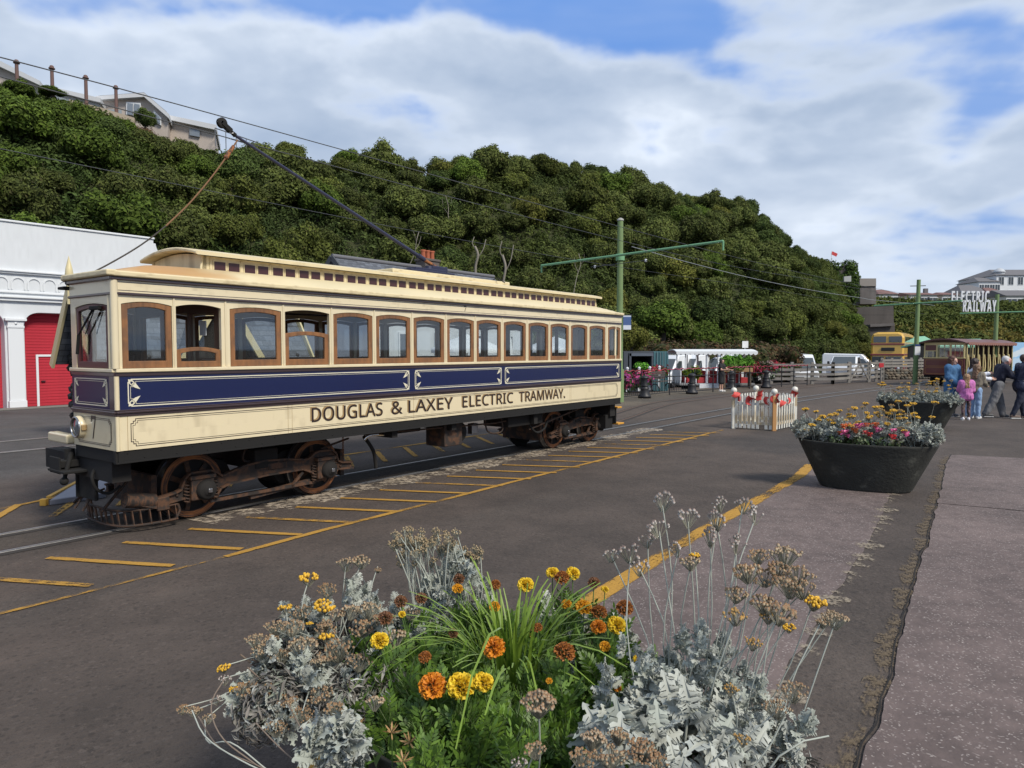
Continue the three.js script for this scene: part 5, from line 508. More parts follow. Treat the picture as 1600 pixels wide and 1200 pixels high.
  part('brake_beam', box(cx - wx - 0.46, cx - wx - 0.40, 0.2, 0.55, -0.45, 0.45), TM.frame, tram); part('brake_beam', box(cx + wx + 0.40, cx + wx + 0.46, 0.2, 0.55, -0.45, 0.45), TM.frame, tram); part('brake_pipe', tube([[cx + 0.15, 0.8, 0.5], [cx - 0.22, 0.72, 0.52], [cx - 0.25, 0.6, 0.52], [cx - 0.1, 0.56, 0.52]], 0.016, 6), TM.frame, tram); part('brake_rod', rod([cx + wx, 0.62, 0.56], [cx + wx + 0.5, 0.7, 0.5], 0.014, 0.014, 6), TM.frame, tram);
  const ch = []; for (let k = 0; k < 12; k++) ch.push(new THREE.TorusGeometry(0.014, 0.004, 5, 8).rotateY(k % 2 ? Math.PI / 2 : 0).translate(cx + wx + 0.36, 0.74 - k * 0.022, 0.56)); part('chain', ch, TM.rust, tram);
}
bogie(1.88, 1.67, true); bogie(8.9, 1.32, false);
// underframe equipment between the bogies
{ const X = (u) => u - LX;
  part('resistance_box', box(X(4.75), X(5.15), 0.44, 0.81, 0.45, 0.85, 0.015), TM.frame, tram); part('air_cylinder', rod([X(5.2), 0.62, 0.3], [X(5.2), 0.62, 0.75], 0.16, 0.16, 16), TM.under, tram); part('pipe_bracket', [box(X(5.55), X(5.7), 0.55, 0.72, 0.6, 0.7, 0.01)], TM.steel, tram); part('step_iron', tube([[X(5.8), 0.8, 0.75], [X(5.82), 0.58, 0.8], [X(6.2), 0.56, 0.8], [X(6.22), 0.8, 0.75]], 0.014, 6), TM.frame, tram); part('battery_box', box(X(6.3), X(7.3), 0.6, 0.81, 0.3, 0.85, 0.015), TM.under, tram); part('control_box', box(X(4.0), X(4.7), 0.66, 0.81, -0.6, 0.4, 0.015), TM.under, tram);
  part('truss_rod', [rod([X(3.4), 0.77, 0.8], [X(6.0), 0.70, 0.8], 0.014, 0.014, 6), rod([X(6.0), 0.70, 0.8], [X(7.4), 0.76, 0.8], 0.014, 0.014, 6), rod([X(7.0), 0.5, 0.75], [X(8.6), 0.8, 0.85], 0.02, 0.02, 6)], TM.frame, tram); part('brake_handle', tube([[X(3.25), 0.70, 0.78], [X(3.3), 0.745, 0.8], [X(3.62), 0.742, 0.8]], 0.022, 8), TM.chrome, tram); part('hose', tube([[X(6.9), 0.8, 0.8], [X(6.92), 0.6, 0.83], [X(7.1), 0.45, 0.85], [X(7.4), 0.5, 0.82], [X(7.5), 0.62, 0.8]], 0.02, 6), TM.black, tram); part('cross_member', [box(X(3.6), X(3.7), 0.7, 0.81, -0.95, 0.95), box(X(4.8), X(4.9), 0.7, 0.81, -0.95, 0.95), box(X(6.9), X(7.0), 0.62, 0.81, -0.95, 0.95)], TM.under, tram); part('sand_pipe', tube([[X(3.4), 0.72, 0.6], [X(3.55), 0.5, 0.62], [X(3.6), 0.25, 0.62]], 0.025, 6), TM.under, tram); part('headstock', box(X(0.02), X(0.2), 0.6, 0.81, -0.8, 0.86), TM.under, tram); part('headstock', box(X(9.6), X(9.8), 0.55, 0.81, -0.86, 0.9), TM.under, tram);
  for (const s of [1, -1]) part('footstep', [box(X(9.5), X(9.78), 0.3, 0.58, 0.55 * s, 0.85 * s)], TM.black, tram); const or = mat([0.55, 0.27, 0.03], 0.6); part('step_board', box(X(9.82), X(10.0), 0.7, 0.735, 0.3, 0.95, 0.008), or, tram); part('step_board', box(X(9.85), X(10.1), 0.36, 0.395, 0.3, 0.95, 0.008), or, tram); part('step_hanger', [box(X(9.83), X(9.86), 0.39, 0.70, 0.35, 0.9)], TM.black, tram);
  // near end gear: coupler, buffer board, lamp, lifeguard
  part('buffer_board', box(X(-0.06), X(0.05), 0.92, 1.02, -0.5, 0.0, 0.02), TM.cream, tram); part('coupler', [box(X(-0.17), X(0.1), 0.69, 0.77, -0.05, 0.11, 0.015), box(X(-0.19), X(-0.17), 0.64, 0.81, -0.10, 0.16, 0.01), rod([X(-0.05), 0.84, 0.09], [X(-0.16), 0.60, 0.2], 0.025, 0.02, 8), rod([X(-0.05), 0.72, 0.04], [X(-0.05), 0.88, 0.04], 0.05, 0.05, 10), box(X(-0.2), X(0.12), 0.655, 0.68, -0.12, 0.3, 0.005)], TM.black, tram); part('coupler_weight', new THREE.SphereGeometry(0.042, 12, 8).translate(X(-0.165), 0.575, 0.205), TM.black, tram); part('gate_plate', [box(X(0.04), X(0.08), 0.36, 0.655, -0.02, 0.40, 0.01), rod([X(0.04), 0.36, 0.0], [X(0.04), 0.65, 0.0], 0.025, 0.025, 8)], TM.black, tram); part('tail_lamp', lathe([[0, 0.0], [0.04, 0.0], [0.075, 0.05], [0.08, 0.12], [0.03, 0.19], [0, 0.2]], 16).rotateZ(-Math.PI / 2 + 0.2).translate(X(0.08), 0.71, 0.55), TM.steel, tram);
  part('hose_loop', tube([[X(0.05), 0.72, 0.42], [X(-0.02), 0.62, 0.5], [X(0.02), 0.5, 0.5], [X(0.14), 0.44, 0.5], [X(0.25), 0.5, 0.5]], 0.016, 6), TM.black, tram); part('beam_end', [rod([X(0.55), 0.30, 0.58], [X(0.25), 0.36, 0.58], 0.08, 0.08, 12), bar([X(0.25), 0.36, 0.58], [X(0.6), 0.24, 0.6], 0.1, 0.06)], TM.frame, tram);
  const path = [[0.78, 0.62], [0.6, 0.63], [0.4, 0.6], [0.27, 0.52], [0.2, 0.36], [0.19, 0.12], [0.2, -0.15], [0.26, -0.36], [0.36, -0.48]], cv = new THREE.CatmullRomCurve3(path.map(p => V3(X(p[0]), 0, p[1])));
  const lg = part('lifeguard', [new THREE.TubeGeometry(cv, 40, 0.014, 5).translate(0, 0.235, 0), new THREE.TubeGeometry(cv, 40, 0.016, 5).translate(0, 0.075, 0), tube([[X(0.78), 0.24, 0.62], [X(0.80), 0.16, 0.62], [X(0.76), 0.08, 0.62]], 0.016, 5)], TM.frame, tram); for (let k = 0; k < 17; k++) { const p = cv.getPoint((k + 0.4) / 17); part('slat', bar([p.x, 0.235, p.z], [p.x + 0.02, 0.075, p.z], 0.035, 0.012), TM.frame, lg); } part('stay', [rod([X(0.1), 0.24, 0.4], [X(0.4), 0.5, 0.3], 0.016, 0.016, 6), rod([X(0.1), 0.24, -0.3], [X(0.4), 0.5, -0.3], 0.016, 0.016, 6), tube([[X(0.0), 0.24, 0.2], [X(0.1), 0.4, 0.22], [X(0.2), 0.45, 0.25]], 0.012, 5), tube([[X(0.0), 0.24, 0.0], [X(0.1), 0.38, 0.02], [X(0.2), 0.42, 0.05]], 0.012, 5), box(X(0.55), X(0.68), 0.2, 0.34, 0.62, 0.66, 0.01)], TM.frame, lg);
}
// ================================================================ STREET: POLES, WIRES, FENCES, VEHICLES
const polGreen = plaster([0.16, 0.235, 0.10], 501, 0.8), armGreen = mat([0.15, 0.33, 0.17], 0.6), wireM = mat([0.05, 0.055, 0.06], 0.6), paleWire = mat([0.22, 0.24, 0.25], 0.6);
{
  const base = at(968, HORIZON, 26).setY(0), t = thing('catenary_pole', 'tall green tramway pole with a long crossarm behind the rear of the cream tram', 'pole', base); const hTop = at(968, 345, 26).y, hArm = at(968, 402, 26).y;
  part('shaft', rod([0, 0, 0], [0, hTop, 0], 0.13, 0.10, 14), polGreen, t); part('base_sleeve', rod([0, 0, 0], [0, 1.2, 0], 0.17, 0.165, 14), polGreen, t); part('cap', lathe([[0.12, 0], [0.12, 0.05], [0.05, 0.1], [0, 0.11]], 12).translate(0, hTop, 0), mat([0.3, 0.3, 0.28], 0.6), t);
  const l = at(846, 415, 28.6).sub(base), r = at(1130, 377, 22.2).sub(base); part('crossarm', rod(l, r, 0.045, 0.045, 10), armGreen, t); part('collar', rod([0, hArm - 0.12, 0], [0, hArm + 0.12, 0], 0.16, 0.16, 14), armGreen, t);
  for (const e of [l, r]) part('drop_bracket', rod(e, e.clone().add(V3(0, -0.28, 0)), 0.035, 0.03, 8), armGreen, t); const sh = new THREE.Vector3(0, -0.35, 0); part('span_rod', rod(l.clone().multiplyScalar(0.35).add(V3(0, hArm * 0.65 - 0.25, 0)), r.clone().multiplyScalar(0.3).add(V3(0, hArm * 0.7 - 0.25, 0)), 0.012, 0.012, 5), wireM, t); for (const [e, k] of [[l, 0.3], [r, 0.28]]) part('insulator', lathe([[0, 0], [0.05, 0.02], [0.03, 0.06], [0.05, 0.1], [0, 0.12]], 8).translate(e.x * k, e.y * k + hArm * (1 - k) - 0.31, e.z * k), trimWhite, t);
  const bn = thing('street_banner', 'small blue and white banner on a bracket beside the catenary pole', 'banner', base); const bp = (px, py) => at(px, py, 25.6).sub(base); const b0 = bp(974, 493), b1 = bp(986, 515); part('panel', box(b0.x, b1.x, b1.y, b0.y, b0.z - 0.02, b0.z), new THREE.MeshStandardMaterial({ map: colTex(64, (u, v) => v > 0.55 && v < 0.9 ? [0.62, 0.66, 0.72] : v > 0.2 && v < 0.5 ? [0.55, 0.6, 0.68] : [0.06, 0.11, 0.26], 1), roughness: 0.5 }), bn); part('bracket', rod([0.1, b0.y + 0.03, 0.02], [b1.x + 0.03, b0.y + 0.03, b0.z], 0.015, 0.015, 5), blackIron, bn);
  for (const [px, py, D, nm, lb] of [[1433, 437, 39.5, 'catenary_pole', 'green tramway pole standing between the yellow bus and the maroon tram'], [1556, 460, 41, 'catenary_pole', 'green tramway pole at the right end of the railway lettering']]) { const b = at(px - 2, HORIZON, D).setY(0), q = thing(nm, lb, 'pole', b), h = at(px, py, D).y; part('shaft', rod([0, 0, 0], [0.06, h, 0], 0.13, 0.10, 12), polGreen, q); if (px < 1500) { part('crosspiece', rod([-0.4, h - 0.35, 0], [0.45, h - 0.33, 0], 0.025, 0.025, 6), wireM, q); const a = at(1366, 478, D + 3).sub(b), c = at(1503, 470, D - 3).sub(b); part('crossarm', rod(a, c, 0.05, 0.05, 8), armGreen, q); part('notice', box(-0.14, 0.16, 1.62, 2.1, 0.14, 0.16), trimWhite, q); part('notice_strip', box(-0.12, 0.14, 2.13, 2.22, 0.14, 0.16), mat([0.02, 0.04, 0.16], 0.5), q); } else { const a = at(1500, 490, D + 1).sub(b), c = at(1640, 486, D - 2).sub(b); part('crossarm', rod(a, c, 0.045, 0.045, 8), armGreen, q); } }
  const sg = thing('railway_sign', 'white lettering reading ELECTRIC RAILWAY hung between the green poles', 'sign', at(1520, 487, 40)); const S = sg.position; const letters = (str, x0, x1, y0, y1) => { const a = at(x0, y1, 40).sub(S), b = at(x1, y0, 40).sub(S), n = str.length, g = new TextGeometry(str, { font, size: 1, depth: 0.05, curveSegments: 4 }); g.computeBoundingBox(); const k = (b.x - a.x) / (g.boundingBox.max.x - g.boundingBox.min.x); let x = a.x; for (const ch of str) { const q = new TextGeometry(ch, { font, size: 1, depth: 0.06, curveSegments: 4 }); const adv = font.data.glyphs[ch].ha / font.data.resolution * k; q.scale(k * 0.84, (b.y - a.y) / 0.72, 1); part('letter', q.translate(x, a.y, 0), trimWhite, sg); x += adv; } part('carrier_bar', [box(a.x - 0.1, b.x + 0.1, a.y + 0.08, a.y + 0.11, -0.03, -0.005), box(a.x - 0.1, b.x + 0.1, b.y - 0.12, b.y - 0.09, -0.03, -0.005)], wireM, sg); }; letters('ELECTRIC', 1485, 1545, 459.5, 472); letters('RAILWAY', 1503, 1556, 474, 487);
}
{
  const wires = [['trolley wire touching the pole wheel over the near track', (u) => tp(u, -1.03 + curve(u), 4.735 - 0.06 * sstep(1.5, -3, u) + 0.1 * sstep(8, 30, u)), -12, 62, 0.0065, wireM], ['slack feeder wire just beside the trolley wire over the tram', (u) => tp(u, -1.27 + curve(u), 4.64 - 0.14 * Math.sin(Math.PI * clamp((u + 3) / 30)) + 0.1 * sstep(15, 30, u)), -12, 55, 0.0065, wireM], ['long pale wire over the second track crossing the wooded hillside', (u) => tp(u, -4.7 + curve(u) * 0.8, 4.72 - 0.1 * Math.sin(u * 0.15)), -12, 60, 0.006, wireM], ['thin far wire above the second track by the crossarm', (u) => tp(u, -4.2 + curve(u) * 0.8, 5.3 - 0.3 * Math.sin(Math.PI * clamp((u - 18) / 40))), 18, 60, 0.013, paleWire]];
  for (const [lb, f, a, b, r, m] of wires) { const P = []; for (let k = 0; k <= 30; k++) P.push(f(lerp(a, b, k / 30))); top('overhead_wire', new THREE.TubeGeometry(new THREE.CatmullRomCurve3(P), 90, r, 5), m, lb, 'wire'); }
}
// ---- black railing with flowers along the far side of the tracks
const railPts = [[968, 625], [1002, 622], [1046, 617], [1085, 614.5], [1114, 612.5], [1148, 609.5], [1171, 607.5], [1198, 606], [1221, 604.5], [1240, 603.5], [1261, 602.5]].map(p => gp(p[0], p[1]));
{
  const t = thing('railing', 'black metal railing with red bunting beyond the tracks', 'railing'), H = 1.08;
  railPts.forEach((p, i) => { part('post', rod(p, p.clone().setY(H + 0.04), 0.028, 0.026, 8), blackIron, t); if (!i) return; const q = railPts[i - 1]; for (const y of [H, H - 0.3, 0.12]) part('rail', rod(q.clone().setY(y), p.clone().setY(y), 0.016, 0.016, 6), blackIron, t); if (i < 4) { const n = 11; for (let k = 1; k < n; k++) { const c = q.clone().lerp(p, k / n); part('baluster', rod(c.clone().setY(0.12), c.clone().setY(i === 3 ? 0.6 : H - 0.3), 0.009, 0.009, 5), blackIron, t); } } });
  const red = mat([0.26, 0.028, 0.045], 0.85), pinkB = mat([0.34, 0.07, 0.12], 0.85); let ii = 0; for (let i = 1; i < railPts.length; i++) { const q = railPts[i - 1], p = railPts[i], P = []; for (let k = 0; k <= 10; k++) { const c = q.clone().lerp(p, k / 10); c.y = H + 0.01 + 0.03 * Math.sin(k * 2.3 + i); c.z += 0.03; P.push(c); } part('bunting', new THREE.TubeGeometry(new THREE.CatmullRomCurve3(P), 20, 0.018, 5), i % 3 ? red : pinkB, t); }
}
// ---- flower clumps shared by the troughs
function flowerClump(name, label, pos, r, cols, n, seed, parent) { const rr = rng(seed), bl = []; for (let i = 0; i < 7; i++) bl.push([r * (rr() - 0.5) * 1.6, r * (0.4 + 0.3 * rr()), r * (rr() - 0.5) * 0.9, r * (0.4 + 0.2 * rr()), rr()]); const t = thing(name, label, 'flowers', pos); part('foliage', leafCloud((n * 0.55) | 0, bl, r * 0.2, seed, [[0.05, 0.10, 0.025], [0.07, 0.13, 0.03]], 0.8), treeMats[0], t); part('blossom', leafCloud(n, bl.map(b => [b[0], b[1] + 0.03, b[2] + 0.03, b[3] * 1.03, b[4]]), r * 0.13, seed + 1, cols, 0, 0.8, 0.5), treeMats[0], t); return t; }
{
  const pk = [[0.38, 0.07, 0.20], [0.30, 0.04, 0.08], [0.28, 0.06, 0.26], [0.38, 0.14, 0.2]], rd = [[0.32, 0.035, 0.05], [0.26, 0.03, 0.08], [0.36, 0.10, 0.13]];
  const offs = (px, py, k = 0.5) => { const p = gp(px, py); return p.add(V3(-NV.x * k, 0, -NV.z * k)); };
  flowerClump('flower_basket', 'mound of pink and red petunias by the railing just right of the cream tram', gp(990, 616).setY(0.25), 0.62, pk, 420, 601);
  flowerClump('flower_basket', 'purple flowers spilling at the very end of the cream tram', gp(975, 612).setY(0.35), 0.4, [[0.35, 0.1, 0.5], [0.5, 0.1, 0.35]], 220, 603);
  flowerClump('flower_trough', 'red flowers in a trough behind the right part of the railing', offs(1226, 600).setY(0.5), 0.6, rd, 340, 605); flowerClump('flower_trough', 'red and pink flowers beside the rightmost iron bollard', offs(1190, 603).setY(0.5), 0.55, rd, 320, 607); flowerClump('flower_trough', 'dark red flowers low by the railing left of the green bushy planter', offs(1070, 606, 1.5).setY(0.5), 0.5, rd, 260, 609); flowerClump('flower_basket', 'small mound of white flowers at the foot of the railing', offs(1206, 603, 0.2).setY(0.3), 0.3, [[0.6, 0.6, 0.56], [0.5, 0.55, 0.5]], 200, 611);
  flowerClump('potted_plant', 'yellow green leafy plant in a pot on the second iron bollard', gp(1080, 613).setY(0.62), 0.42, [[0.22, 0.3, 0.03], [0.3, 0.3, 0.04]], 240, 613); flowerClump('potted_plant', 'leafy green plant in a pot on the third iron bollard', gp(1143, 607).setY(0.9), 0.25, [[0.12, 0.2, 0.04]], 160, 615); flowerClump('potted_plant', 'pale dried plant on the rightmost iron bollard', gp(1196, 605).setY(1.0), 0.28, [[0.3, 0.2, 0.2], [0.25, 0.22, 0.18]], 160, 617);
  const gb = thing('crate_planter', 'wooden box planter overflowing with bright green foliage by the railing', 'planter', offs(1163, 606, 0.4)); part('box', box(-0.75, 0.75, 0.8, 1.0, -0.22, 0.22, 0.01), mat([0.30, 0.19, 0.09], 0.8), gb); for (const x of [-0.65, 0.65]) part('leg', box(x - 0.04, x + 0.04, 0, 0.8, -0.15, 0.15), mat([0.12, 0.09, 0.06], 0.9), gb); const bl = []; const r = rng(8); for (let i = 0; i < 10; i++) bl.push([(r() - 0.5) * 1.3, 1.12 + 0.15 * r(), (r() - 0.5) * 0.3, 0.28 + 0.1 * r(), r()]); part('foliage', leafCloud(900, bl, 0.13, 618, [[0.13, 0.30, 0.04], [0.10, 0.24, 0.03], [0.2, 0.36, 0.05]], 0.7, 0.3, 0.7), treeMats[0], gb);
  const bol = thing('iron_bollard', 'black cast-iron bollard at the railing nearest the cream tram', 'bollard', gp(1007, 622)), prof = [[0, 0], [0.26, 0], [0.26, 0.10], [0.19, 0.16], [0.17, 0.36], [0.2, 0.40], [0.13, 0.46], [0.11, 0.72], [0.16, 0.78], [0.16, 0.84], [0.05, 0.9], [0, 0.9]]; part('body', lathe(prof, 16), blackIron, bol); part('ring', new THREE.TorusGeometry(0.15, 0.025, 8, 18).rotateX(Math.PI / 2).translate(0, 0.5, 0), blackIron, bol);
  dup(bol, gp(1081, 615.5), 0, 'black cast-iron bollard carrying a yellow green potted plant'); dup(bol, gp(1143, 608), 0, 'black cast-iron bollard right of the woman in black'); dup(bol, gp(1197, 606.5), 0, 'black cast-iron bollard beside the small white flowers');
  const bench = thing('bench', 'dark slatted bench with curved iron ends behind the railing', 'bench', gp(1036, 610), PSI); for (let k = 0; k < 5; k++) part('slat', box(-0.8, 0.8, 0.42 + 0.0, 0.45, -0.25 + k * 0.09, -0.18 + k * 0.09), mat([0.07, 0.06, 0.055], 0.7), bench); for (let k = 0; k < 4; k++) part('back_slat', box(-0.8, 0.8, 0.52 + k * 0.1, 0.60 + k * 0.1, -0.3, -0.27), mat([0.07, 0.06, 0.055], 0.7), bench); for (const x of [-0.75, 0.75]) part('end', [new THREE.TorusGeometry(0.2, 0.025, 6, 14, Math.PI).rotateY(Math.PI / 2).translate(x, 0.12, -0.05), rod([x, 0, -0.25], [x, 0.9, -0.3], 0.025, 0.025, 6), rod([x, 0, 0.2], [x, 0.65, 0.2], 0.025, 0.025, 6), rod([x, 0.65, 0.2], [x, 0.65, -0.28], 0.025, 0.025, 6)], blackIron, bench);
  const pp = thing('white_post', 'white fence post with a knob and red ribbon right behind the end of the tram', 'post', gp(980, 612), 0, 'white posts with red ribbons behind the railing'); part('post', box(-0.05, 0.05, 0, 1.0, -0.05, 0.05), trimWhite, pp); part('knob', new THREE.SphereGeometry(0.07, 10, 8).translate(0, 1.06, 0), trimWhite, pp); part('ribbon', lathe([[0.06, 0.7], [0.12, 0.76], [0.13, 0.86], [0.06, 0.9]], 8), mat([0.5, 0.06, 0.07], 0.8), pp); dup(pp, gp(998.5, 611), 0, 'white fence post with a knob second right of the tram end'); dup(pp, gp(1015, 609), 0, 'white fence post with a knob in front of the container opening'); dup(pp, gp(1030, 607), 0, 'white fence post with a knob in front of the teal container doors');
  const sp = thing('notice_post', 'white notice on a post rising above the white canopied car', 'sign', gp(1163, 602)); part('post', rod([0, 0, 0], [0, at(1163, 536, gp(1163, 602).z * -1).y, 0], 0.04, 0.04, 8), mat([0.35, 0.35, 0.35], 0.5), sp); const y1 = at(1163, 533, -gp(1163, 602).z).y; part('plate', box(-0.16, 0.16, y1 - 0.36, y1, 0.04, 0.06), new THREE.MeshStandardMaterial({ map: colTex(32, (u, v) => (v > 0.2 && v < 0.85 && Math.floor(v * 8) % 2 && u > 0.25 && u < 0.75) ? [0.12, 0.12, 0.12] : [0.72, 0.72, 0.7], 1), roughness: 0.5 }), sp);
}
// ---- container, canopied car, vans
{
  const cdk = mat([0.055, 0.065, 0.08], 0.6), teal = mat([0.055, 0.14, 0.16], 0.5), q = (px) => at(px, HORIZON, 43).x, hT = at(1000, 549, 43).y + 0.6; const t = thing('shipping_container', 'dark blue-grey container with an open front and teal doors beside the tram end', 'container', [0, -0.6, 0]); const x0 = q(975), x1 = q(1021), x2 = q(1042.5), z = -43;
  part('shell', [box(x0, x1, hT - 0.12, hT, z - 4, z), box(x0, x0 + 0.25, 0, hT - 0.121, z - 4, z), box(x0 + 0.32, x0 + 0.45, 0, hT - 0.121, z - 4, z + 0.02), box(x1 - 0.1, x1, 0, hT - 0.121, z - 4, z + 0.01), box(x0, x1, 0, hT, z - 4.1, z - 4.01), box(x0, x1, 0, 0.1, z - 4, z + 0.01)], cdk, t); part('lintel', box(x0 + 0.3, x1, hT - 0.28, hT - 0.12, z - 0.05, z + 0.02), mat([0.10, 0.12, 0.15], 0.5), t); const cr = []; for (let x = x1 + 0.02; x < x2; x += 0.16) cr.push(box(x, x + 0.09, 0.05, hT - 0.03, z, z + 0.03, 0.01)); part('door', [box(x1 + 0.005, x2, 0.02, hT, z - 4, z), ...cr], teal, t); for (let k = 0; k < 3; k++) part('lock_rod', rod([lerp(x1, x2, 0.25 + 0.25 * k), 0.05, z + 0.05], [lerp(x1, x2, 0.25 + 0.25 * k), hT - 0.05, z + 0.05], 0.015, 0.015, 6), mat([0.2, 0.25, 0.26], 0.4), t); part('shelf', [box(x0 + 0.6, x1 - 0.15, 0.95, 1.0, z - 1.6, z - 1.1), box(x0 + 0.6, x1 - 0.15, 1.3, 1.34, z - 1.6, z - 1.1)], mat([0.35, 0.26, 0.15], 0.8), t); part('crate', [box(x0 + 0.9, x0 + 1.3, 1.0, 1.25, z - 1.5, z - 1.15), box(x0 + 1.5, x0 + 1.8, 0.4, 0.95, z - 1.3, z - 1.0)], mat([0.4, 0.36, 0.3], 0.8), t);
  flowerClump('potted_plant', 'bright green plant on a table before the open container', gp(1001, 603).setY(0.8), 0.35, [[0.16, 0.42, 0.05], [0.2, 0.5, 0.06]], 220, 631);
  const D = 36.5, cx = (px) => at(px, HORIZON, D).x, hR = at(1100, 545, D).y + 0.3; const c = thing('canopied_car', 'white open passenger car with a scalloped canopy and red seats beyond the railing', 'tram', [0, -0.3, -D]); const a = cx(1056), b = cx(1183), w = 1.9; const rs = new THREE.Shape(); rs.moveTo(-w / 2 - 0.1, hR - 0.14); rs.quadraticCurveTo(0, hR + 0.1, w / 2 + 0.1, hR - 0.14); rs.lineTo(w / 2 + 0.1, hR - 0.18); rs.quadraticCurveTo(0, hR + 0.04, -w / 2 - 0.1, hR - 0.18); rs.closePath(); part('canopy', ext(rs, b - a, 0, 10).rotateY(Math.PI / 2).translate(a, 0, -w / 2), trimWhite, c);
  const vs = new THREE.Shape(), n = 18; vs.moveTo(a, hR - 0.13); for (let k = 0; k < n; k++) { const s0 = lerp(a, b, k / n), s1 = lerp(a, b, (k + 1) / n); if (!k) vs.lineTo(s0, hR - 0.24); vs.quadraticCurveTo((s0 + s1) / 2, hR - 0.40, s1, hR - 0.24); } vs.lineTo(b, hR - 0.13); vs.closePath(); part('valance', ext(vs, 0.02, 0, 5).translate(0, 0, 0.11), trimWhite, c); part('valance', ext(vs, 0.02, 0, 5).translate(0, 0, -w - 0.1), trimWhite, c);
  for (let k = 0; k < 7; k++) { const x = lerp(a + 0.5, b - 0.35, k / 6); for (const z of [0, -w]) part('post', rod([x, 0.5, z], [x, hR - 0.15, z], k === 2 ? 0.07 : 0.03, k === 2 ? 0.07 : 0.03, 8), trimWhite, c); if (k < 6) part('seat', [box(x + 0.1, x + 0.5, 0.5, 0.78, -w + 0.05, -0.05, 0.02), box(x + 0.08, x + 0.14, 0.78, 1.12, -w + 0.05, -0.05, 0.02)], mat([0.40, 0.03, 0.035], 0.6), c); } part('deck', box(a + 0.2, b - 0.1, 0.38, 0.5, -w, 0.05, 0.02), mat([0.2, 0.2, 0.2], 0.8), c); part('side_board', box(cx(1093), cx(1123), 0.22, 0.48, 0.06, 0.09, 0.005), trimWhite, c); part('step', box(a + 0.3, b - 0.3, 0.18, 0.21, 0.05, 0.25), mat([0.05, 0.05, 0.05], 0.8), c); for (const x of [a + 0.9, b - 0.9]) for (const z of [-0.3, -w + 0.3]) part('wheel', rod([x, 0.2, z - 0.05], [x, 0.2, z + 0.05], 0.2, 0.2, 16), blackIron, c); part('end_panel', box(a + 0.25, a + 0.3, 0.5, 1.15, -w, 0), trimWhite, c);
}
const vanWhite = new THREE.MeshPhysicalMaterial({ color: L3(0.70, 0.72, 0.74), roughness: 0.3, clearcoat: 0.7, side: THREE.DoubleSide }), carGlass = new THREE.MeshPhysicalMaterial({ color: L3(0.045, 0.055, 0.06), roughness: 0.05, clearcoat: 1, side: THREE.DoubleSide }), plastic = mat([0.02, 0.02, 0.022], 0.6), lampM = new THREE.MeshPhysicalMaterial({ color: L3(0.55, 0.57, 0.6), roughness: 0.1, clearcoat: 1 });
const wheelT = new THREE.CylinderGeometry(0.33, 0.33, 0.22, 22).rotateX(Math.PI / 2), wheelR = lathe([[0, 0.02], [0.06, 0.03], [0.17, 0.015], [0.2, 0.0]], 16).rotateX(Math.PI / 2).translate(0, 0, 0.105);
// side profile in metres, nose towards +x; width along z
function vehicle(name, label, cat, pos, turn, prof, w, o) { const t = thing(name, label, cat, pos, turn); const g = ext(poly(prof), w, 0.07).translate(0, 0, -w / 2); const p = g.attributes.position; for (let i = 0; i < p.count; i++) { const y = p.getY(i); if (y > o.waist) p.setZ(i, p.getZ(i) * (1 - 0.11 * (y - o.waist) / (o.h - o.waist))); } g.computeVertexNormals(); part('body', g, o.paint || vanWhite, t); const hw = w / 2;
  const panel = (nm, pts, off) => { const P = []; const q = pts.map(v => V3(...v)); for (let k = 1; k < q.length - 1; k++) for (const v of [q[0], q[k], q[k + 1]]) P.push(v.x, v.y, v.z); const gg = new THREE.BufferGeometry(); gg.setAttribute('position', new THREE.Float32BufferAttribute(P, 3)); gg.computeVertexNormals(); return part(nm, gg, carGlass, t); };
  const [ax, ay, bx, by] = o.screen, nx = (ay - by), ny = (bx - ax), nl = Math.hypot(nx, ny), e = 0.02, sx = Math.abs(nx / nl) * e, sy = Math.abs(ny / nl) * e, k = (y) => hw * (1 - 0.11 * (y - o.waist) / (o.h - o.waist)) - 0.12; panel('windscreen', [[ax + sx, ay + sy, -k(ay)], [bx + sx, by + sy, -k(by)], [bx + sx, by + sy, k(by)], [ax + sx, ay + sy, k(ay)]]);
  for (const s of [1, -1]) { for (const sw of o.side) panel('side_window', sw.map(v => [v[0], v[1], s * (hw * (1 - 0.11 * (v[1] - o.waist) / (o.h - o.waist)) + 0.008)])); for (const x of o.wheels) { const wh = part('wheel', wheelT, plastic, t); wh.position.set(x, 0.33, s * (hw - 0.10)); const r = part('rim', wheelR, TM.steel, wh); if (s < 0) r.rotation.y = Math.PI; } part('headlight', cbox(0.1, 0.18, 0.3, o.nose - 0.04, o.lampY, s * (hw - 0.25), 0.03), lampM, t); part('wing_mirror', cbox(0.1, 0.22, 0.16, bx - 0.25, by + 0.12, s * (hw + 0.09), 0.03), plastic, t); }
  part('bumper', cbox(0.16, 0.26, w - 0.1, o.nose, 0.42, 0, 0.05), plastic, t); part('grille', cbox(0.06, 0.18, w * 0.45, o.nose + 0.01, o.lampY - 0.05, 0, 0.02), plastic, t); part('number_plate', cbox(0.02, 0.11, 0.5, o.nose + 0.09, 0.5, 0), mat([0.6, 0.6, 0.55], 0.5), t); return t; }
const vanProf = [[-2.7, 0.3], [2.55, 0.3], [2.62, 0.75], [2.5, 1.0], [1.85, 1.2], [1.0, 2.15], [0.7, 2.42], [-2.55, 2.5], [-2.7, 2.3]], vanO = { waist: 1.2, h: 2.5, screen: [1.02, 2.13, 1.83, 1.22], side: [[[0.35, 1.25], [1.55, 1.25], [0.85, 1.98], [0.35, 1.98]]], wheels: [1.7, -1.7], nose: 2.58, lampY: 0.85 };
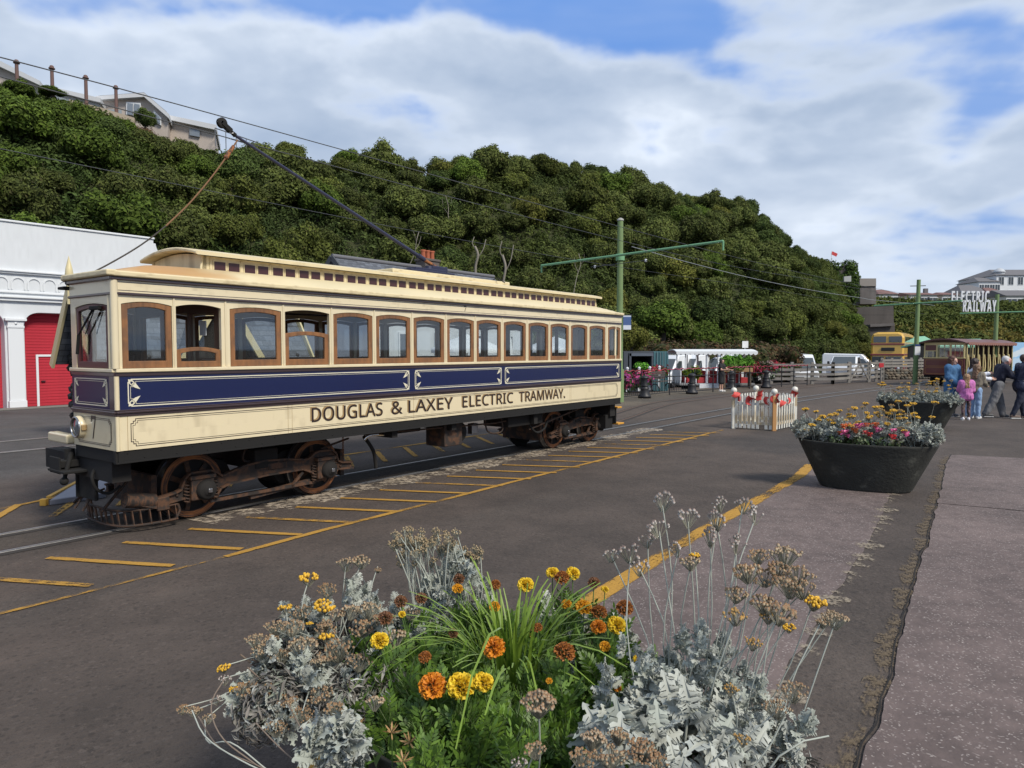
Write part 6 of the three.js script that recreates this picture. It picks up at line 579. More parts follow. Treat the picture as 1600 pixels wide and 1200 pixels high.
const S9 = 0.92, vpos = (px, D) => { const p = at(px, HORIZON, D); return p.setY(yardDrop(p.x, p.z)); };
{
  const mk = (px, D, turn, label, sc = S9) => { const v = vehicle('parked_van', label, 'van', vpos(px, D), turn, vanProf, 1.95, vanO); v.scale.setScalar(sc); return v; };
  const v0 = mk(1251, 57, -1.75, 'white high-roofed van parked alone at the foot of the slope, facing the tracks'); const vd = (px, D, turn, lb) => { const v = dup(v0, vpos(px, D), turn, lb); return v; };
  vd(1052, 50, -0.85, 'white van nearest the container, seen left of the canopied car'); vd(1083, 51, -0.85, 'second white van from the container, behind the canopied car'); vd(1116, 52, -0.9, 'third white van from the container, behind the canopied car'); vd(1150, 53, -0.95, 'fourth white van from the container, behind the canopied car'); vd(1180, 56, -1.0, 'white van at the right end of the row behind the canopied car'); vd(1335, 62, -2.6, 'white van standing behind the white pickup near the yellow bus');
  const pk = vehicle('parked_pickup', 'white double-cab pickup parked behind the grey post-and-rail fence', 'pickup', vpos(1322, 52), -2.15, [[-2.5, 0.4], [2.4, 0.4], [2.5, 0.75], [2.35, 1.02], [1.3, 1.12], [0.55, 1.72], [-0.75, 1.75], [-0.95, 1.15], [-2.5, 1.15]], 1.85, { waist: 1.05, h: 1.75, screen: [0.58, 1.68, 1.26, 1.14], side: [[[-0.75, 1.12], [1.0, 1.12], [0.5, 1.62], [-0.65, 1.65]]], wheels: [1.55, -1.5], nose: 2.45, lampY: 0.88 });
}
// ---- yellow double-decker bus
{
  const yel = gloss([0.60, 0.36, 0.055], 0.35, 0.5), mar = gloss([0.20, 0.025, 0.03], 0.35, 0.5), D = 68, W = 2.45, H = 3.75, L = 8.6, t = thing('double_decker_bus', 'vintage yellow double-decker bus with maroon bands parked by the slope', 'bus', vpos(1388, D).add(V3(2.2, 0, -3.2)), -2.17), hx = L / 2; t.scale.setScalar(1.14);
  const sh = poly([[-W / 2, 0.35], [W / 2, 0.35], [W / 2, H - 0.45], [W / 2 - 0.12, H - 0.14], [W / 2 - 0.45, H], [-W / 2 + 0.45, H], [-W / 2 + 0.12, H - 0.14], [-W / 2, H - 0.45]]); const g = ext(sh, L, 0.14).rotateY(Math.PI / 2).translate(-hx, 0, 0); const p = g.attributes.position; for (let i = 0; i < p.count; i++) if (p.getX(i) > hx - 0.3) p.setX(i, p.getX(i) - 0.18 * Math.max(0, p.getY(i) - 1.6) / 2); g.computeVertexNormals(); part('body', g, yel, t); const fx = (y) => hx - 0.18 * Math.max(0, y - 1.6) / 2;
  part('band', [box(-hx - 0.01, fx(2.75) + 0.02, 2.7, 2.82, -W / 2 - 0.02, W / 2 + 0.02, 0.01), box(-hx - 0.01, fx(1.9) + 0.02, 1.82, 1.95, -W / 2 - 0.02, W / 2 + 0.02, 0.01)], mar, t); part('lower_panel', box(-hx - 0.005, hx + 0.015, 0.4, 0.95, -W / 2 - 0.015, W / 2 + 0.015, 0.01), mar, t);
  const win = (nm, x0, x1, y0, y1, z0, z1) => part(nm, box(x0, x1, y0, y1, z0, z1, 0.01), carGlass, t); for (const s of [-1, 1]) { win('front_window', fx(3.1) - 0.05, fx(3.1) + 0.03, 2.9, 3.4, s > 0 ? 0.1 : -1.05, s > 0 ? 1.05 : -0.1); for (let k = 0; k < 6; k++) { const a = hx - 0.75 - k * 1.25; win('side_window', a - 1.1, a, 2.92, 3.38, s > 0 ? W / 2 - 0.04 : -W / 2 - 0.02, s > 0 ? W / 2 + 0.02 : -W / 2 + 0.04); if (k < 5) win('side_window', a - 1.1, a, 1.08, 1.7, s > 0 ? W / 2 - 0.04 : -W / 2 - 0.02, s > 0 ? W / 2 + 0.02 : -W / 2 + 0.04); } for (const x of [hx - 1.3, -hx + 2]) { const wh = part('wheel', wheelT, plastic, t); wh.position.set(x, 0.42, s * (W / 2 - 0.1)); wh.scale.setScalar(1.3); } part('headlight', lathe([[0, 0.04], [0.1, 0.02], [0.11, 0]], 14).rotateZ(-Math.PI / 2).translate(hx + 0.02, 0.75, s * 0.85), lampM, t); }
  win('windscreen', hx - 0.05, hx + 0.03, 1.05, 1.72, 0.25, 1.12); win('windscreen', hx - 0.05, hx + 0.028, 1.05, 1.72, -1.1, 0.1); part('radiator', box(hx - 0.02, hx + 0.06, 0.5, 1.0, -0.6, 0.1, 0.03), plastic, t); const db = part('destination_box', box(fx(2.3) - 0.05, fx(2.3) + 0.04, 2.2, 2.48, -0.55, 0.45, 0.03), plastic, t); part('blind', box(fx(2.3) + 0.041, fx(2.3) + 0.046, 2.27, 2.41, -0.45, 0.35), new THREE.MeshStandardMaterial({ map: colTex(64, (u, v) => Math.sin(u * 60) > 0.1 && v > 0.3 && v < 0.7 ? [0.6, 0.6, 0.55] : [0.02, 0.02, 0.02], 1), roughness: 0.5 }), db);
}
// ---- maroon open-sided tram: its end wall towards the camera's left, its open side to the right
{
  const a = at(1508, HORIZON, 36.6).setY(0), b = at(1584, HORIZON, 41.5).setY(0), d = b.clone().sub(a), L = d.length(), t = thing('open_tram', 'maroon and cream tram with open sides and wavy pillars behind the group of people', 'tram', a, -Math.atan2(d.z, d.x)), W = 1.95; const mar = gloss([0.105, 0.018, 0.016], 0.35, 0.4), cr = gloss([0.62, 0.50, 0.22], 0.4, 0.3), hE = 2.3, hR = at(1500, 530, 37).y;
  part('underframe', box(0.05, L - 0.05, 0.45, 0.6, -W, 0), TM.under, t); part('dash', box(-0.03, 0.02, 0.58, 1.46, -W, 0, 0.012), mar, t); part('waist_rail', box(-0.05, 0.04, 1.46, 1.52, -W - 0.02, 0.02, 0.01), cr, t); for (const [y0, y1] of [[0.64, 1.0], [1.05, 1.40]]) part('panel_line', frameLine(0.08, W - 0.08, y0, y1, 0.018, 0.04, 0.001).rotateY(-Math.PI / 2).translate(-0.032, 0, -W), mat([0.34, 0.17, 0.04], 0.5), t);
  for (const z of [-0.04, -0.66, -1.32, -W + 0.04]) part('end_pillar', cbox(0.07, hE - 1.5, 0.07, 0, (hE + 1.5) / 2, z, 0.01), cr, t); for (const [z0, z1] of [[-0.62, -0.08], [-1.28, -0.7], [-W + 0.08, -1.36]]) part('pane', box(-0.012, -0.006, 1.55, hE - 0.1, z0, z1), TM.glass, t); part('end_header', box(-0.03, 0.03, hE - 0.14, hE, -W, 0, 0.01), cr, t); part('corner_panel', box(-0.03, -0.014, 1.88, hE - 0.14, -W + 0.08, -1.36), mar, t); part('small_rail', box(-0.035, -0.014, 1.84, 1.88, -W + 0.05, -1.34), cr, t);
  const n = 9; for (let k = 0; k <= n; k++) { const x = lerp(0.35, L - 0.15, k / n); for (const z of [-0.03, -W + 0.03]) part('pillar', cbox(0.06, hE - 0.6, 0.06, x, (hE + 0.6) / 2, z, 0.01), cr, t); if (k < n) { const wv = new THREE.Shape(), x1 = x + 0.28, c = (y) => x1 + 0.07 * Math.sin((y - 0.75) * 5.2); wv.moveTo(c(0.75) - 0.05, 0.75); for (let y = 0.8; y < 1.66; y += 0.06) wv.lineTo(c(y) - 0.05, y); wv.lineTo(c(1.62) + 0.02, 1.66); for (let y = 1.6; y > 0.75; y -= 0.06) wv.lineTo(c(y) + 0.05, y); wv.closePath(); part('seat_end', ext(wv, 0.04).translate(0, 0, -0.05), cr, t); part('seat_back', box(x1 - 0.03, x1 + 0.02, 0.9, 1.5, -W + 0.1, -0.06, 0.01), mat([0.12, 0.05, 0.025], 0.6), t); } }
  part('bulkhead', box(L - 0.1, L - 0.06, 0.6, hE, -W + 0.05, -0.05), mat([0.06, 0.03, 0.02], 0.6), t); part('step', box(0.3, L - 0.1, 0.34, 0.38, 0.0, 0.25, 0.01), mat([0.18, 0.17, 0.16], 0.7), t); const rs = new THREE.Shape(); rs.moveTo(-W - 0.12, hE); rs.quadraticCurveTo(-W / 2, hR + 0.26, 0.12, hE); rs.lineTo(0.12, hE - 0.05); rs.quadraticCurveTo(-W / 2, hR + 0.16, -W - 0.12, hE - 0.05); rs.closePath(); const rg = ext(rs, L + 0.5, 0, 12).rotateY(-Math.PI / 2); rg.computeBoundingBox(); rg.translate(-rg.boundingBox.min.x - 0.35, 0, 0); part('roof', rg, mat([0.13, 0.055, 0.05], 0.5), t);
  const vs = new THREE.Shape(), m = 22, va = 0.1, vb = L + 0.1; vs.moveTo(va, hE); vs.lineTo(va, hE - 0.1); for (let k = 0; k < m; k++) vs.quadraticCurveTo(lerp(va, vb, (k + 0.5) / m), hE - 0.21, lerp(va, vb, (k + 1) / m), hE - 0.1); vs.lineTo(vb, hE); vs.closePath(); part('valance', ext(vs, 0.03, 0, 4).translate(0, 0, 0.1), mat([0.22, 0.10, 0.075], 0.6), t); for (const x of [0.5, 1.5, L - 1.7, L - 0.7]) for (const z of [-0.3, -W + 0.3]) part('wheel', rod([x, 0.3, z - 0.05], [x, 0.3, z + 0.05], 0.3, 0.3, 18), TM.under, t); part('bogie_frame', box(0.3, 1.8, 0.28, 0.42, -0.25, -0.18, 0.02), TM.under, t); part('bogie_frame', box(L - 2.0, L - 0.5, 0.28, 0.42, -0.25, -0.18, 0.02), TM.under, t); part('coupler', box(-0.3, 0, 0.42, 0.52, -W / 2 - 0.06, -W / 2 + 0.06, 0.02), TM.under, t);
}
// ---- grey post-and-rail fence, gate, stone wall and red sign
{
  const greyW = (() => { const f = tileFbm(521, 5, 5); return new THREE.MeshStandardMaterial({ map: colTex(256, (u, v) => { const k = 0.55 + 0.8 * f(u * 0.5, v * 3 % 1); return [0.21 * k, 0.195 * k, 0.175 * k]; }, 1), roughness: 0.9 }); })();
  const fence = (label, pts, n, h, nr = 4, y0 = 0, own) => { const t = thing('post_and_rail_fence', label, 'fence'); for (let s = 0; s < pts.length - 1; s++) { const a = pts[s], b = pts[s + 1]; for (let k = 0; k <= n[s]; k++) { const p = a.clone().lerp(b, k / n[s]); part('post', box(p.x - 0.08, p.x + 0.08, y0, y0 + h + 0.08, p.z - 0.06, p.z + 0.06, 0.01), greyW, t); if (k) { const q = a.clone().lerp(b, (k - 1) / n[s]); for (let r = 0; r < nr; r++) { const y = y0 + h - 0.08 - r * (h - 0.2) / (nr - 0.3); part('rail', bar(q.clone().setY(y).add(V3(0, 0, 0.08)), p.clone().setY(y).add(V3(0, 0, 0.08)), 0.045, 0.14), greyW, t); } } } } return t; };
  fence('weathered grey post-and-rail fence left of the gate, before the white pickup', [gp(1205, 600), gp(1301, 600.5), gp(1326, 598.5)], [3, 1], 1.15, 4);
  const ga = gp(1328, 598.5), gb = gp(1356, 597.5), t = thing('field_gate', 'grey timber field gate with crossed braces in the post-and-rail fence', 'gate'); for (let r = 0; r < 5; r++) part('rail', bar(ga.clone().setY(0.2 + r * 0.22), gb.clone().setY(0.2 + r * 0.22), 0.04, 0.08), greyW, t); part('brace', bar(ga.clone().setY(0.2).add(V3(0, 0, 0.05)), ga.clone().lerp(gb, 0.5).setY(1.1).add(V3(0, 0, 0.05)), 0.04, 0.09), greyW, t); part('brace', bar(ga.clone().lerp(gb, 0.5).setY(1.1).add(V3(0, 0, 0.05)), gb.clone().setY(0.2).add(V3(0, 0, 0.05)), 0.04, 0.09), greyW, t); for (const p of [ga, gb]) part('stile', box(p.x - 0.06, p.x + 0.06, 0.1, 1.2, p.z - 0.05, p.z + 0.05), greyW, t);
  fence('short grey fence bay right of the gate by the red sign', [gp(1357.5, 597.5), gp(1379, 595.5)], [2], 1.2, 4);
  const wa = gp(1381, 593.5), wb = gp(1462, 592), dir = wb.clone().sub(wa), L = dir.length(), wl = thing('stone_wall', 'low rubble stone wall under the rail fence beside the maroon tram', 'wall', wa, -Math.atan2(dir.z, dir.x)); const earth = mat([0.07, 0.058, 0.042], 0.95); part('core', box(0, L, 0, 0.62, -0.5, -0.06), earth, wl); const r = rng(61), sm = [mat([0.13, 0.105, 0.075], 0.95), mat([0.10, 0.08, 0.06], 0.95), mat([0.16, 0.135, 0.10], 0.95), mat([0.09, 0.085, 0.07], 0.95)], sg = [0, 1, 2, 3].map(k => { const g = new THREE.IcosahedronGeometry(0.5, 1), p = g.attributes.position; for (let i = 0; i < p.count; i++) { const q = 0.78 + 0.5 * (0.5 + n3(p.getX(i) * 2.2 + k * 9, p.getY(i) * 2.2, p.getZ(i) * 2.2)); p.setXYZ(i, p.getX(i) * q, p.getY(i) * q, p.getZ(i) * q); } g.computeVertexNormals(); return g; });
  for (let row = 0; row < 4; row++) { let x = 0.05 + row * 0.06; while (x < L) { const w = 0.22 + 0.22 * r(), m = part('stone', sg[(r() * 4) | 0], sm[(r() * 4) | 0], wl); m.position.set(x + w / 2, 0.10 + row * 0.165, -0.07 + 0.05 * r()); m.scale.set(w * 1.06, 0.2, 0.2); m.rotation.z = (r() - 0.5) * 0.3; x += w; } }
  fence('long pale grey rail fence standing on the stone wall before the bus', [wa.clone().add(V3(0.1, 0, -0.5)), wb.clone().add(V3(0.5, 0, -0.5))], [6], 0.72, 3, 0.6);
  const rs = thing('warning_sign', 'small red sign on a short post at the end of the stone wall', 'sign', gp(1376, 597)); part('post', rod([0, 0, 0], [0, 0.9, 0], 0.05, 0.05, 8), greyW, rs); part('plate', cbox(0.28, 0.26, 0.03, 0, 1.0, 0.04, 0.01), mat([0.5, 0.03, 0.04], 0.5), rs);
}
// ---- white picket enclosure with red bunting
{
  const A = gp(1146, 669.5), B = gp(1209, 673.5), C = gp(1241, 666.5), Dd = A.clone().add(C).sub(B), t = thing('picket_enclosure', 'small square enclosure of white picket fence hung with red bunting, beside the track', 'fence'); const pw = (() => { const f = tileFbm(541, 5, 5); return new THREE.MeshStandardMaterial({ map: colTex(256, (u, v) => { const w = sstep(0.56, 0.78, f(u, v)), k = 0.9 + 0.14 * f(v, u); return [lerp(0.68, 0.42, w) * k, lerp(0.67, 0.34, w) * k, lerp(0.60, 0.22, w) * k]; }, 0.8), roughness: 0.6 }); })(), rustW = mat([0.42, 0.22, 0.08], 0.7), red = mat([0.52, 0.045, 0.035], 0.6);
  const side = (p, q, n, skip = []) => { const d = q.clone().sub(p).setY(0).normalize(), nn = V3(d.z, 0, -d.x), yaw = -Math.atan2(d.z, d.x); for (const y of [0.16, 0.62]) part('rail', bar(p.clone().setY(y), q.clone().setY(y), 0.03, 0.06), pw, t); for (let k = 0; k < n; k++) { const c = p.clone().lerp(q, (k + 0.7) / (n + 0.4)); if (skip.includes(k)) continue; const g = ext(poly([[-0.034, 0], [0.034, 0], [0.034, 0.76], [0.018, 0.80], [-0.018, 0.80], [-0.034, 0.76]]), 0.016, 0.003); const m = part('picket', g, pw, t); m.position.set(c.x, 0.03, c.z); m.position.addScaledVector(V3(Math.sin(yaw), 0, Math.cos(yaw)), 0.018); m.rotation.y = yaw; m.rotation.z = 0.01 * Math.sin(k * 3.7); } };
  side(A, B, 9, [6]); side(B, C, 8); side(Dd, C, 9); side(A, Dd, 8); let k = 0; for (const p of [A, B, C, Dd]) { part('post', box(p.x - 0.045, p.x + 0.045, 0, 0.82, p.z - 0.045, p.z + 0.045, 0.006), k === 1 ? rustW : pw, t); part('post_knob', lathe([[0.03, 0.82], [0.03, 0.85], [0.065, 0.88], [0.075, 0.93], [0.055, 0.98], [0, 1.0]], 12).translate(p.x, 0, p.z), pw, t); k++; }
  const flag = (c, s, i) => { const g = new THREE.PlaneGeometry(0.17 * s, 0.15 * s, 5, 4), p = g.attributes.position; for (let j = 0; j < p.count; j++) { const y = p.getY(j), x = p.getX(j); p.setX(j, x * (0.55 + 0.45 * (y / (0.1 * s) * 0.5 + 0.5)) + 0.03 * Math.sin(y * 20 + i)); p.setZ(j, 0.04 * Math.sin(x * 22 + i * 2) + 0.03 * Math.cos(y * 24)); } g.computeVertexNormals(); const m = part('bunting_flag', g, red, t); m.position.copy(c); m.rotation.set(0.1, 0.5 + i, (i % 3 - 1) * 0.4); };
  const spots = [[A, B, 0.02, 0.83, 1.0], [A, B, 0.08, 0.74, 0.9], [A, B, 0.38, 0.70, 1.35], [A, B, 0.62, 0.78, 0.8], [A, B, 0.78, 0.72, 1.2], [B, C, 0.02, 0.76, 1.35], [B, C, 0.25, 0.64, 1.1], [B, C, 0.6, 0.68, 0.9], [B, C, 0.92, 0.82, 1.0], [Dd, C, 0.1, 0.8, 0.9]]; spots.forEach(([p, q, f, y, s], i) => { const c = p.clone().lerp(q, f).setY(y).add(V3(0, 0, 0.07)); flag(c, s, i); });
}
// low kerb with a yellow edge left of the tram
{
  const k = [gp(40, 790), gp(76, 785), gp(128, 757), gp(170, 752)], t = thing('platform_edge', 'low grey kerb ramp with a yellow edge beside the near end of the tram', 'kerb'); const P = (p) => [p.x, p.z]; const sh = quadGeo([P(gp(78, 789)), P(gp(150, 778)), P(gp(168, 752)), P(gp(128, 756))]); part('slab', ext(poly([gp(78, 790), gp(165, 778), gp(172, 750), gp(128, 756)].map(p => [p.x, -p.z])), 0.07, 0.01).rotateX(-Math.PI / 2), plaster([0.24, 0.24, 0.27], 561), t); part('yellow_edge', bar(gp(76, 786).setY(0.075), gp(128, 757).setY(0.075), 0.05, 0.02), mat([0.5, 0.28, 0.04], 0.7), t); part('yellow_end', box(gp(70, 788).x, gp(80, 788).x, 0, 0.085, gp(75, 790).z - 0.03, gp(75, 790).z + 0.03, 0.008), mat([0.5, 0.28, 0.04], 0.7), t);
}
// ================================================================ PEOPLE
const mcMat = new THREE.MeshStandardMaterial();
function sdfMesh(bones, lo, hi, res, k = 0.03) {                     // bones [ax, ay, az, bx, by, bz, ra, rb] joined by a smooth minimum
  const mc = new MarchingCubes(res, mcMat, false, false, 60000); mc.isolation = 0; const F = mc.field, half = res / 2, c = [0, 1, 2].map(i => (lo[i] + hi[i]) / 2), s = [0, 1, 2].map(i => (hi[i] - lo[i]) / 2); let q = 0;
  const B = bones.map(b => { const dx = b[3] - b[0], dy = b[4] - b[1], dz = b[5] - b[2]; return [...b, dx, dy, dz, Math.max(1e-9, dx * dx + dy * dy + dz * dz)]; });
  for (let z = 0; z < res; z++) for (let y = 0; y < res; y++) for (let x = 0; x < res; x++) { const X = c[0] + (x - half) / half * s[0], Y = c[1] + (y - half) / half * s[1], Z = c[2] + (z - half) / half * s[2]; let d = 9; for (const b of B) { const px = X - b[0], py = Y - b[1], pz = Z - b[2]; const t = clamp((px * b[8] + py * b[9] + pz * b[10]) / b[11]); const ex = px - t * b[8], ey = py - t * b[9], ez = pz - t * b[10], e = Math.sqrt(ex * ex + ey * ey + ez * ez) - lerp(b[6], b[7], t); if (d > 8) d = e; else { const h = Math.max(k - Math.abs(d - e), 0) / k; d = Math.min(d, e) - h * h * k * 0.25; } } F[q++] = -d; }
  mc.update(); const n = mc.count; const P = new Float32Array(n * 3); for (let i = 0; i < n; i++) { P[3 * i] = c[0] + mc.positionArray[3 * i] * s[0]; P[3 * i + 1] = c[1] + mc.positionArray[3 * i + 1] * s[1]; P[3 * i + 2] = c[2] + mc.positionArray[3 * i + 2] * s[2]; }
  let g = new THREE.BufferGeometry(); g.setAttribute('position', new THREE.BufferAttribute(P, 3)); g = mergeVertices(g, 1e-4); g.computeVertexNormals(); return g; }
const bone = (a, b, ra, rb) => [a.x, a.y, a.z, b.x, b.y, b.z, ra, rb ?? ra];
function bounds(bones, pad = 0.03) { const lo = [9, 9, 9], hi = [-9, -9, -9]; for (const b of bones) for (const [o, r] of [[0, b[6]], [3, b[7]]]) for (let i = 0; i < 3; i++) { lo[i] = Math.min(lo[i], b[o + i] - r - pad); hi[i] = Math.max(hi[i], b[o + i] + r + pad); } return [lo, hi]; }
function wrinkle(g, amp, f = 11) { const p = g.attributes.position, n = g.attributes.normal; for (let i = 0; i < p.count; i++) { const x = p.getX(i), y = p.getY(i), z = p.getZ(i), d = amp * (fbm3(x * f, y * f * 0.7 + x * 4, z * f, 3) * 2); p.setXYZ(i, x + n.getX(i) * d, y + n.getY(i) * d, z + n.getZ(i) * d); } g.computeVertexNormals(); return g; }
const sdf = (bones, res, k) => { const [lo, hi] = bounds(bones); return sdfMesh(bones, lo, hi, res, k); };
function person(label, pos, yaw, o) {
  const s = o.h / 1.72, t = thing('person', label, 'person', pos, yaw), bw = o.bulk ?? 1, fem = o.fem ?? 0; const ln = o.lean || 0, S = (x, y, z) => V3(x * s, y * s, z * s);
  const hip = S(0, 0.91 - (o.drop || 0), 0), up = V3(0, Math.cos(ln), Math.sin(ln)), at_ = (x, d, z = 0) => hip.clone().addScaledVector(up, d * s).add(V3(x * s, -z * s * Math.sin(ln), z * s * Math.cos(ln)));
  const chest = at_(0, 0.34), neck = at_(0, 0.53), hd = at_(0, 0.66, 0.02 + (o.headF || 0)); const yawH = o.headYaw || 0, sh = [-1, 1].map(q => at_(q * (0.175 - 0.02 * fem), 0.47));
  const leg = [-1, 1].map((q, i) => { const sw = (o.legs || [0, 0])[i], kb = (o.knee || [0.05, 0.05])[i], h0 = hip.clone().add(S(q * 0.09, -0.02, 0)), kn = h0.clone().add(V3(q * 0.01 * s, -Math.cos(sw) * 0.43 * s, Math.sin(sw) * 0.43 * s)), an = kn.clone().add(V3(0, -Math.cos(sw - kb) * 0.40 * s, Math.sin(sw - kb) * 0.40 * s)), toe = an.clone().add(S(q * 0.02, -0.045, 0.15)); return { h0, kn, an, toe }; });
  const minY = Math.min(...leg.map(l => l.an.y)) - 0.075 * s; for (const l of leg) for (const p of [l.kn, l.an, l.toe]) p.y -= 0; t.position.y -= minY;
  const arm = [-1, 1].map((q, i) => { const [pitch, out, bend, inw] = (o.arms || [[0, 0.12, 0.2, 0], [0, 0.12, 0.2, 0]])[i]; const el = sh[i].clone().add(V3(q * Math.sin(out) * 0.28 * s, -Math.cos(pitch) * Math.cos(out) * 0.28 * s, Math.sin(pitch) * 0.28 * s)), a2 = pitch + bend; const wr = el.clone().add(V3(-q * inw * 0.24 * s, -Math.cos(a2) * 0.24 * s, Math.sin(a2) * 0.24 * s)); return { el, wr, dir: wr.clone().sub(el).normalize() }; });
  const B = []; B.push(bone(hip.clone().add(S(0, 0.0, 0)), at_(0, 0.2), 0.115 * s * bw, 0.105 * s * bw), bone(at_(-0.06, 0.2), at_(-0.09, 0.40), 0.09 * s * bw, 0.10 * s * bw), bone(at_(0.06, 0.2), at_(0.09, 0.40), 0.09 * s * bw, 0.10 * s * bw), bone(sh[0], sh[1], 0.058 * s, 0.058 * s), bone(neck.clone().addScaledVector(up, -0.06 * s), hd, 0.052 * s, 0.05 * s));
  const torso = B.slice(0, 4); const limbs = [], legs = []; arm.forEach((a, i) => limbs.push(bone(sh[i], a.el, 0.050 * s, 0.042 * s), bone(a.el, a.wr, 0.041 * s, 0.028 * s))); leg.forEach(l => legs.push(bone(l.h0, l.kn, 0.083 * s * bw, 0.056 * s), bone(l.kn, l.an, 0.056 * s, 0.038 * s)));
  const feet = leg.map(l => bone(l.an.clone().add(S(0, -0.035, -0.03)), l.toe, 0.038 * s, 0.033 * s));
  const inset = (arr, d) => arr.map(b => [...b.slice(0, 6), b[6] - d, b[7] - d]), infl = (arr, d) => arr.map(b => [...b.slice(0, 6), b[6] + d, b[7] + d]);
  // hands: palm, four fingers, thumb
  const geos = [sdf([...inset(B, 0.004), ...inset(limbs, 0.003), ...inset(legs, 0.004), ...inset(feet, 0.004)], 60, 0.04)];
  arm.forEach((a, i) => { const q = i ? 1 : -1, dir = a.dir, sd = V3(0, 0, 1).cross(dir).normalize(); if (sd.lengthSq() < 0.1) sd.set(1, 0, 0); const nn = dir.clone().cross(sd).normalize(), W = a.wr, hb = [bone(W, W.clone().addScaledVector(dir, 0.075 * s), 0.026 * s, 0.030 * s)]; const cut = [0.062, 0.074, 0.07, 0.055]; for (let f = 0; f < 4; f++) { const b0 = W.clone().addScaledVector(dir, 0.075 * s).addScaledVector(sd, (f - 1.5) * 0.019 * s), b1 = b0.clone().addScaledVector(dir, cut[f] * 0.55 * s).addScaledVector(nn, 0.012 * s), b2 = b1.clone().addScaledVector(dir, cut[f] * 0.4 * s).addScaledVector(nn, 0.028 * s); hb.push(bone(b0, b1, 0.0095 * s, 0.009 * s), bone(b1, b2, 0.009 * s, 0.0075 * s)); } const t0 = W.clone().addScaledVector(dir, 0.03 * s).addScaledVector(sd, -0.025 * s * q), t1 = t0.clone().addScaledVector(dir, 0.035 * s).addScaledVector(sd, -0.03 * s * q); hb.push(bone(t0, t1, 0.012 * s, 0.01 * s), bone(t1, t1.clone().addScaledVector(dir, 0.03 * s).addScaledVector(nn, 0.01), 0.01 * s, 0.008 * s)); geos.push(sdf(hb, 36, 0.012)); });
  const cy = Math.cos(yawH), sy = Math.sin(yawH), H = (x, y, z) => { const X = x * cy + z * sy, Z = -x * sy + z * cy; return hd.clone().add(S(X, y, Z)); };
  geos.push(sdf([bone(H(0, 0.035, -0.02), H(0, 0.025, 0.012), 0.088 * s, 0.084 * s), bone(H(0, -0.05, 0.03), H(0, -0.068, 0.042), 0.055 * s, 0.042 * s), bone(H(0, 0.005, 0.085), H(0, -0.028, 0.104), 0.012 * s, 0.015 * s), bone(H(-0.088, -0.005, -0.005), H(-0.09, -0.035, 0.0), 0.017 * s, 0.013 * s), bone(H(0.088, -0.005, -0.005), H(0.09, -0.035, 0.0), 0.017 * s, 0.013 * s), bone(H(-0.03, 0.025, 0.078), H(0.03, 0.025, 0.078), 0.012 * s, 0.012 * s), bone(H(0, -0.03, 0), neck, 0.05 * s, 0.052 * s)], 44, 0.03));
  part('body', geos, mat(o.skin || [0.50, 0.30, 0.22], 0.6), t);
  for (const q of [-1, 1]) part('eye', new THREE.SphereGeometry(0.0095 * s, 8, 6).translate(...H(q * 0.032, 0.0, 0.083).toArray()), mat([0.03, 0.025, 0.02], 0.3), t); part('mouth', new THREE.SphereGeometry(0.012 * s, 8, 6).scale(1.7, 0.45, 0.6).rotateY(yawH).translate(...H(0, -0.062, 0.086).toArray()), mat([0.36, 0.12, 0.11], 0.6), t);
  // clothes
  const cut = (arr, f) => arr.map(b => { const e = [...b]; for (let i = 0; i < 3; i++) e[3 + i] = lerp(b[i], b[3 + i], f); e[7] = lerp(b[6], b[7], f); return e; });
  const topB = [...infl(torso, o.topFat ?? 0.018), ...infl(o.sleeve !== undefined ? [...cut([limbs[0]], o.sleeve), ...cut([limbs[2]], o.sleeve)] : limbs, (o.topFat ?? 0.018) - 0.002)]; if (o.coat) for (const l of leg) topB.push(bone(l.h0, l.h0.clone().lerp(l.kn, o.coat), (0.105 + (o.topFat ?? 0.018)) * s * bw, (0.10 + (o.topFat ?? 0.018)) * s * bw)); topB.push(bone(neck.clone().addScaledVector(up, -0.05 * s), neck.clone().addScaledVector(up, 0.02 * s), 0.062 * s, (o.collar || 0.058) * s));
  part(o.topName || 'top', wrinkle(sdf(topB, 56, 0.035), 0.016), o.topMat || mat(o.topCol, o.topRough ?? 0.85), t); if (o.hem) part('hem_band', sdf([bone(hip.clone().add(S(-0.05, 0.03, 0)), hip.clone().add(S(0.05, 0.03, 0)), (0.128 + (o.topFat ?? 0.018)) * s, (0.128 + (o.topFat ?? 0.018)) * s)].concat([]), 24, 0.01).scale(1, 1, 1), mat(o.hem, 0.8), t);
  if (o.skirt) part('skirt', sdf([...infl([B[0]], 0.02), ...leg.map(l => bone(l.h0, l.h0.clone().lerp(l.kn, 0.95), 0.115 * s, 0.115 * s))], 40, 0.06), mat(o.skirt, 0.85), t); else part('trousers', wrinkle(sdf([...infl([bone(hip.clone().add(S(0, -0.02, 0)), at_(0, 0.05), 0.115 * s * bw, 0.11 * s * bw)], 0.01), ...leg.flatMap(l => [bone(l.h0, l.kn, (0.09 * bw + (o.loose || 0)) * s, (0.064 + (o.loose || 0)) * s), bone(l.kn, l.an.clone().add(S(0, 0.01, 0)), (0.064 + (o.loose || 0)) * s, (0.050 + (o.loose || 0)) * s)])], 52, 0.03), 0.014), o.legMat || mat(o.legCol, 0.85), t);
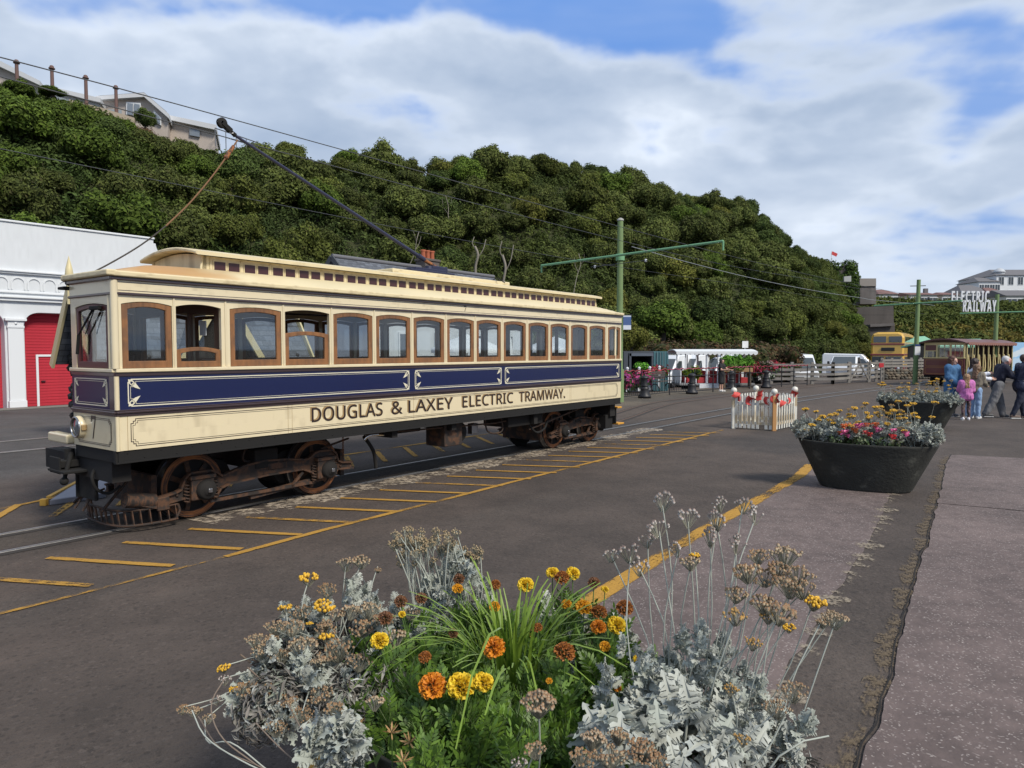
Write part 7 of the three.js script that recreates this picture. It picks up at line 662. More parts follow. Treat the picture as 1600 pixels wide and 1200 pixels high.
  leg.forEach((l, i) => { const b = feet[i]; const sh_ = part('shoe', sdf([bone(V3(b[0], b[1], b[2]), V3(b[3], b[4], b[5]), 0.043 * s, 0.037 * s), bone(l.an.clone().add(S(0, 0.01, -0.01)), l.an.clone().add(S(0, -0.03, 0)), 0.045 * s, 0.045 * s)], 26, 0.02), mat(o.shoeCol || [0.65, 0.65, 0.65], 0.6), t); const y0 = b[4] - 0.045 * s; part('sole', cbox(0.085 * s, 0.022 * s, 0.25 * s, (b[0] + b[3]) / 2, y0 + 0.008 * s, (b[2] + b[5]) / 2, 0.008), mat(o.soleCol || [0.6, 0.6, 0.58], 0.7), sh_); });
  if (o.hair) { const hb = [bone(H(0, 0.05, -0.03), H(0, 0.04, -0.01), 0.098 * s, 0.094 * s), bone(H(0, 0.0, -0.05), H(0, 0.05, -0.04), 0.088 * s, 0.095 * s)]; if (o.hairLen) { const L = o.hairLen; for (const q of [-1, 1]) hb.push(bone(H(q * 0.075, 0.03, -0.01), H(q * 0.085, -0.06 - L * 0.4, -0.01 + (o.hairFront || 0)), 0.038 * s, 0.04 * s)); hb.push(bone(H(-0.03, 0.0, -0.07), H(-0.045, -0.05 - L, L > 0.2 ? -0.165 : -0.12), 0.062 * s, 0.04 * s), bone(H(0.03, 0.0, -0.07), H(0.045, -0.05 - L, L > 0.2 ? -0.165 : -0.12), 0.062 * s, 0.04 * s)); } part('hair', wrinkle(sdf(hb, 40, 0.03), 0.014, 26), mat(o.hair, 0.55), t); }
  if (o.shortHair) part('hair', sdf([bone(H(0, 0.055, -0.04), H(0, 0.05, -0.02), 0.088 * s, 0.085 * s), bone(H(-0.07, 0.01, -0.03), H(0.07, 0.01, -0.03), 0.03 * s, 0.03 * s), bone(H(0, -0.02, -0.07), H(0, 0.02, -0.08), 0.04 * s, 0.04 * s)], 36, 0.03), mat(o.shortHair, 0.7), t);
  return { t, H, hip, arm, s, at_ }; }
{
  const pp = (px, D) => at(px, HORIZON, D).setY(0);
  person('woman in a long blue coat with auburn hair at the left of the group', pp(1489, 20.4), 0.35, { h: 1.72, fem: 1, skin: [0.55, 0.33, 0.25], hair: [0.075, 0.028, 0.015], hairLen: 0.16, hairFront: 0.02, headYaw: 0.15, topName: 'coat', topCol: [0.045, 0.125, 0.25], coat: 0.75, topFat: 0.045, collar: 0.07, arms: [[0.15, 0.18, 0.75, 0.35], [0.15, 0.18, 0.75, 0.35]], legCol: [0.04, 0.04, 0.05], shoeCol: [0.08, 0.08, 0.09] });
  const w2 = person('dark-haired woman in a white top and pale jeans behind the girls', pp(1519, 20.1), 1.35, { h: 1.68, fem: 1, skin: [0.48, 0.28, 0.20], hair: [0.022, 0.011, 0.009], hairLen: 0.17, lean: 0.12, topCol: [0.66, 0.68, 0.74], topFat: 0.03, arms: [[0.5, 0.15, 1.0, 0.2], [0.9, 0.2, 0.9, 0.2]], legs: [-0.1, 0.22], knee: [0.15, 0.08], legCol: [0.26, 0.38, 0.55], loose: 0.02, shoeCol: [0.68, 0.68, 0.68] });
  const stripe = new THREE.MeshStandardMaterial({ color: L3(0.52, 0.16, 0.40), roughness: 0.85 }); const camo = (() => { const f = tileFbm(611, 6, 4); return new THREE.MeshStandardMaterial({ map: colTex(128, (u, v) => { const a = f(u, v), b = f(v, u); return a > 0.55 ? [0.05, 0.035, 0.035] : b > 0.52 ? [0.22, 0.13, 0.14] : [0.12, 0.085, 0.07]; }, 4), roughness: 0.9 }); })();
  person('girl with brown hair and a fleecy brown top beside the pink girl', pp(1526, 19.75), 2.2, { h: 1.50, fem: 1, hair: [0.15, 0.085, 0.045], hairLen: 0.24, lean: 0.1, topCol: [0.17, 0.15, 0.115], topFat: 0.03, arms: [[0.3, 0.15, 0.9, 0.1], [0.3, 0.15, 0.9, 0.1]], legCol: [0.22, 0.33, 0.5], loose: 0.015 });
  const g4 = person('small girl in a pink top and patterned leggings seen from behind', pp(1512, 19.3), 2.75, { h: 1.24, fem: 1, hair: [0.26, 0.15, 0.075], hairLen: 0.30, topMat: stripe, topFat: 0.045, coat: 0.12, arms: [[0.35, 0.2, 1.2, 0.2], [0.35, 0.2, 1.2, 0.2]], legs: [0.05, -0.1], legMat: camo, shoeCol: [0.72, 0.70, 0.72] });
  const gm = g4.t.children.find(c => c.name === 'trousers').geometry; boxUv(gm);
  person('grey-haired man in a navy jumper and baggy grey trousers striding right', pp(1560, 20.0), 1.45, { h: 1.80, bulk: 1.06, skin: [0.56, 0.30, 0.24], shortHair: [0.50, 0.49, 0.48], lean: 0.24, headF: 0.05, topName: 'jumper', topCol: [0.010, 0.012, 0.028], topFat: 0.03, arms: [[0.5, 0.15, 0.7, 0], [0.6, 0.12, 0.9, 0]], legs: [-0.32, 0.30], knee: [0.15, 0.10], legCol: [0.14, 0.14, 0.145], loose: 0.035, shoeCol: [0.06, 0.06, 0.06], soleCol: [0.4, 0.4, 0.4] });
  const pf = (() => { const m = mat([0.012, 0.018, 0.045], 0.5); return m; })(); const p6 = person('person in a quilted navy jacket cut off by the right edge', pp(1597, 19.7), 1.5, { h: 1.80, bulk: 1.05, skin: [0.5, 0.3, 0.22], shortHair: [0.06, 0.04, 0.03], lean: 0.1, topName: 'jacket', topMat: pf, topFat: 0.04, coat: 0.15, arms: [[0.5, 0.1, 0.9, 0], [0.6, 0.1, 0.9, 0]], legs: [-0.22, 0.22], knee: [0.15, 0.08], legCol: [0.014, 0.018, 0.035], loose: 0.01, shoeCol: [0.12, 0.08, 0.06] });
  { const q = []; for (let k = 0; k < 7; k++) { const c = p6.at_(0, 0.02 + k * 0.065); q.push(new THREE.TorusGeometry(0.162 * p6.s, 0.008, 6, 22).rotateX(Math.PI / 2).scale(1.28, 1, 0.96).translate(c.x, c.y, c.z)); } tag(part('quilting', q, pf, p6.t), null, null, null, 'stuff'); }
  person('woman in black shorts leaning at the railing by the green bushy planter', pp(1128, 32.6), 0.75, { h: 1.5, fem: 1, skin: [0.5, 0.29, 0.21], hair: [0.03, 0.02, 0.018], hairLen: 0.05, topCol: [0.012, 0.012, 0.014], topFat: 0.02, sleeve: 0.5, arms: [[0.4, 0.15, 1.2, 0.3], [0.7, 0.2, 0.7, -0.1]], skirt: [0.012, 0.012, 0.014], shoeCol: [0.7, 0.68, 0.64] });
}
// ================================================================ PLANTERS AND FLOWERS
const vcol = (g, f) => { const p = g.attributes.position, c = new Float32Array(p.count * 3); for (let i = 0; i < p.count; i++) c.set(f(p.getX(i), p.getY(i), p.getZ(i), i), i * 3); g.setAttribute('color', new THREE.BufferAttribute(c, 3)); return g; };
const strip2 = (g) => { if (g.index) g = g.toNonIndexed(); for (const k of Object.keys(g.attributes)) if (!['position', 'color'].includes(k)) g.deleteAttribute(k); return g; };
const mergeC = (gs) => { const g = mergeVertices(mergeGeometries(gs.map(strip2)), 1e-5); g.computeVertexNormals(); return g; };
// lobed silver leaf: base at the origin, growing along +y, upper face towards +z
function lobedLeaf(L, W, pairs, seed, curl, col) { const r = rng(seed), R = [[0.003, 0]], sub = (x, y, w, len) => [[x, y - w], [x + len * 0.55, y - w * 0.55], [x + len * 0.80, y - w * 0.95], [x + len * 0.85, y + w * 0.1], [x + len, y + w * 0.35], [x + len * 0.86, y + w * 0.95], [x + len * 0.55, y + w * 0.95], [x, y + w * 0.85]];
  for (let i = 0; i < pairs; i++) { const t = (i + 0.6) / (pairs + 0.7), y = L * (0.18 + 0.72 * t), len = W * Math.sin(Math.PI * (0.18 + 0.68 * t)) * (0.85 + 0.3 * r()), w = L * 0.30 / pairs; for (const q of sub(0.007, y, w, len)) R.push(q); } R.push([0.006, L * 0.90], [0.012, L * 0.93], [0.009, L * 0.965], [0.004, L * 0.975], [0, L]);
  const Lf = R.slice(1, -1).map(q => [-q[0] * (0.9 + 0.1 * r()), q[1]]).reverse(); const g = new THREE.ShapeGeometry(poly([...R, ...Lf])), p = g.attributes.position; for (let i = 0; i < p.count; i++) { const x = p.getX(i), y = p.getY(i), t = y / L; p.setZ(i, -curl * L * t * t + 0.35 * Math.abs(x) * (0.6 + 0.5 * Math.sin(t * 11 + seed)) + 0.004 * Math.sin(x * 300 + y * 210)); p.setY(i, y * (1 - 0.25 * curl * t)); } g.computeVertexNormals(); return vcol(g, (x, y) => { const k = 0.86 + 0.14 * Math.cos(x * 260) - (Math.abs(x) < 0.004 ? 0.05 : 0) + 0.05 * r(); return col.map(c => c * k); }); }
const silver = [0.45, 0.47, 0.42], silver2 = [0.385, 0.415, 0.36], silver3 = [0.31, 0.34, 0.29];
const leafMat = new THREE.MeshPhysicalMaterial({ vertexColors: true, roughness: 0.8, side: THREE.DoubleSide, transmission: 0.12, thickness: 0 }), greenMat = new THREE.MeshPhysicalMaterial({ vertexColors: true, roughness: 0.55, side: THREE.DoubleSide, transmission: 0.28, thickness: 0 }), petalMat = new THREE.MeshPhysicalMaterial({ vertexColors: true, roughness: 0.65, side: THREE.DoubleSide, transmission: 0.2, thickness: 0 }), stemPale = mat([0.36, 0.38, 0.33], 0.9), stemBrown = mat([0.17, 0.13, 0.10], 0.9), stemGreen = mat([0.07, 0.13, 0.03], 0.7);
const bigLeaf = [0, 1, 2, 3].map(k => lobedLeaf(0.088, 0.031, 5 + (k % 2), 700 + k, 0.35 + 0.2 * k, k === 2 ? silver2 : silver)), smallLeaf = [0, 1, 2].map(k => lobedLeaf(0.064, 0.0165, 5, 720 + k, 0.3 + 0.2 * k, k ? silver2 : silver));
function aim(g, base, dir, roll) { const q = new THREE.Quaternion().setFromUnitVectors(UP, dir.clone().normalize()); return g.clone().applyMatrix4(new THREE.Matrix4().compose(base, q.multiply(new THREE.Quaternion().setFromAxisAngle(UP, roll)), V3(1, 1, 1))); }
const shootG = [0, 1, 2, 3].map(k => { const r = rng(740 + k), gs = []; for (let i = 0; i < 15; i++) { const a = i * 2.4 + r(), e = 0.25 + 1.0 * (i / 15) + 0.2 * r(); gs.push(aim(smallLeaf[(r() * 3) | 0], V3(0, 0.055 - i * 0.006, 0), V3(Math.cos(a) * Math.sin(e), Math.cos(e), Math.sin(a) * Math.sin(e)), r() * 6.3)); } return mergeC(gs); });
const shootLow = [0, 1].map(k => { const r = rng(750 + k); return leafCloud(60, [[0, 0.02, 0, 0.055, 0.5]], 0.022, 750 + k, [silver, silver2, silver3], 0, 0.3, 0.3); });
// flower head: many small buds on branchlets; tone by kind
function umbel(seed, R, n, top_, low, flat = 0.35, bs = 0.0036) { const r = rng(seed), gs = []; for (let i = 0; i < n; i++) { const a = r() * 6.283, q = Math.sqrt(r()) * R, p = V3(Math.cos(a) * q, R * 0.9 + flat * R * (1 - q / R) + 0.012 * r(), Math.sin(a) * q); const st = new THREE.CylinderGeometry(0.0009, 0.0012, p.length() * 0.8, 3, 1, true).toNonIndexed(); st.translate(0, p.length() * 0.55, 0).applyQuaternion(new THREE.Quaternion().setFromUnitVectors(UP, p.clone().normalize())); gs.push(vcol(st, () => [0.30, 0.29, 0.22])); const b = new THREE.IcosahedronGeometry(bs * (0.75 + 0.5 * r()), 0); b.scale(1, 1.25, 1); b.translate(p.x, p.y, p.z); const k = 0.7 + 0.6 * r(); gs.push(vcol(b, (x, y) => (y > p.y + 0.001 ? top_ : low).map(c => c * k))); } return mergeC(gs); }
const denseHead = umbel(799, 0.042, 120, [0.24, 0.12, 0.045], [0.50, 0.42, 0.30], 0.7, 0.0042), driedHead = [0, 1, 2, 3].map(k => umbel(760 + k, 0.032 + 0.006 * k, 46, [0.22, 0.105, 0.035], [0.50, 0.42, 0.28], 0.45, 0.0042)), whiteHead = [0, 1].map(k => umbel(770 + k, 0.030, 16, [0.20, 0.12, 0.09], [0.58, 0.55, 0.50], 0.9, 0.0044)), yellowHead = [0, 1, 2].map(k => umbel(780 + k, 0.030, 44, [0.72, 0.42, 0.015], [0.62, 0.36, 0.03], 0.25, 0.0048)), goldHead = [0, 1].map(k => umbel(790 + k, 0.030, 34, [0.42, 0.21, 0.02], [0.42, 0.32, 0.16])), paleHead = [0, 1].map(k => umbel(795 + k, 0.022, 18, [0.33, 0.22, 0.10], [0.40, 0.34, 0.22], 0.9));
function ragwort(label, base, o) { const r = rng(o.seed), t = thing('silver_ragwort', label, 'plant', base, 0, o.group); const spread = o.spread || 0.22, tilt = o.tilt || V3(0, 0, 0);
  for (let i = 0; i < (o.shoots || 0); i++) { const a = r() * 6.283, q = Math.sqrt(r()) * spread, y = (o.low ?? 0.05) + (o.h || 0.2) * (0.35 + 0.65 * r()) * (1 - 0.45 * (q / spread) ** 2), m = part('shoot', o.far ? shootLow[(r() * 2) | 0] : shootG[(r() * 4) | 0], leafMat, t); m.position.set(Math.cos(a) * q * (o.sx || 1) + tilt.x * y * 2, y, Math.sin(a) * q * (o.sz || 1) + tilt.z * y * 2); m.rotation.set((r() - 0.5) * 0.9 + Math.sin(a) * 0.5 * q / spread, r() * 6.3, (r() - 0.5) * 0.9 - Math.cos(a) * 0.5 * q / spread); m.scale.setScalar((o.ss || 1) * (0.75 + 0.6 * r())); }
  for (let i = 0; i < (o.sprawl || 0); i++) { const a = r() * 6.283, q = spread * (0.4 + 0.7 * r()); part('stem', tube([V3((r() - 0.5) * 0.1, -0.02, (r() - 0.5) * 0.1), V3(Math.cos(a) * q * 0.6, 0.04 + 0.06 * r(), Math.sin(a) * q * 0.6), V3(Math.cos(a) * q + tilt.x * 0.2, 0.10 + 0.15 * r(), Math.sin(a) * q + tilt.z * 0.2)], 0.0028 + 0.0015 * r(), 5, 8), r() < 0.5 ? stemPale : stemBrown, t); }
  if (o.under) { const bl = []; for (let i = 0; i < 9; i++) bl.push([(r() - 0.5) * spread * 1.5, 0.06 + 0.1 * r(), (r() - 0.5) * spread * 1.5, 0.09, r()]); tag(part('dry_foliage', leafCloud(o.under, bl, 0.02, o.seed + 3, [[0.18, 0.165, 0.145], [0.26, 0.25, 0.22], [0.20, 0.22, 0.17], [0.38, 0.39, 0.36]], 0.5, 0.22), leafMat, t), null, null, null, 'stuff'); }
  for (const s of o.stalks || []) stalk(t, s[0], s[1], s[2], r, s[3]); return t; }
function stalk(t, from, to, head, r, k = 1, pale = true) { const mid = from.clone().lerp(to, 0.45 + 0.2 * r()).add(V3((r() - 0.5) * 0.10, 0.01 + 0.03 * r(), (r() - 0.5) * 0.10)); part('stem', tube([from, mid, to], 0.0023, 4, 6), pale ? stemPale : stemBrown, t); const h = part('flower_head', head, petalMat, t); h.position.copy(to); h.position.y -= 0.03; h.rotation.set((r() - 0.5) * 0.5, r() * 6.3, (r() - 0.5) * 0.5); h.scale.setScalar(k); }
// stalks by where their heads show: [px, py, depth, scale]
const tops = (base, list, heads, r, sc = 1) => list.map(([px, py, D, k]) => { const to = at(px, py, D).sub(base); return [V3((r() - 0.5) * 0.16 + to.x * 0.35, 0.02 + 0.12 * r(), (r() - 0.5) * 0.16 + to.z * 0.35), to, heads[(r() * heads.length) | 0], (k || 1) * sc * (0.85 + 0.4 * r())]; });
const C1 = V3(0.02, 0, -2.42), pq = (p, q, y = 0.57) => V3(C1.x + p * NV.x + q * DV.x, y, C1.z + p * NV.z + q * DV.z);
// the tub: oval bowl of dark concrete
const tubMat = new THREE.MeshStandardMaterial({ map: (() => { const f = tileFbm(801, 6, 6); return colTex(512, (u, v) => { const k = 0.6 + 0.9 * f(u, v), w = sstep(0.6, 0.8, f(v, u)); return [lerp(0.024, 0.085, w * 0.6) * k, lerp(0.025, 0.085, w * 0.6) * k, lerp(0.021, 0.07, w * 0.6) * k]; }, 1); })(), bumpMap: asphaltBump, bumpScale: 0.008, roughness: 0.85, side: THREE.DoubleSide });
const soilM = mat([0.022, 0.016, 0.012], 1);
function tubGeo() { const sec = [[0.62, 0.0], [0.66, 0.025], [0.985, 0.60], [1.0, 0.625], [0.97, 0.63], [0.93, 0.60], [0.9, 0.5]], n = 64, P = [], U = [], I = []; sec.forEach(([k, y], j) => { for (let i = 0; i <= n; i++) { const a = i / n * 6.28318, e = 2.25, c = Math.cos(a), s = Math.sin(a), R = Math.pow(Math.pow(Math.abs(c), e) + Math.pow(Math.abs(s), e), -1 / e), wob = 1 + 0.006 * Math.sin(a * 5 + j); P.push(0.84 * k * R * c * wob, y, 0.50 * (k - 0.04) * R * s * wob); U.push(i / n * 4, y * 1.2); } }); for (let j = 0; j < sec.length - 1; j++) for (let i = 0; i < n; i++) { const a = j * (n + 1) + i, b = a + n + 1; I.push(a, b, a + 1, a + 1, b, b + 1); } const g = new THREE.BufferGeometry(); g.setAttribute('position', new THREE.Float32BufferAttribute(P, 3)); g.setAttribute('uv', new THREE.Float32BufferAttribute(U, 2)); g.setIndex(I); g.computeVertexNormals(); return g; }
const tub = thing('planter', 'big dark oval planter in the foreground, hidden under marigolds and silver ragwort', 'planter', C1, PSI - Math.PI / 2); part('tub', tubGeo(), tubMat, tub); { const s = new THREE.CircleGeometry(1, 40).rotateX(-Math.PI / 2).scale(0.80, 1, 0.44); const p = s.attributes.position; for (let i = 0; i < p.count; i++) p.setY(i, 0.56 + 0.02 * Math.sin(p.getX(i) * 9)); part('soil', s, soilM, tub); }
const C2 = V3(4.86, 0, -9.72), C3 = gp(1432, 668), tub2 = dup(tub, C2, PSI - Math.PI / 2 + 0.12, 'dark oval planter of silver foliage and yellow flowers standing on the yellow line', null, 1.04), tub3 = dup(tub, C3, PSI - Math.PI / 2, 'third dark oval planter, half hidden behind the second one', null, 1.05);
// ---- foreground planting
{
  const r = rng(900); let b;
  // right front: broad silver leaves one by one
  b = pq(0.66, -0.16, 0.6); const big = thing('silver_ragwort', 'silver ragwort with broad lobed leaves at the right front of the nearest planter', 'plant', b); const shoots = []; for (let i = 0; i < 15; i++) { const a = i * 2.4, q = 0.035 + 0.195 * Math.sqrt(i / 15); shoots.push(V3(Math.cos(a) * q, 0.27 - 0.16 * (q / 0.26) ** 2 + 0.05 * r(), Math.sin(a) * q)); }
  for (const s of shoots) { part('stem', tube([V3(s.x * 0.3, -0.03, s.z * 0.3), V3(s.x * 0.6, s.y * 0.5, s.z * 0.6), s], 0.0042, 5, 6), stemPale, big); for (let i = 0; i < 10; i++) { const a = i * 2.4 + r(), e = 0.35 + 0.85 * (i / 10) + 0.25 * r(), d = V3(Math.cos(a) * Math.sin(e) + s.x * 1.6, Math.cos(e), Math.sin(a) * Math.sin(e) + s.z * 1.6).normalize(), m = part('leaf', bigLeaf[(r() * 4) | 0], leafMat, big); m.position.copy(s).add(V3(0, 0.02 - i * 0.006, 0)); m.quaternion.setFromUnitVectors(UP, d).multiply(new THREE.Quaternion().setFromAxisAngle(UP, Math.atan2(-a, 1) + r() * 1.2 + (i * 2.4))); m.scale.setScalar(0.7 + 0.42 * r()); } }
  for (const q of tops(b, [[1215, 1110, 1.75, 0.9], [1240, 1085, 1.78, 0.9]], driedHead, r)) stalk(big, ...q.slice(0, 3), r, q[3] * 0.8); for (const q of tops(b, [[1140, 1072, 1.8], [1160, 1150, 1.62]], goldHead, r)) stalk(big, ...q.slice(0, 3), r, 0.7); part('stem', tube([V3(0.1, 0.0, 0.1), at(1230, 1170, 1.75).sub(b), at(1295, 1150, 1.78).sub(b)], 0.0025, 5, 6), stemPale, big);
  // right back
  b = pq(0.56, 0.15); ragwort('silver ragwort with tall dry flower stalks at the right back of the nearest planter', b, { seed: 901, shoots: 70, spread: 0.27, h: 0.40, low: 0.05, sprawl: 46, under: 3600, ss: 0.58, stalks: [...tops(b, [[1035, 790, 2.35], [1012, 845, 2.35], [985, 870, 2.35], [955, 868, 2.4, 0.8], [1075, 815, 2.3], [1110, 845, 2.3], [1160, 792, 2.4], [1125, 790, 2.4], [1180, 810, 2.35], [1060, 860, 2.25], [1030, 830, 2.3], [1150, 855, 2.25], [1120, 820, 2.3], [1000, 890, 2.3]], whiteHead, r, 1.15), ...tops(b, [[1185, 870, 2.2], [1215, 890, 2.2], [1245, 905, 2.15], [1170, 900, 2.1], [1195, 950, 2.05], [1215, 965, 2.0], [1225, 880, 2.25], [1255, 925, 2.1], [1150, 930, 2.1], [1195, 905, 2.2], [1300, 965, 2.1, 0.8], [1235, 925, 2.1], [1080, 880, 2.2]], driedHead, r), ...tops(b, [[1270, 942, 2.1], [1085, 862, 2.25, 0.6], [1233, 975, 2.05, 0.6]], yellowHead, r, 0.9), ...tops(b, [[1200, 962, 2.05], [1150, 965, 2.0], [1175, 1003, 1.95, 0.8]], goldHead, r)] });
  b = pq(0.78, 0.02); ragwort('sprawling grey ragwort stems overhanging the right end of the nearest planter', b, { seed: 902, ss: 0.75, shoots: 16, spread: 0.22, h: 0.22, low: 0.1, sprawl: 9, under: 700, stalks: tops(b, [[1285, 968, 2.0, 0.7], [1305, 972, 2.0, 0.7]], driedHead, r) });
  // left
  b = pq(-0.74, -0.18); ragwort('silver ragwort with brown and yellow heads at the left end of the nearest planter', b, { seed: 903, shoots: 60, spread: 0.34, h: 0.34, low: 0.02, sprawl: 40, under: 2600, ss: 0.7, stalks: [...tops(b, [[400, 1005, 2.55], [425, 1000, 2.55], [455, 985, 2.55], [470, 1020, 2.5], [440, 1030, 2.5], [500, 1035, 2.45], [410, 1025, 2.5], [530, 1025, 2.5], [505, 990, 2.6], [545, 960, 2.65], [565, 985, 2.6], [525, 960, 2.65], [600, 975, 2.6], [575, 960, 2.65], [510, 975, 2.6], [430, 985, 2.6], [620, 1000, 2.5], [540, 885, 2.85, 0.8], [565, 880, 2.85], [590, 885, 2.85, 0.6], [470, 960, 2.7, 0.8], [560, 1040, 2.4], [420, 1085, 2.35, 1.0], [385, 1090, 2.35], [450, 1095, 2.3], [390, 1080, 2.4], [505, 1090, 2.3], [510, 925, 2.8, 0.8], [285, 1105, 2.4, 0.8], [303, 1110, 2.38, 0.7], [325, 1120, 2.35, 0.5], [600, 1010, 2.5], [640, 960, 2.7, 0.8]], driedHead, r), ...tops(b, [[482, 907, 2.75, 1.05], [447, 950, 2.65, 0.75], [505, 950, 2.7, 1.15], [484, 968, 2.6, 0.5], [510, 995, 2.55, 0.8], [352, 1040, 2.5, 0.8], [365, 1072, 2.4, 0.5]], yellowHead, r), ...tops(b, [[350, 1060, 2.4, 0.7], [340, 1090, 2.4, 0.6]], whiteHead, r)] });
  // sprawling bare stems at lower left
  { const t = thing('silver_ragwort', 'woody grey stems curling out at the lower left edge of the nearest planter', 'plant', pq(-0.78, -0.42, 0.55)); const P = (px, py, D) => at(px, py, D).sub(t.position); for (const l of [[[470, 1230, 2.05], [380, 1190, 2.1], [320, 1150, 2.2], [300, 1110, 2.3]], [[470, 1230, 2.05], [400, 1195, 2.1], [345, 1170, 2.15], [310, 1120, 2.3]], [[400, 1195, 2.1], [345, 1150, 2.15], [330, 1100, 2.25], [350, 1062, 2.35]], [[420, 1205, 2.1], [360, 1160, 2.15], [325, 1160, 2.2], [320, 1125, 2.3]], [[520, 1230, 2.0], [450, 1180, 2.1], [400, 1130, 2.2]], [[560, 1220, 2.0], [480, 1150, 2.1], [450, 1100, 2.25]]]) part('stem', tube(l.map(q => P(...q)), 0.0024, 5, 12), r() < 0.1 ? stemPale : stemBrown, t); for (let i = 0; i < 9; i++) { const m = part('shoot', shootG[i % 4], leafMat, t); m.position.copy(P(480 + 9 * i + 30 * r(), 1175 + 25 * r(), 2.0)); m.rotation.set(r() - 0.5, r() * 6, r() - 0.5); m.scale.setScalar(0.8 + 0.5 * r()); } }
  b = pq(-0.42, -0.34); ragwort('low silver ragwort with small white leaves at the left front of the nearest planter', b, { seed: 905, shoots: 8, spread: 0.12, h: 0.10, low: 0.0, sprawl: 10, under: 700, ss: 1.0 });
  b = pq(-0.60, -0.36); ragwort('grey woody ragwort filling the lower left corner of the nearest planter', b, { seed: 908, shoots: 44, spread: 0.27, h: 0.20, low: 0.0, sprawl: 34, under: 3400, ss: 0.72, tilt: V3(-0.1, 0, 0.1), stalks: tops(b, [[560, 1135, 2.1, 0.7], [470, 1120, 2.2, 0.8], [430, 1140, 2.2, 0.7], [520, 1110, 2.2, 0.8], [585, 1100, 2.2, 0.7]], driedHead, r) });
  b = pq(0.86, -0.14); ragwort('grey ragwort shoots trailing over the right front rim of the nearest planter', b, { seed: 909, shoots: 30, spread: 0.2, h: 0.16, low: 0.0, sprawl: 14, under: 1400, ss: 0.8 });
  // back left: upright pale stems
  b = pq(-0.55, 0.27); const L = []; for (let i = 0; i < 58; i++) L.push([612 + 105 * r(), 828 + 52 * r() * r() + 14 * Math.abs(i % 3 - 1), 2.85 + 0.25 * r(), 0.9]); for (let i = 0; i < 14; i++) L.push([722 + 32 * r(), 852 + 28 * r(), 2.95, 0.9]); ragwort('upright pale stems with brown seed heads at the back left of the nearest planter', b, { seed: 906, shoots: 26, spread: 0.17, h: 0.34, low: 0.10, under: 900, ss: 0.75, stalks: tops(b, L, paleHead, r) });
  b = pq(0.0, 0.40); ragwort('low silver ragwort behind the strappy grass at the back of the nearest planter', b, { seed: 907, shoots: 12, spread: 0.2, h: 0.22, low: 0.10, under: 300, ss: 0.75 });
  // seed heads close to the camera
  b = pq(0.22, -0.34); { const t = thing('seed_head_plant', 'brown seed heads on woolly stalks at the front edge of the nearest planter', 'plant', b); for (const [px, py, D, k, g] of [[842, 1108, 1.85, 1.25, denseHead], [838, 1172, 1.78, 0.9, driedHead[1]], [925, 1160, 1.75, 0.9, denseHead], [965, 1150, 1.78, 1.0, driedHead[0]], [1000, 1172, 1.72, 1.0, denseHead], [905, 1185, 1.7, 1.0, driedHead[1]], [812, 1190, 1.72, 0.8, whiteHead[0]], [955, 1190, 1.7, 1.1, driedHead[2]], [1030, 1185, 1.7, 0.9, driedHead[0]]]) { const to = at(px, py, D).sub(b); stalk(t, V3(to.x * 0.3 - 0.05 * DV.x * -1, -0.05, to.z * 0.3 - 0.06), to, g, r, k * 0.88); } }
  // strappy grass: each blade by itself
  b = pq(-0.10, 0.10, 0.58); const gt = thing('grass_clump', 'clump of long strappy green leaves in the middle of the nearest planter', 'grass', b); const blade = (L, w, bend, kink) => { const P = [], I = [], C = [], n = 9; for (let i = 0; i <= n; i++) { const t = i / n, a = bend * t * t + (kink && t > 0.72 ? kink * (t - 0.72) * 3 : 0), y = L * t * Math.cos(a * 0.7), x = L * t * Math.sin(a * 0.75), ww = w * Math.min(1, 1.25 - t) * (0.75 + 0.6 * Math.sin(Math.min(1, t * 1.4) * 1.57)) * 0.6; P.push(x, y, -ww, x - 0.18 * ww, y, 0, x, y, ww); const c = [lerp(0.13, 0.22, t), lerp(0.23, 0.33, t), lerp(0.02, 0.035, t)]; for (let k = 0; k < 3; k++) C.push(...c.map(q => q * (k === 1 ? 0.9 : 1.05))); if (i) { const q = 3 * i; I.push(q - 3, q, q - 2, q - 2, q, q + 1, q - 2, q + 1, q - 1, q - 1, q + 1, q + 2); } } const g = new THREE.BufferGeometry(); g.setAttribute('position', new THREE.Float32BufferAttribute(P, 3)); g.setAttribute('color', new THREE.Float32BufferAttribute(C, 3)); g.setIndex(I); g.computeVertexNormals(); return g; };
  const blades = [[0.52, 0.010, 0.35, 0], [0.46, 0.011, 0.75, 0], [0.5, 0.012, 1.15, 0], [0.42, 0.009, 0.2, 0], [0.55, 0.011, 0.9, 1.1], [0.38, 0.010, 1.3, 0]].map(q => blade(...q)); for (let i = 0; i < 135; i++) { const a = r() * 6.283, k = r() < 0.62 ? [0, 3, 1][(r() * 3) | 0] : (r() * 6) | 0, m = part('blade', blades[k], greenMat, gt), q = 0.085 * Math.sqrt(r()); m.position.set(Math.cos(a) * q * 1.3, -0.02, Math.sin(a) * q); m.rotation.set((r() - 0.5) * 0.25, -a + (r() - 0.5) * 0.9, (r() - 0.5) * 0.3 - 0.12 * r()); m.scale.setScalar(0.72 + 0.42 * r()); }
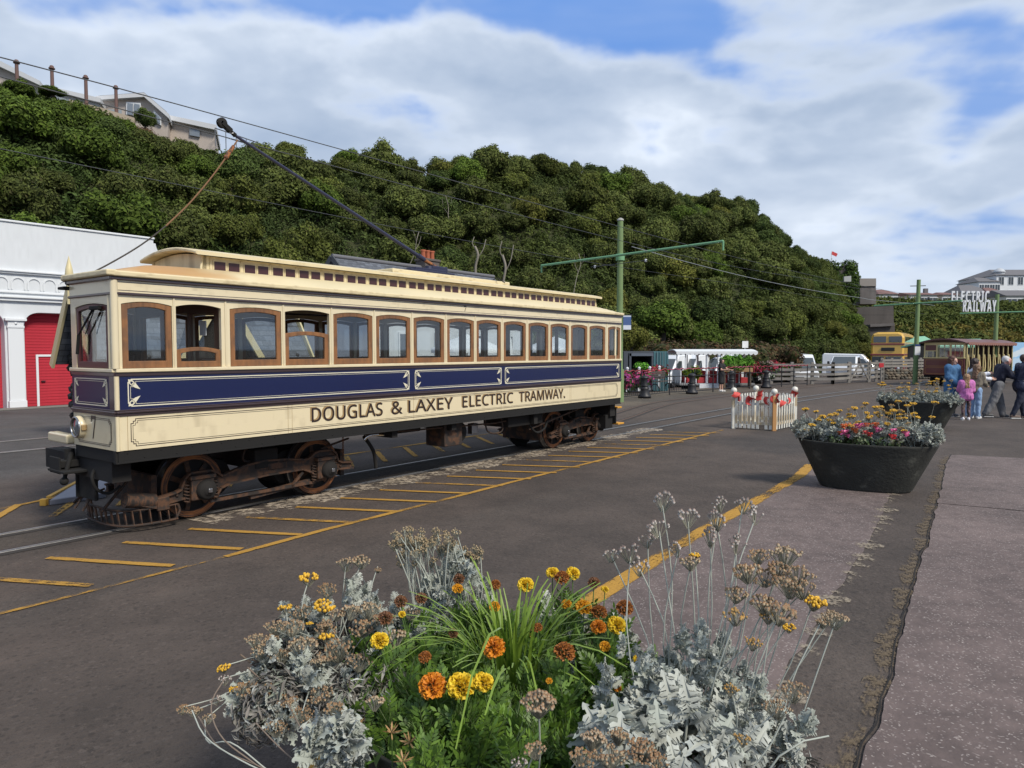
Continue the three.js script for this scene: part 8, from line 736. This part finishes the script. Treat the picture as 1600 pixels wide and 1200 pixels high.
  // marigolds
  const leaflet = (L, w) => new THREE.ShapeGeometry(poly([[0, 0], [w, L * 0.4], [w * 0.8, L * 0.75], [0, L], [-w * 0.8, L * 0.75], [-w, L * 0.4]])); const sprig = [0, 1, 2].map(k => { const rr = rng(820 + k), gs = []; for (let i = 0; i < 7; i++) for (const s of i === 6 ? [0] : [-1, 1]) { const g = leaflet(0.026 + 0.008 * Math.sin(i), 0.0042); g.rotateX(-0.25 * rr()); g.rotateZ(-s * (1.05 - 0.09 * i)); g.translate(0, 0.012 + i * 0.0095, -0.004 * i * i * 0.15); const c = [[0.10, 0.19, 0.022], [0.14, 0.25, 0.028], [0.075, 0.145, 0.022]][(rr() * 3) | 0]; gs.push(vcol(g, () => c)); } const st = new THREE.CylinderGeometry(0.0008, 0.0014, 0.075, 3).translate(0, 0.037, 0); gs.push(vcol(st, () => [0.08, 0.12, 0.03])); return mergeC(gs); });
  const whorl = [0, 1, 2].map(k => { const rr = rng(830 + k), gs = []; for (let i = 0; i < 13; i++) { const a = i * 2.4, e = 0.5 + 0.9 * (i / 13); gs.push(aim(sprig[i % 3], V3(0, 0.02 - i * 0.008, 0), V3(Math.cos(a) * Math.sin(e), Math.cos(e), Math.sin(a) * Math.sin(e)), rr() * 6.3)); } return mergeC(gs); });
  const pom = (seed, c0, c1, R, ragged = 0) => { const rr = rng(seed), gs = []; for (let i = 0; i < 84; i++) { const y = 1 - 1.25 * (i + 0.5) / 84, rad = Math.sqrt(Math.max(0, 1 - y * y)), a = i * 2.39996, d = V3(Math.cos(a) * rad, y, Math.sin(a) * rad), L = R * (0.44 + 0.16 * rr()), w = R * (0.23 + 0.08 * rr()); const g = new THREE.PlaneGeometry(w * 2, L, 4, 2), p = g.attributes.position; for (let j = 0; j < p.count; j++) { const x = p.getX(j), yy = p.getY(j) / L + 0.5; p.setX(j, x * (0.35 + 0.65 * yy)); p.setZ(j, 0.12 * R * Math.sin(x / w * 4.5 + rr() * 0.4) * yy - L * 0.35 * yy * yy); p.setY(j, L * yy + R * 0.52 + ragged * rr() * R * 0.2); } g.applyQuaternion(new THREE.Quaternion().setFromUnitVectors(UP, d).multiply(new THREE.Quaternion().setFromAxisAngle(UP, rr() * 6.3))); g.scale(1, 0.78, 1); const t = rr(); gs.push(vcol(g, (x, yy, z) => { const q = clamp(Math.hypot(x, yy, z) / R - 0.45) * 1.6 * 0.6 + t * 0.4; return c0.map((c, i2) => lerp(c, c1[i2], q)); })); } return mergeC(gs); };
  const FL = { yellow: pom(840, [0.62, 0.36, 0.0], [0.80, 0.60, 0.02], 0.031), orange: pom(841, [0.50, 0.13, 0.0], [0.74, 0.28, 0.005], 0.031), gold: pom(842, [0.55, 0.22, 0.0], [0.76, 0.40, 0.005], 0.030), rust: pom(843, [0.16, 0.04, 0.008], [0.40, 0.14, 0.015], 0.031, 1), brown: pom(844, [0.07, 0.028, 0.01], [0.20, 0.08, 0.025], 0.024, 1.4) };
  const cal = vcol(lathe([[0.003, -0.02], [0.010, -0.016], [0.013, 0.0], [0.010, 0.012]], 8), () => [0.09, 0.14, 0.03]);
  const MG = [ // px, py, height, colour, size, label
    [676, 1072, 0.80, 'orange', 1.15, 'large orange marigold at the left of the front row'], [720, 1072, 0.81, 'yellow', 1.15, 'bright yellow marigold in the middle of the front row'], [755, 1066, 0.82, 'yellow', 0.85, 'smaller yellow marigold at the right of the front row'], [772, 1012, 0.86, 'orange', 1.0, 'orange marigold below the strappy grass, crossed by a blade'], [882, 1019, 0.86, 'rust', 1.0, 'withering rust-orange marigold right of the strappy grass'], [935, 980, 0.88, 'orange', 0.75, 'small orange marigold left of a yellow one on the right side'], [963, 977, 0.88, 'yellow', 0.88, 'yellow marigold on the right side of the planter'], [912, 949, 0.90, 'gold', 0.85, 'golden marigold beside a withered one at the right back'], [936, 957, 0.89, 'rust', 0.85, 'withered amber marigold beside the golden one at the right back'], [976, 950, 0.89, 'rust', 0.9, 'withered rust marigold nearest the grey ragwort on the right'], [885, 944, 0.90, 'gold', 0.55, 'half-opened golden marigold behind the grass on the right'], [821, 914, 0.93, 'yellow', 0.85, 'yellow marigold standing among the tips of the strappy grass'], [863, 895, 0.94, 'yellow', 0.7, 'yellow marigold at the left of the back row'], [878, 903, 0.93, 'rust', 0.85, 'withered marigold between two yellow ones in the back row'], [895, 896, 0.94, 'yellow', 0.75, 'yellow marigold at the right of the back row'], [928, 911, 0.92, 'brown', 0.85, 'brown dead marigold at the right end of the back row'], [945, 921, 0.92, 'yellow', 0.4, 'tiny yellow marigold bud before the grey ragwort'], [593, 1001, 0.88, 'yellow', 0.8, 'yellow marigold at the far left among grey stems'], [602, 966, 0.90, 'brown', 0.9, 'brown dead marigold left above a yellow one among grey stems'], [715, 920, 0.93, 'gold', 0.6, 'golden marigold below the pale upright stems'], [717, 905, 0.94, 'brown', 0.8, 'dark brown dead marigold in front of the pale upright stems'], [626, 940, 0.91, 'brown', 0.85, 'dark dead marigold in front of the left upright stems'], [658, 935, 0.91, 'brown', 0.8, 'second dead marigold in front of the left upright stems'], [773, 948, 0.90, 'gold', 0.55, 'small golden marigold hidden in the left of the grass'], [774, 914, 0.93, 'rust', 0.6, 'rusty marigold at the back left of the grass'], [664, 1027, 0.85, 'rust', 0.6, 'small rusty marigold left of the orange one below the grass'], [708, 990, 0.87, 'brown', 0.6, 'dark reddish dead marigold left within the grass'], [840, 981, 0.88, 'rust', 0.5, 'small rust marigold deep within the grass'], [945, 1010, 0.86, 'gold', 0.5, 'amber drying marigold right of the rust-orange one'], [995, 1030, 0.85, 'yellow', 0.35, 'tiny yellow bud at the right front'], [858, 1064, 0.80, 'gold', 0.3, 'tiny golden bud in the front foliage'], [965, 1075, 0.79, 'orange', 0.35, 'tiny orange bud low at the right front'], [628, 960, 0.9, 'yellow', 0.35, 'tiny yellow bud at the left back']];
  for (const [px, py, h, c, k, lb] of MG) { const f = gp(px, py, h + 0.035), root = V3(lerp(f.x, C1.x, 0.12), 0.55, lerp(f.z, C1.z, 0.12) + 0.0), t = thing('marigold', lb, 'marigold', root), to = f.clone().sub(root); part('stem', tube([V3(0, 0, 0), V3(to.x * 0.35 + 0.01, to.y * 0.5, to.z * 0.35), to.clone().setY(to.y - 0.01)], 0.0022, 5, 6), stemGreen, t); const fm = part('flower', FL[c], petalMat, t); fm.position.copy(to); const tc = V3(-f.x, 1.9 - f.y, -f.z).normalize(); fm.quaternion.setFromUnitVectors(UP, UP.clone().multiplyScalar(0.75).addScaledVector(tc, 0.6).add(V3((r() - 0.5) * 0.5, 0, (r() - 0.5) * 0.5)).normalize()); fm.scale.setScalar(k * (c === 'rust' || c === 'brown' ? 0.98 : 1.16)); const cm = part('calyx', cal, greenMat, fm); cm.position.y = -0.002; const n = k > 0.5 ? 4 : 3; for (let i = 0; i < n; i++) { const m = part('leaf', whorl[(r() * 3) | 0], greenMat, t), q = i / n; m.position.set(to.x * q * 0.6 + (r() - 0.5) * 0.13, to.y * (0.25 + 0.5 * q) + 0.0, to.z * q * 0.6 + (r() - 0.5) * 0.13); m.rotation.set((r() - 0.5) * 0.7, r() * 6.3, (r() - 0.5) * 0.7); m.scale.setScalar(0.85 + 0.55 * r()); } }
  // leafy green bedding between the flowers, and lance-shaped leaves at the front
  for (const [p, q, n, lb] of [[-0.28, -0.22, 20, 'bushy green marigold foliage without flowers at the left front'], [0.22, -0.16, 30, 'bright green feathery marigold foliage at the right front of the grass'], [0.42, 0.02, 24, 'feathery green marigold foliage beside the right ragwort'], [-0.38, 0.06, 20, 'dark green foliage between the grass and the left ragwort'], [0.2, 0.22, 18, 'feathery green foliage behind the grass'], [0.05, -0.30, 22, 'sparse green foliage over dark soil at the front'], [-0.5, -0.12, 20, 'green foliage between the front ragwort and the yellow marigold at the left'], [0.34, -0.30, 20, 'green foliage behind the brown seed heads at the front']]) { const t = thing('marigold', lb, 'marigold', pq(p, q, 0.56)); for (let i = 0; i < n; i++) { const m = part('leaf', whorl[(r() * 3) | 0], greenMat, t); m.position.set((r() - 0.5) * 0.42, 0.02 + 0.15 * r(), (r() - 0.5) * 0.34); m.rotation.set((r() - 0.5) * 0.8, r() * 6.3, (r() - 0.5) * 0.8); m.scale.setScalar(0.9 + 0.6 * r()); } }
  const lance = vcol((() => { const g = new THREE.PlaneGeometry(0.022, 0.13, 2, 8), p = g.attributes.position; for (let i = 0; i < p.count; i++) { const t = p.getY(i) / 0.13 + 0.5; p.setX(i, p.getX(i) * (0.35 + 1.1 * Math.sin(Math.PI * Math.pow(t, 0.75)))); p.setY(i, 0.13 * t * (1 - 0.12 * t)); p.setZ(i, -0.045 * t * t + 0.25 * Math.abs(p.getX(i))); } g.computeVertexNormals(); return g; })(), (x, y) => [0.07 + 0.3 * y, 0.16 + 0.4 * y, 0.03]);
  for (const [px, py, n, lb] of [[690, 1190, 26, 'lance-shaped green leaves at the bottom centre of the foreground planting'], [600, 1180, 26, 'lance-shaped green leaves at the bottom left of the foreground planting'], [640, 1120, 14, 'green lance-shaped leaves with withered daisy heads at the left front'], [985, 1110, 12, 'dark green lance-shaped leaves beside the broad silver leaves']]) { const bb = gp(px, py, 0.60), t = thing('gazania', lb, 'plant', bb); for (let i = 0; i < n; i++) { const m = part('leaf', lance, greenMat, t), a = r() * 6.28, e = 0.2 + 0.7 * r(), q = 0.07 * r(); m.position.set(Math.cos(a) * q * 1.4, -0.02, Math.sin(a) * q); m.quaternion.setFromUnitVectors(UP, V3(Math.cos(a) * Math.sin(e), Math.cos(e), Math.sin(a) * Math.sin(e))).multiply(new THREE.Quaternion().setFromAxisAngle(UP, r() * 6.3)); m.scale.setScalar(0.7 + 0.6 * r()); } }
  const star = mergeC(Array.from({ length: 12 }, (_, i) => { const g = leaflet(0.034, 0.0028), a = i * 0.5236; return vcol(aim(g, V3(0, 0, 0), V3(Math.cos(a), 0.35 + 0.5 * (i % 3), Math.sin(a)), i), (x, y) => [0.42 - 2 * y, 0.25 - 1 * y, 0.10]); })); const bt = thing('gazania', 'straw-coloured withered daisy heads at the lower left of the foreground planting', 'plant', gp(620, 1170, 0.6)); for (const [px, py] of [[640, 1160], [630, 1190], [556, 1135], [650, 1060], [985, 1095], [612, 1145]]) { const f = gp(px, py, 0.74).sub(bt.position), m = part('flower_head', star, petalMat, bt); m.position.copy(f); m.rotation.set(0.5, r() * 6, 0.2); m.scale.setScalar(1.0); part('stem', tube([V3(f.x * 0.9, -0.03, f.z * 0.9), V3(f.x * 0.95, f.y * 0.5, f.z * 0.95), f], 0.002, 4, 5), stemGreen, bt); }
  tag(part(numbered('ground_cover'), leafCloud(4200, Array.from({ length: 60 }, () => { const p = (r() - 0.5) * 1.5, q = (r() - 0.5) * 0.8 * Math.sqrt(1 - (p / 0.8) ** 2 * 0.9), w = pq(p, q, 0.575); return [w.x, w.y, w.z, 0.055, r()]; }), 0.016, 99, [[0.03, 0.05, 0.012], [0.05, 0.085, 0.018], [0.06, 0.05, 0.03], [0.10, 0.085, 0.06]], 0, 0.35), greenMat, scene), 'low leaves, litter and shoots covering the soil of the nearest planter', null, null, 'stuff');
}
// ---- second and third planters
function farPlanter(C, turn, which, seed, reds) { const r = rng(seed), ca = Math.cos(turn), sa = Math.sin(turn), W = (p, q, y) => V3(C.x + p * ca + q * sa, y, C.z - p * sa + q * ca);
  for (let i = 0; i < 7; i++) { const p = -0.7 + 1.4 * (i + 0.5) / 7, q = (i % 2 ? -0.12 : 0.14), b = W(p, q, 0.58), st = []; const n = which ? 10 : 13; for (let k = 0; k < n; k++) { const a = r() * 6.28, d = 0.24 * Math.sqrt(r()), to = V3(Math.cos(a) * d * 1.2, 0.17 + 0.33 * r() + (i > 4 ? 0.22 : i > 2 ? 0.10 : 0.04) * (which ? 0.5 : r()), Math.sin(a) * d); st.push([V3(to.x * 0.3, 0.03, to.z * 0.3), to, r() < (which ? 0.5 : 0.72) ? yellowHead[(r() * 3) | 0] : goldHead[k % 2], 1.15 + 0.4 * r()]); }
    ragwort((which ? ['leftmost', 'second', 'third', 'middle', 'fifth', 'sixth', 'rightmost'][i] + ' silver ragwort with yellow heads in the half-hidden third planter' : ['leftmost', 'second', 'third', 'middle', 'fifth', 'sixth', 'rightmost'][i] + ' silver ragwort with yellow heads in the planter on the yellow line'), b, { seed: seed + i, shoots: which ? 46 : 60, spread: which ? 0.28 : 0.22, h: which ? 0.34 : 0.30, low: which ? -0.06 : 0.03, ss: 0.85, stalks: st, sprawl: 2, far: false, tilt: V3((p * 0.5) * ca, 0, -(p * 0.5) * sa) }); }
  if (reds) { const pet = (c) => { const rr = rng(9), gs = []; for (let i = 0; i < 26; i++) { const g = new THREE.CircleGeometry(0.016, 5); g.rotateX(rr() * 3); g.rotateY(rr() * 6); g.translate((rr() - 0.5) * 0.07, (rr() - 0.5) * 0.05, (rr() - 0.5) * 0.07); const k = 0.75 + 0.5 * rr(); gs.push(vcol(g, () => c.map(q => q * k))); } return mergeC(gs); }; const G = [pet([0.60, 0.045, 0.045]), pet([0.66, 0.13, 0.30]), pet([0.62, 0.16, 0.04])]; const lb = ['red and coral begonias glowing at the left front of the planter on the yellow line', 'pink and red begonias at the centre front of the planter on the yellow line', 'deep pink begonia right of centre in the planter on the yellow line']; [[-0.28, 7], [0.04, 9], [0.30, 3]].forEach(([p, n], i) => { const b = W(p, 0.30, 0.58), t = thing('begonia', lb[i], 'flowers', b); part('foliage', leafCloud(140, [[0, 0.1, 0, 0.12, 0.5], [0.1, 0.08, 0, 0.1, 0.5], [-0.1, 0.08, 0, 0.1, 0.5]], 0.022, 95 + i, [[0.05, 0.09, 0.02], [0.08, 0.11, 0.03]], 0.6, 0.7), greenMat, t); for (let k = 0; k < n; k++) { const m = part('flower', G[(r() * 3) | 0], petalMat, t); m.position.set((r() - 0.5) * 0.32, 0.17 + 0.17 * r(), 0.0 + 0.14 * r()); m.rotation.y = r() * 6; m.scale.setScalar(0.75 + 0.5 * r()); } }); } }
farPlanter(C2, PSI - Math.PI / 2 + 0.12, 0, 1000, true); farPlanter(C3, PSI - Math.PI / 2, 1, 1100, false);
renderer.render(scene, camera);
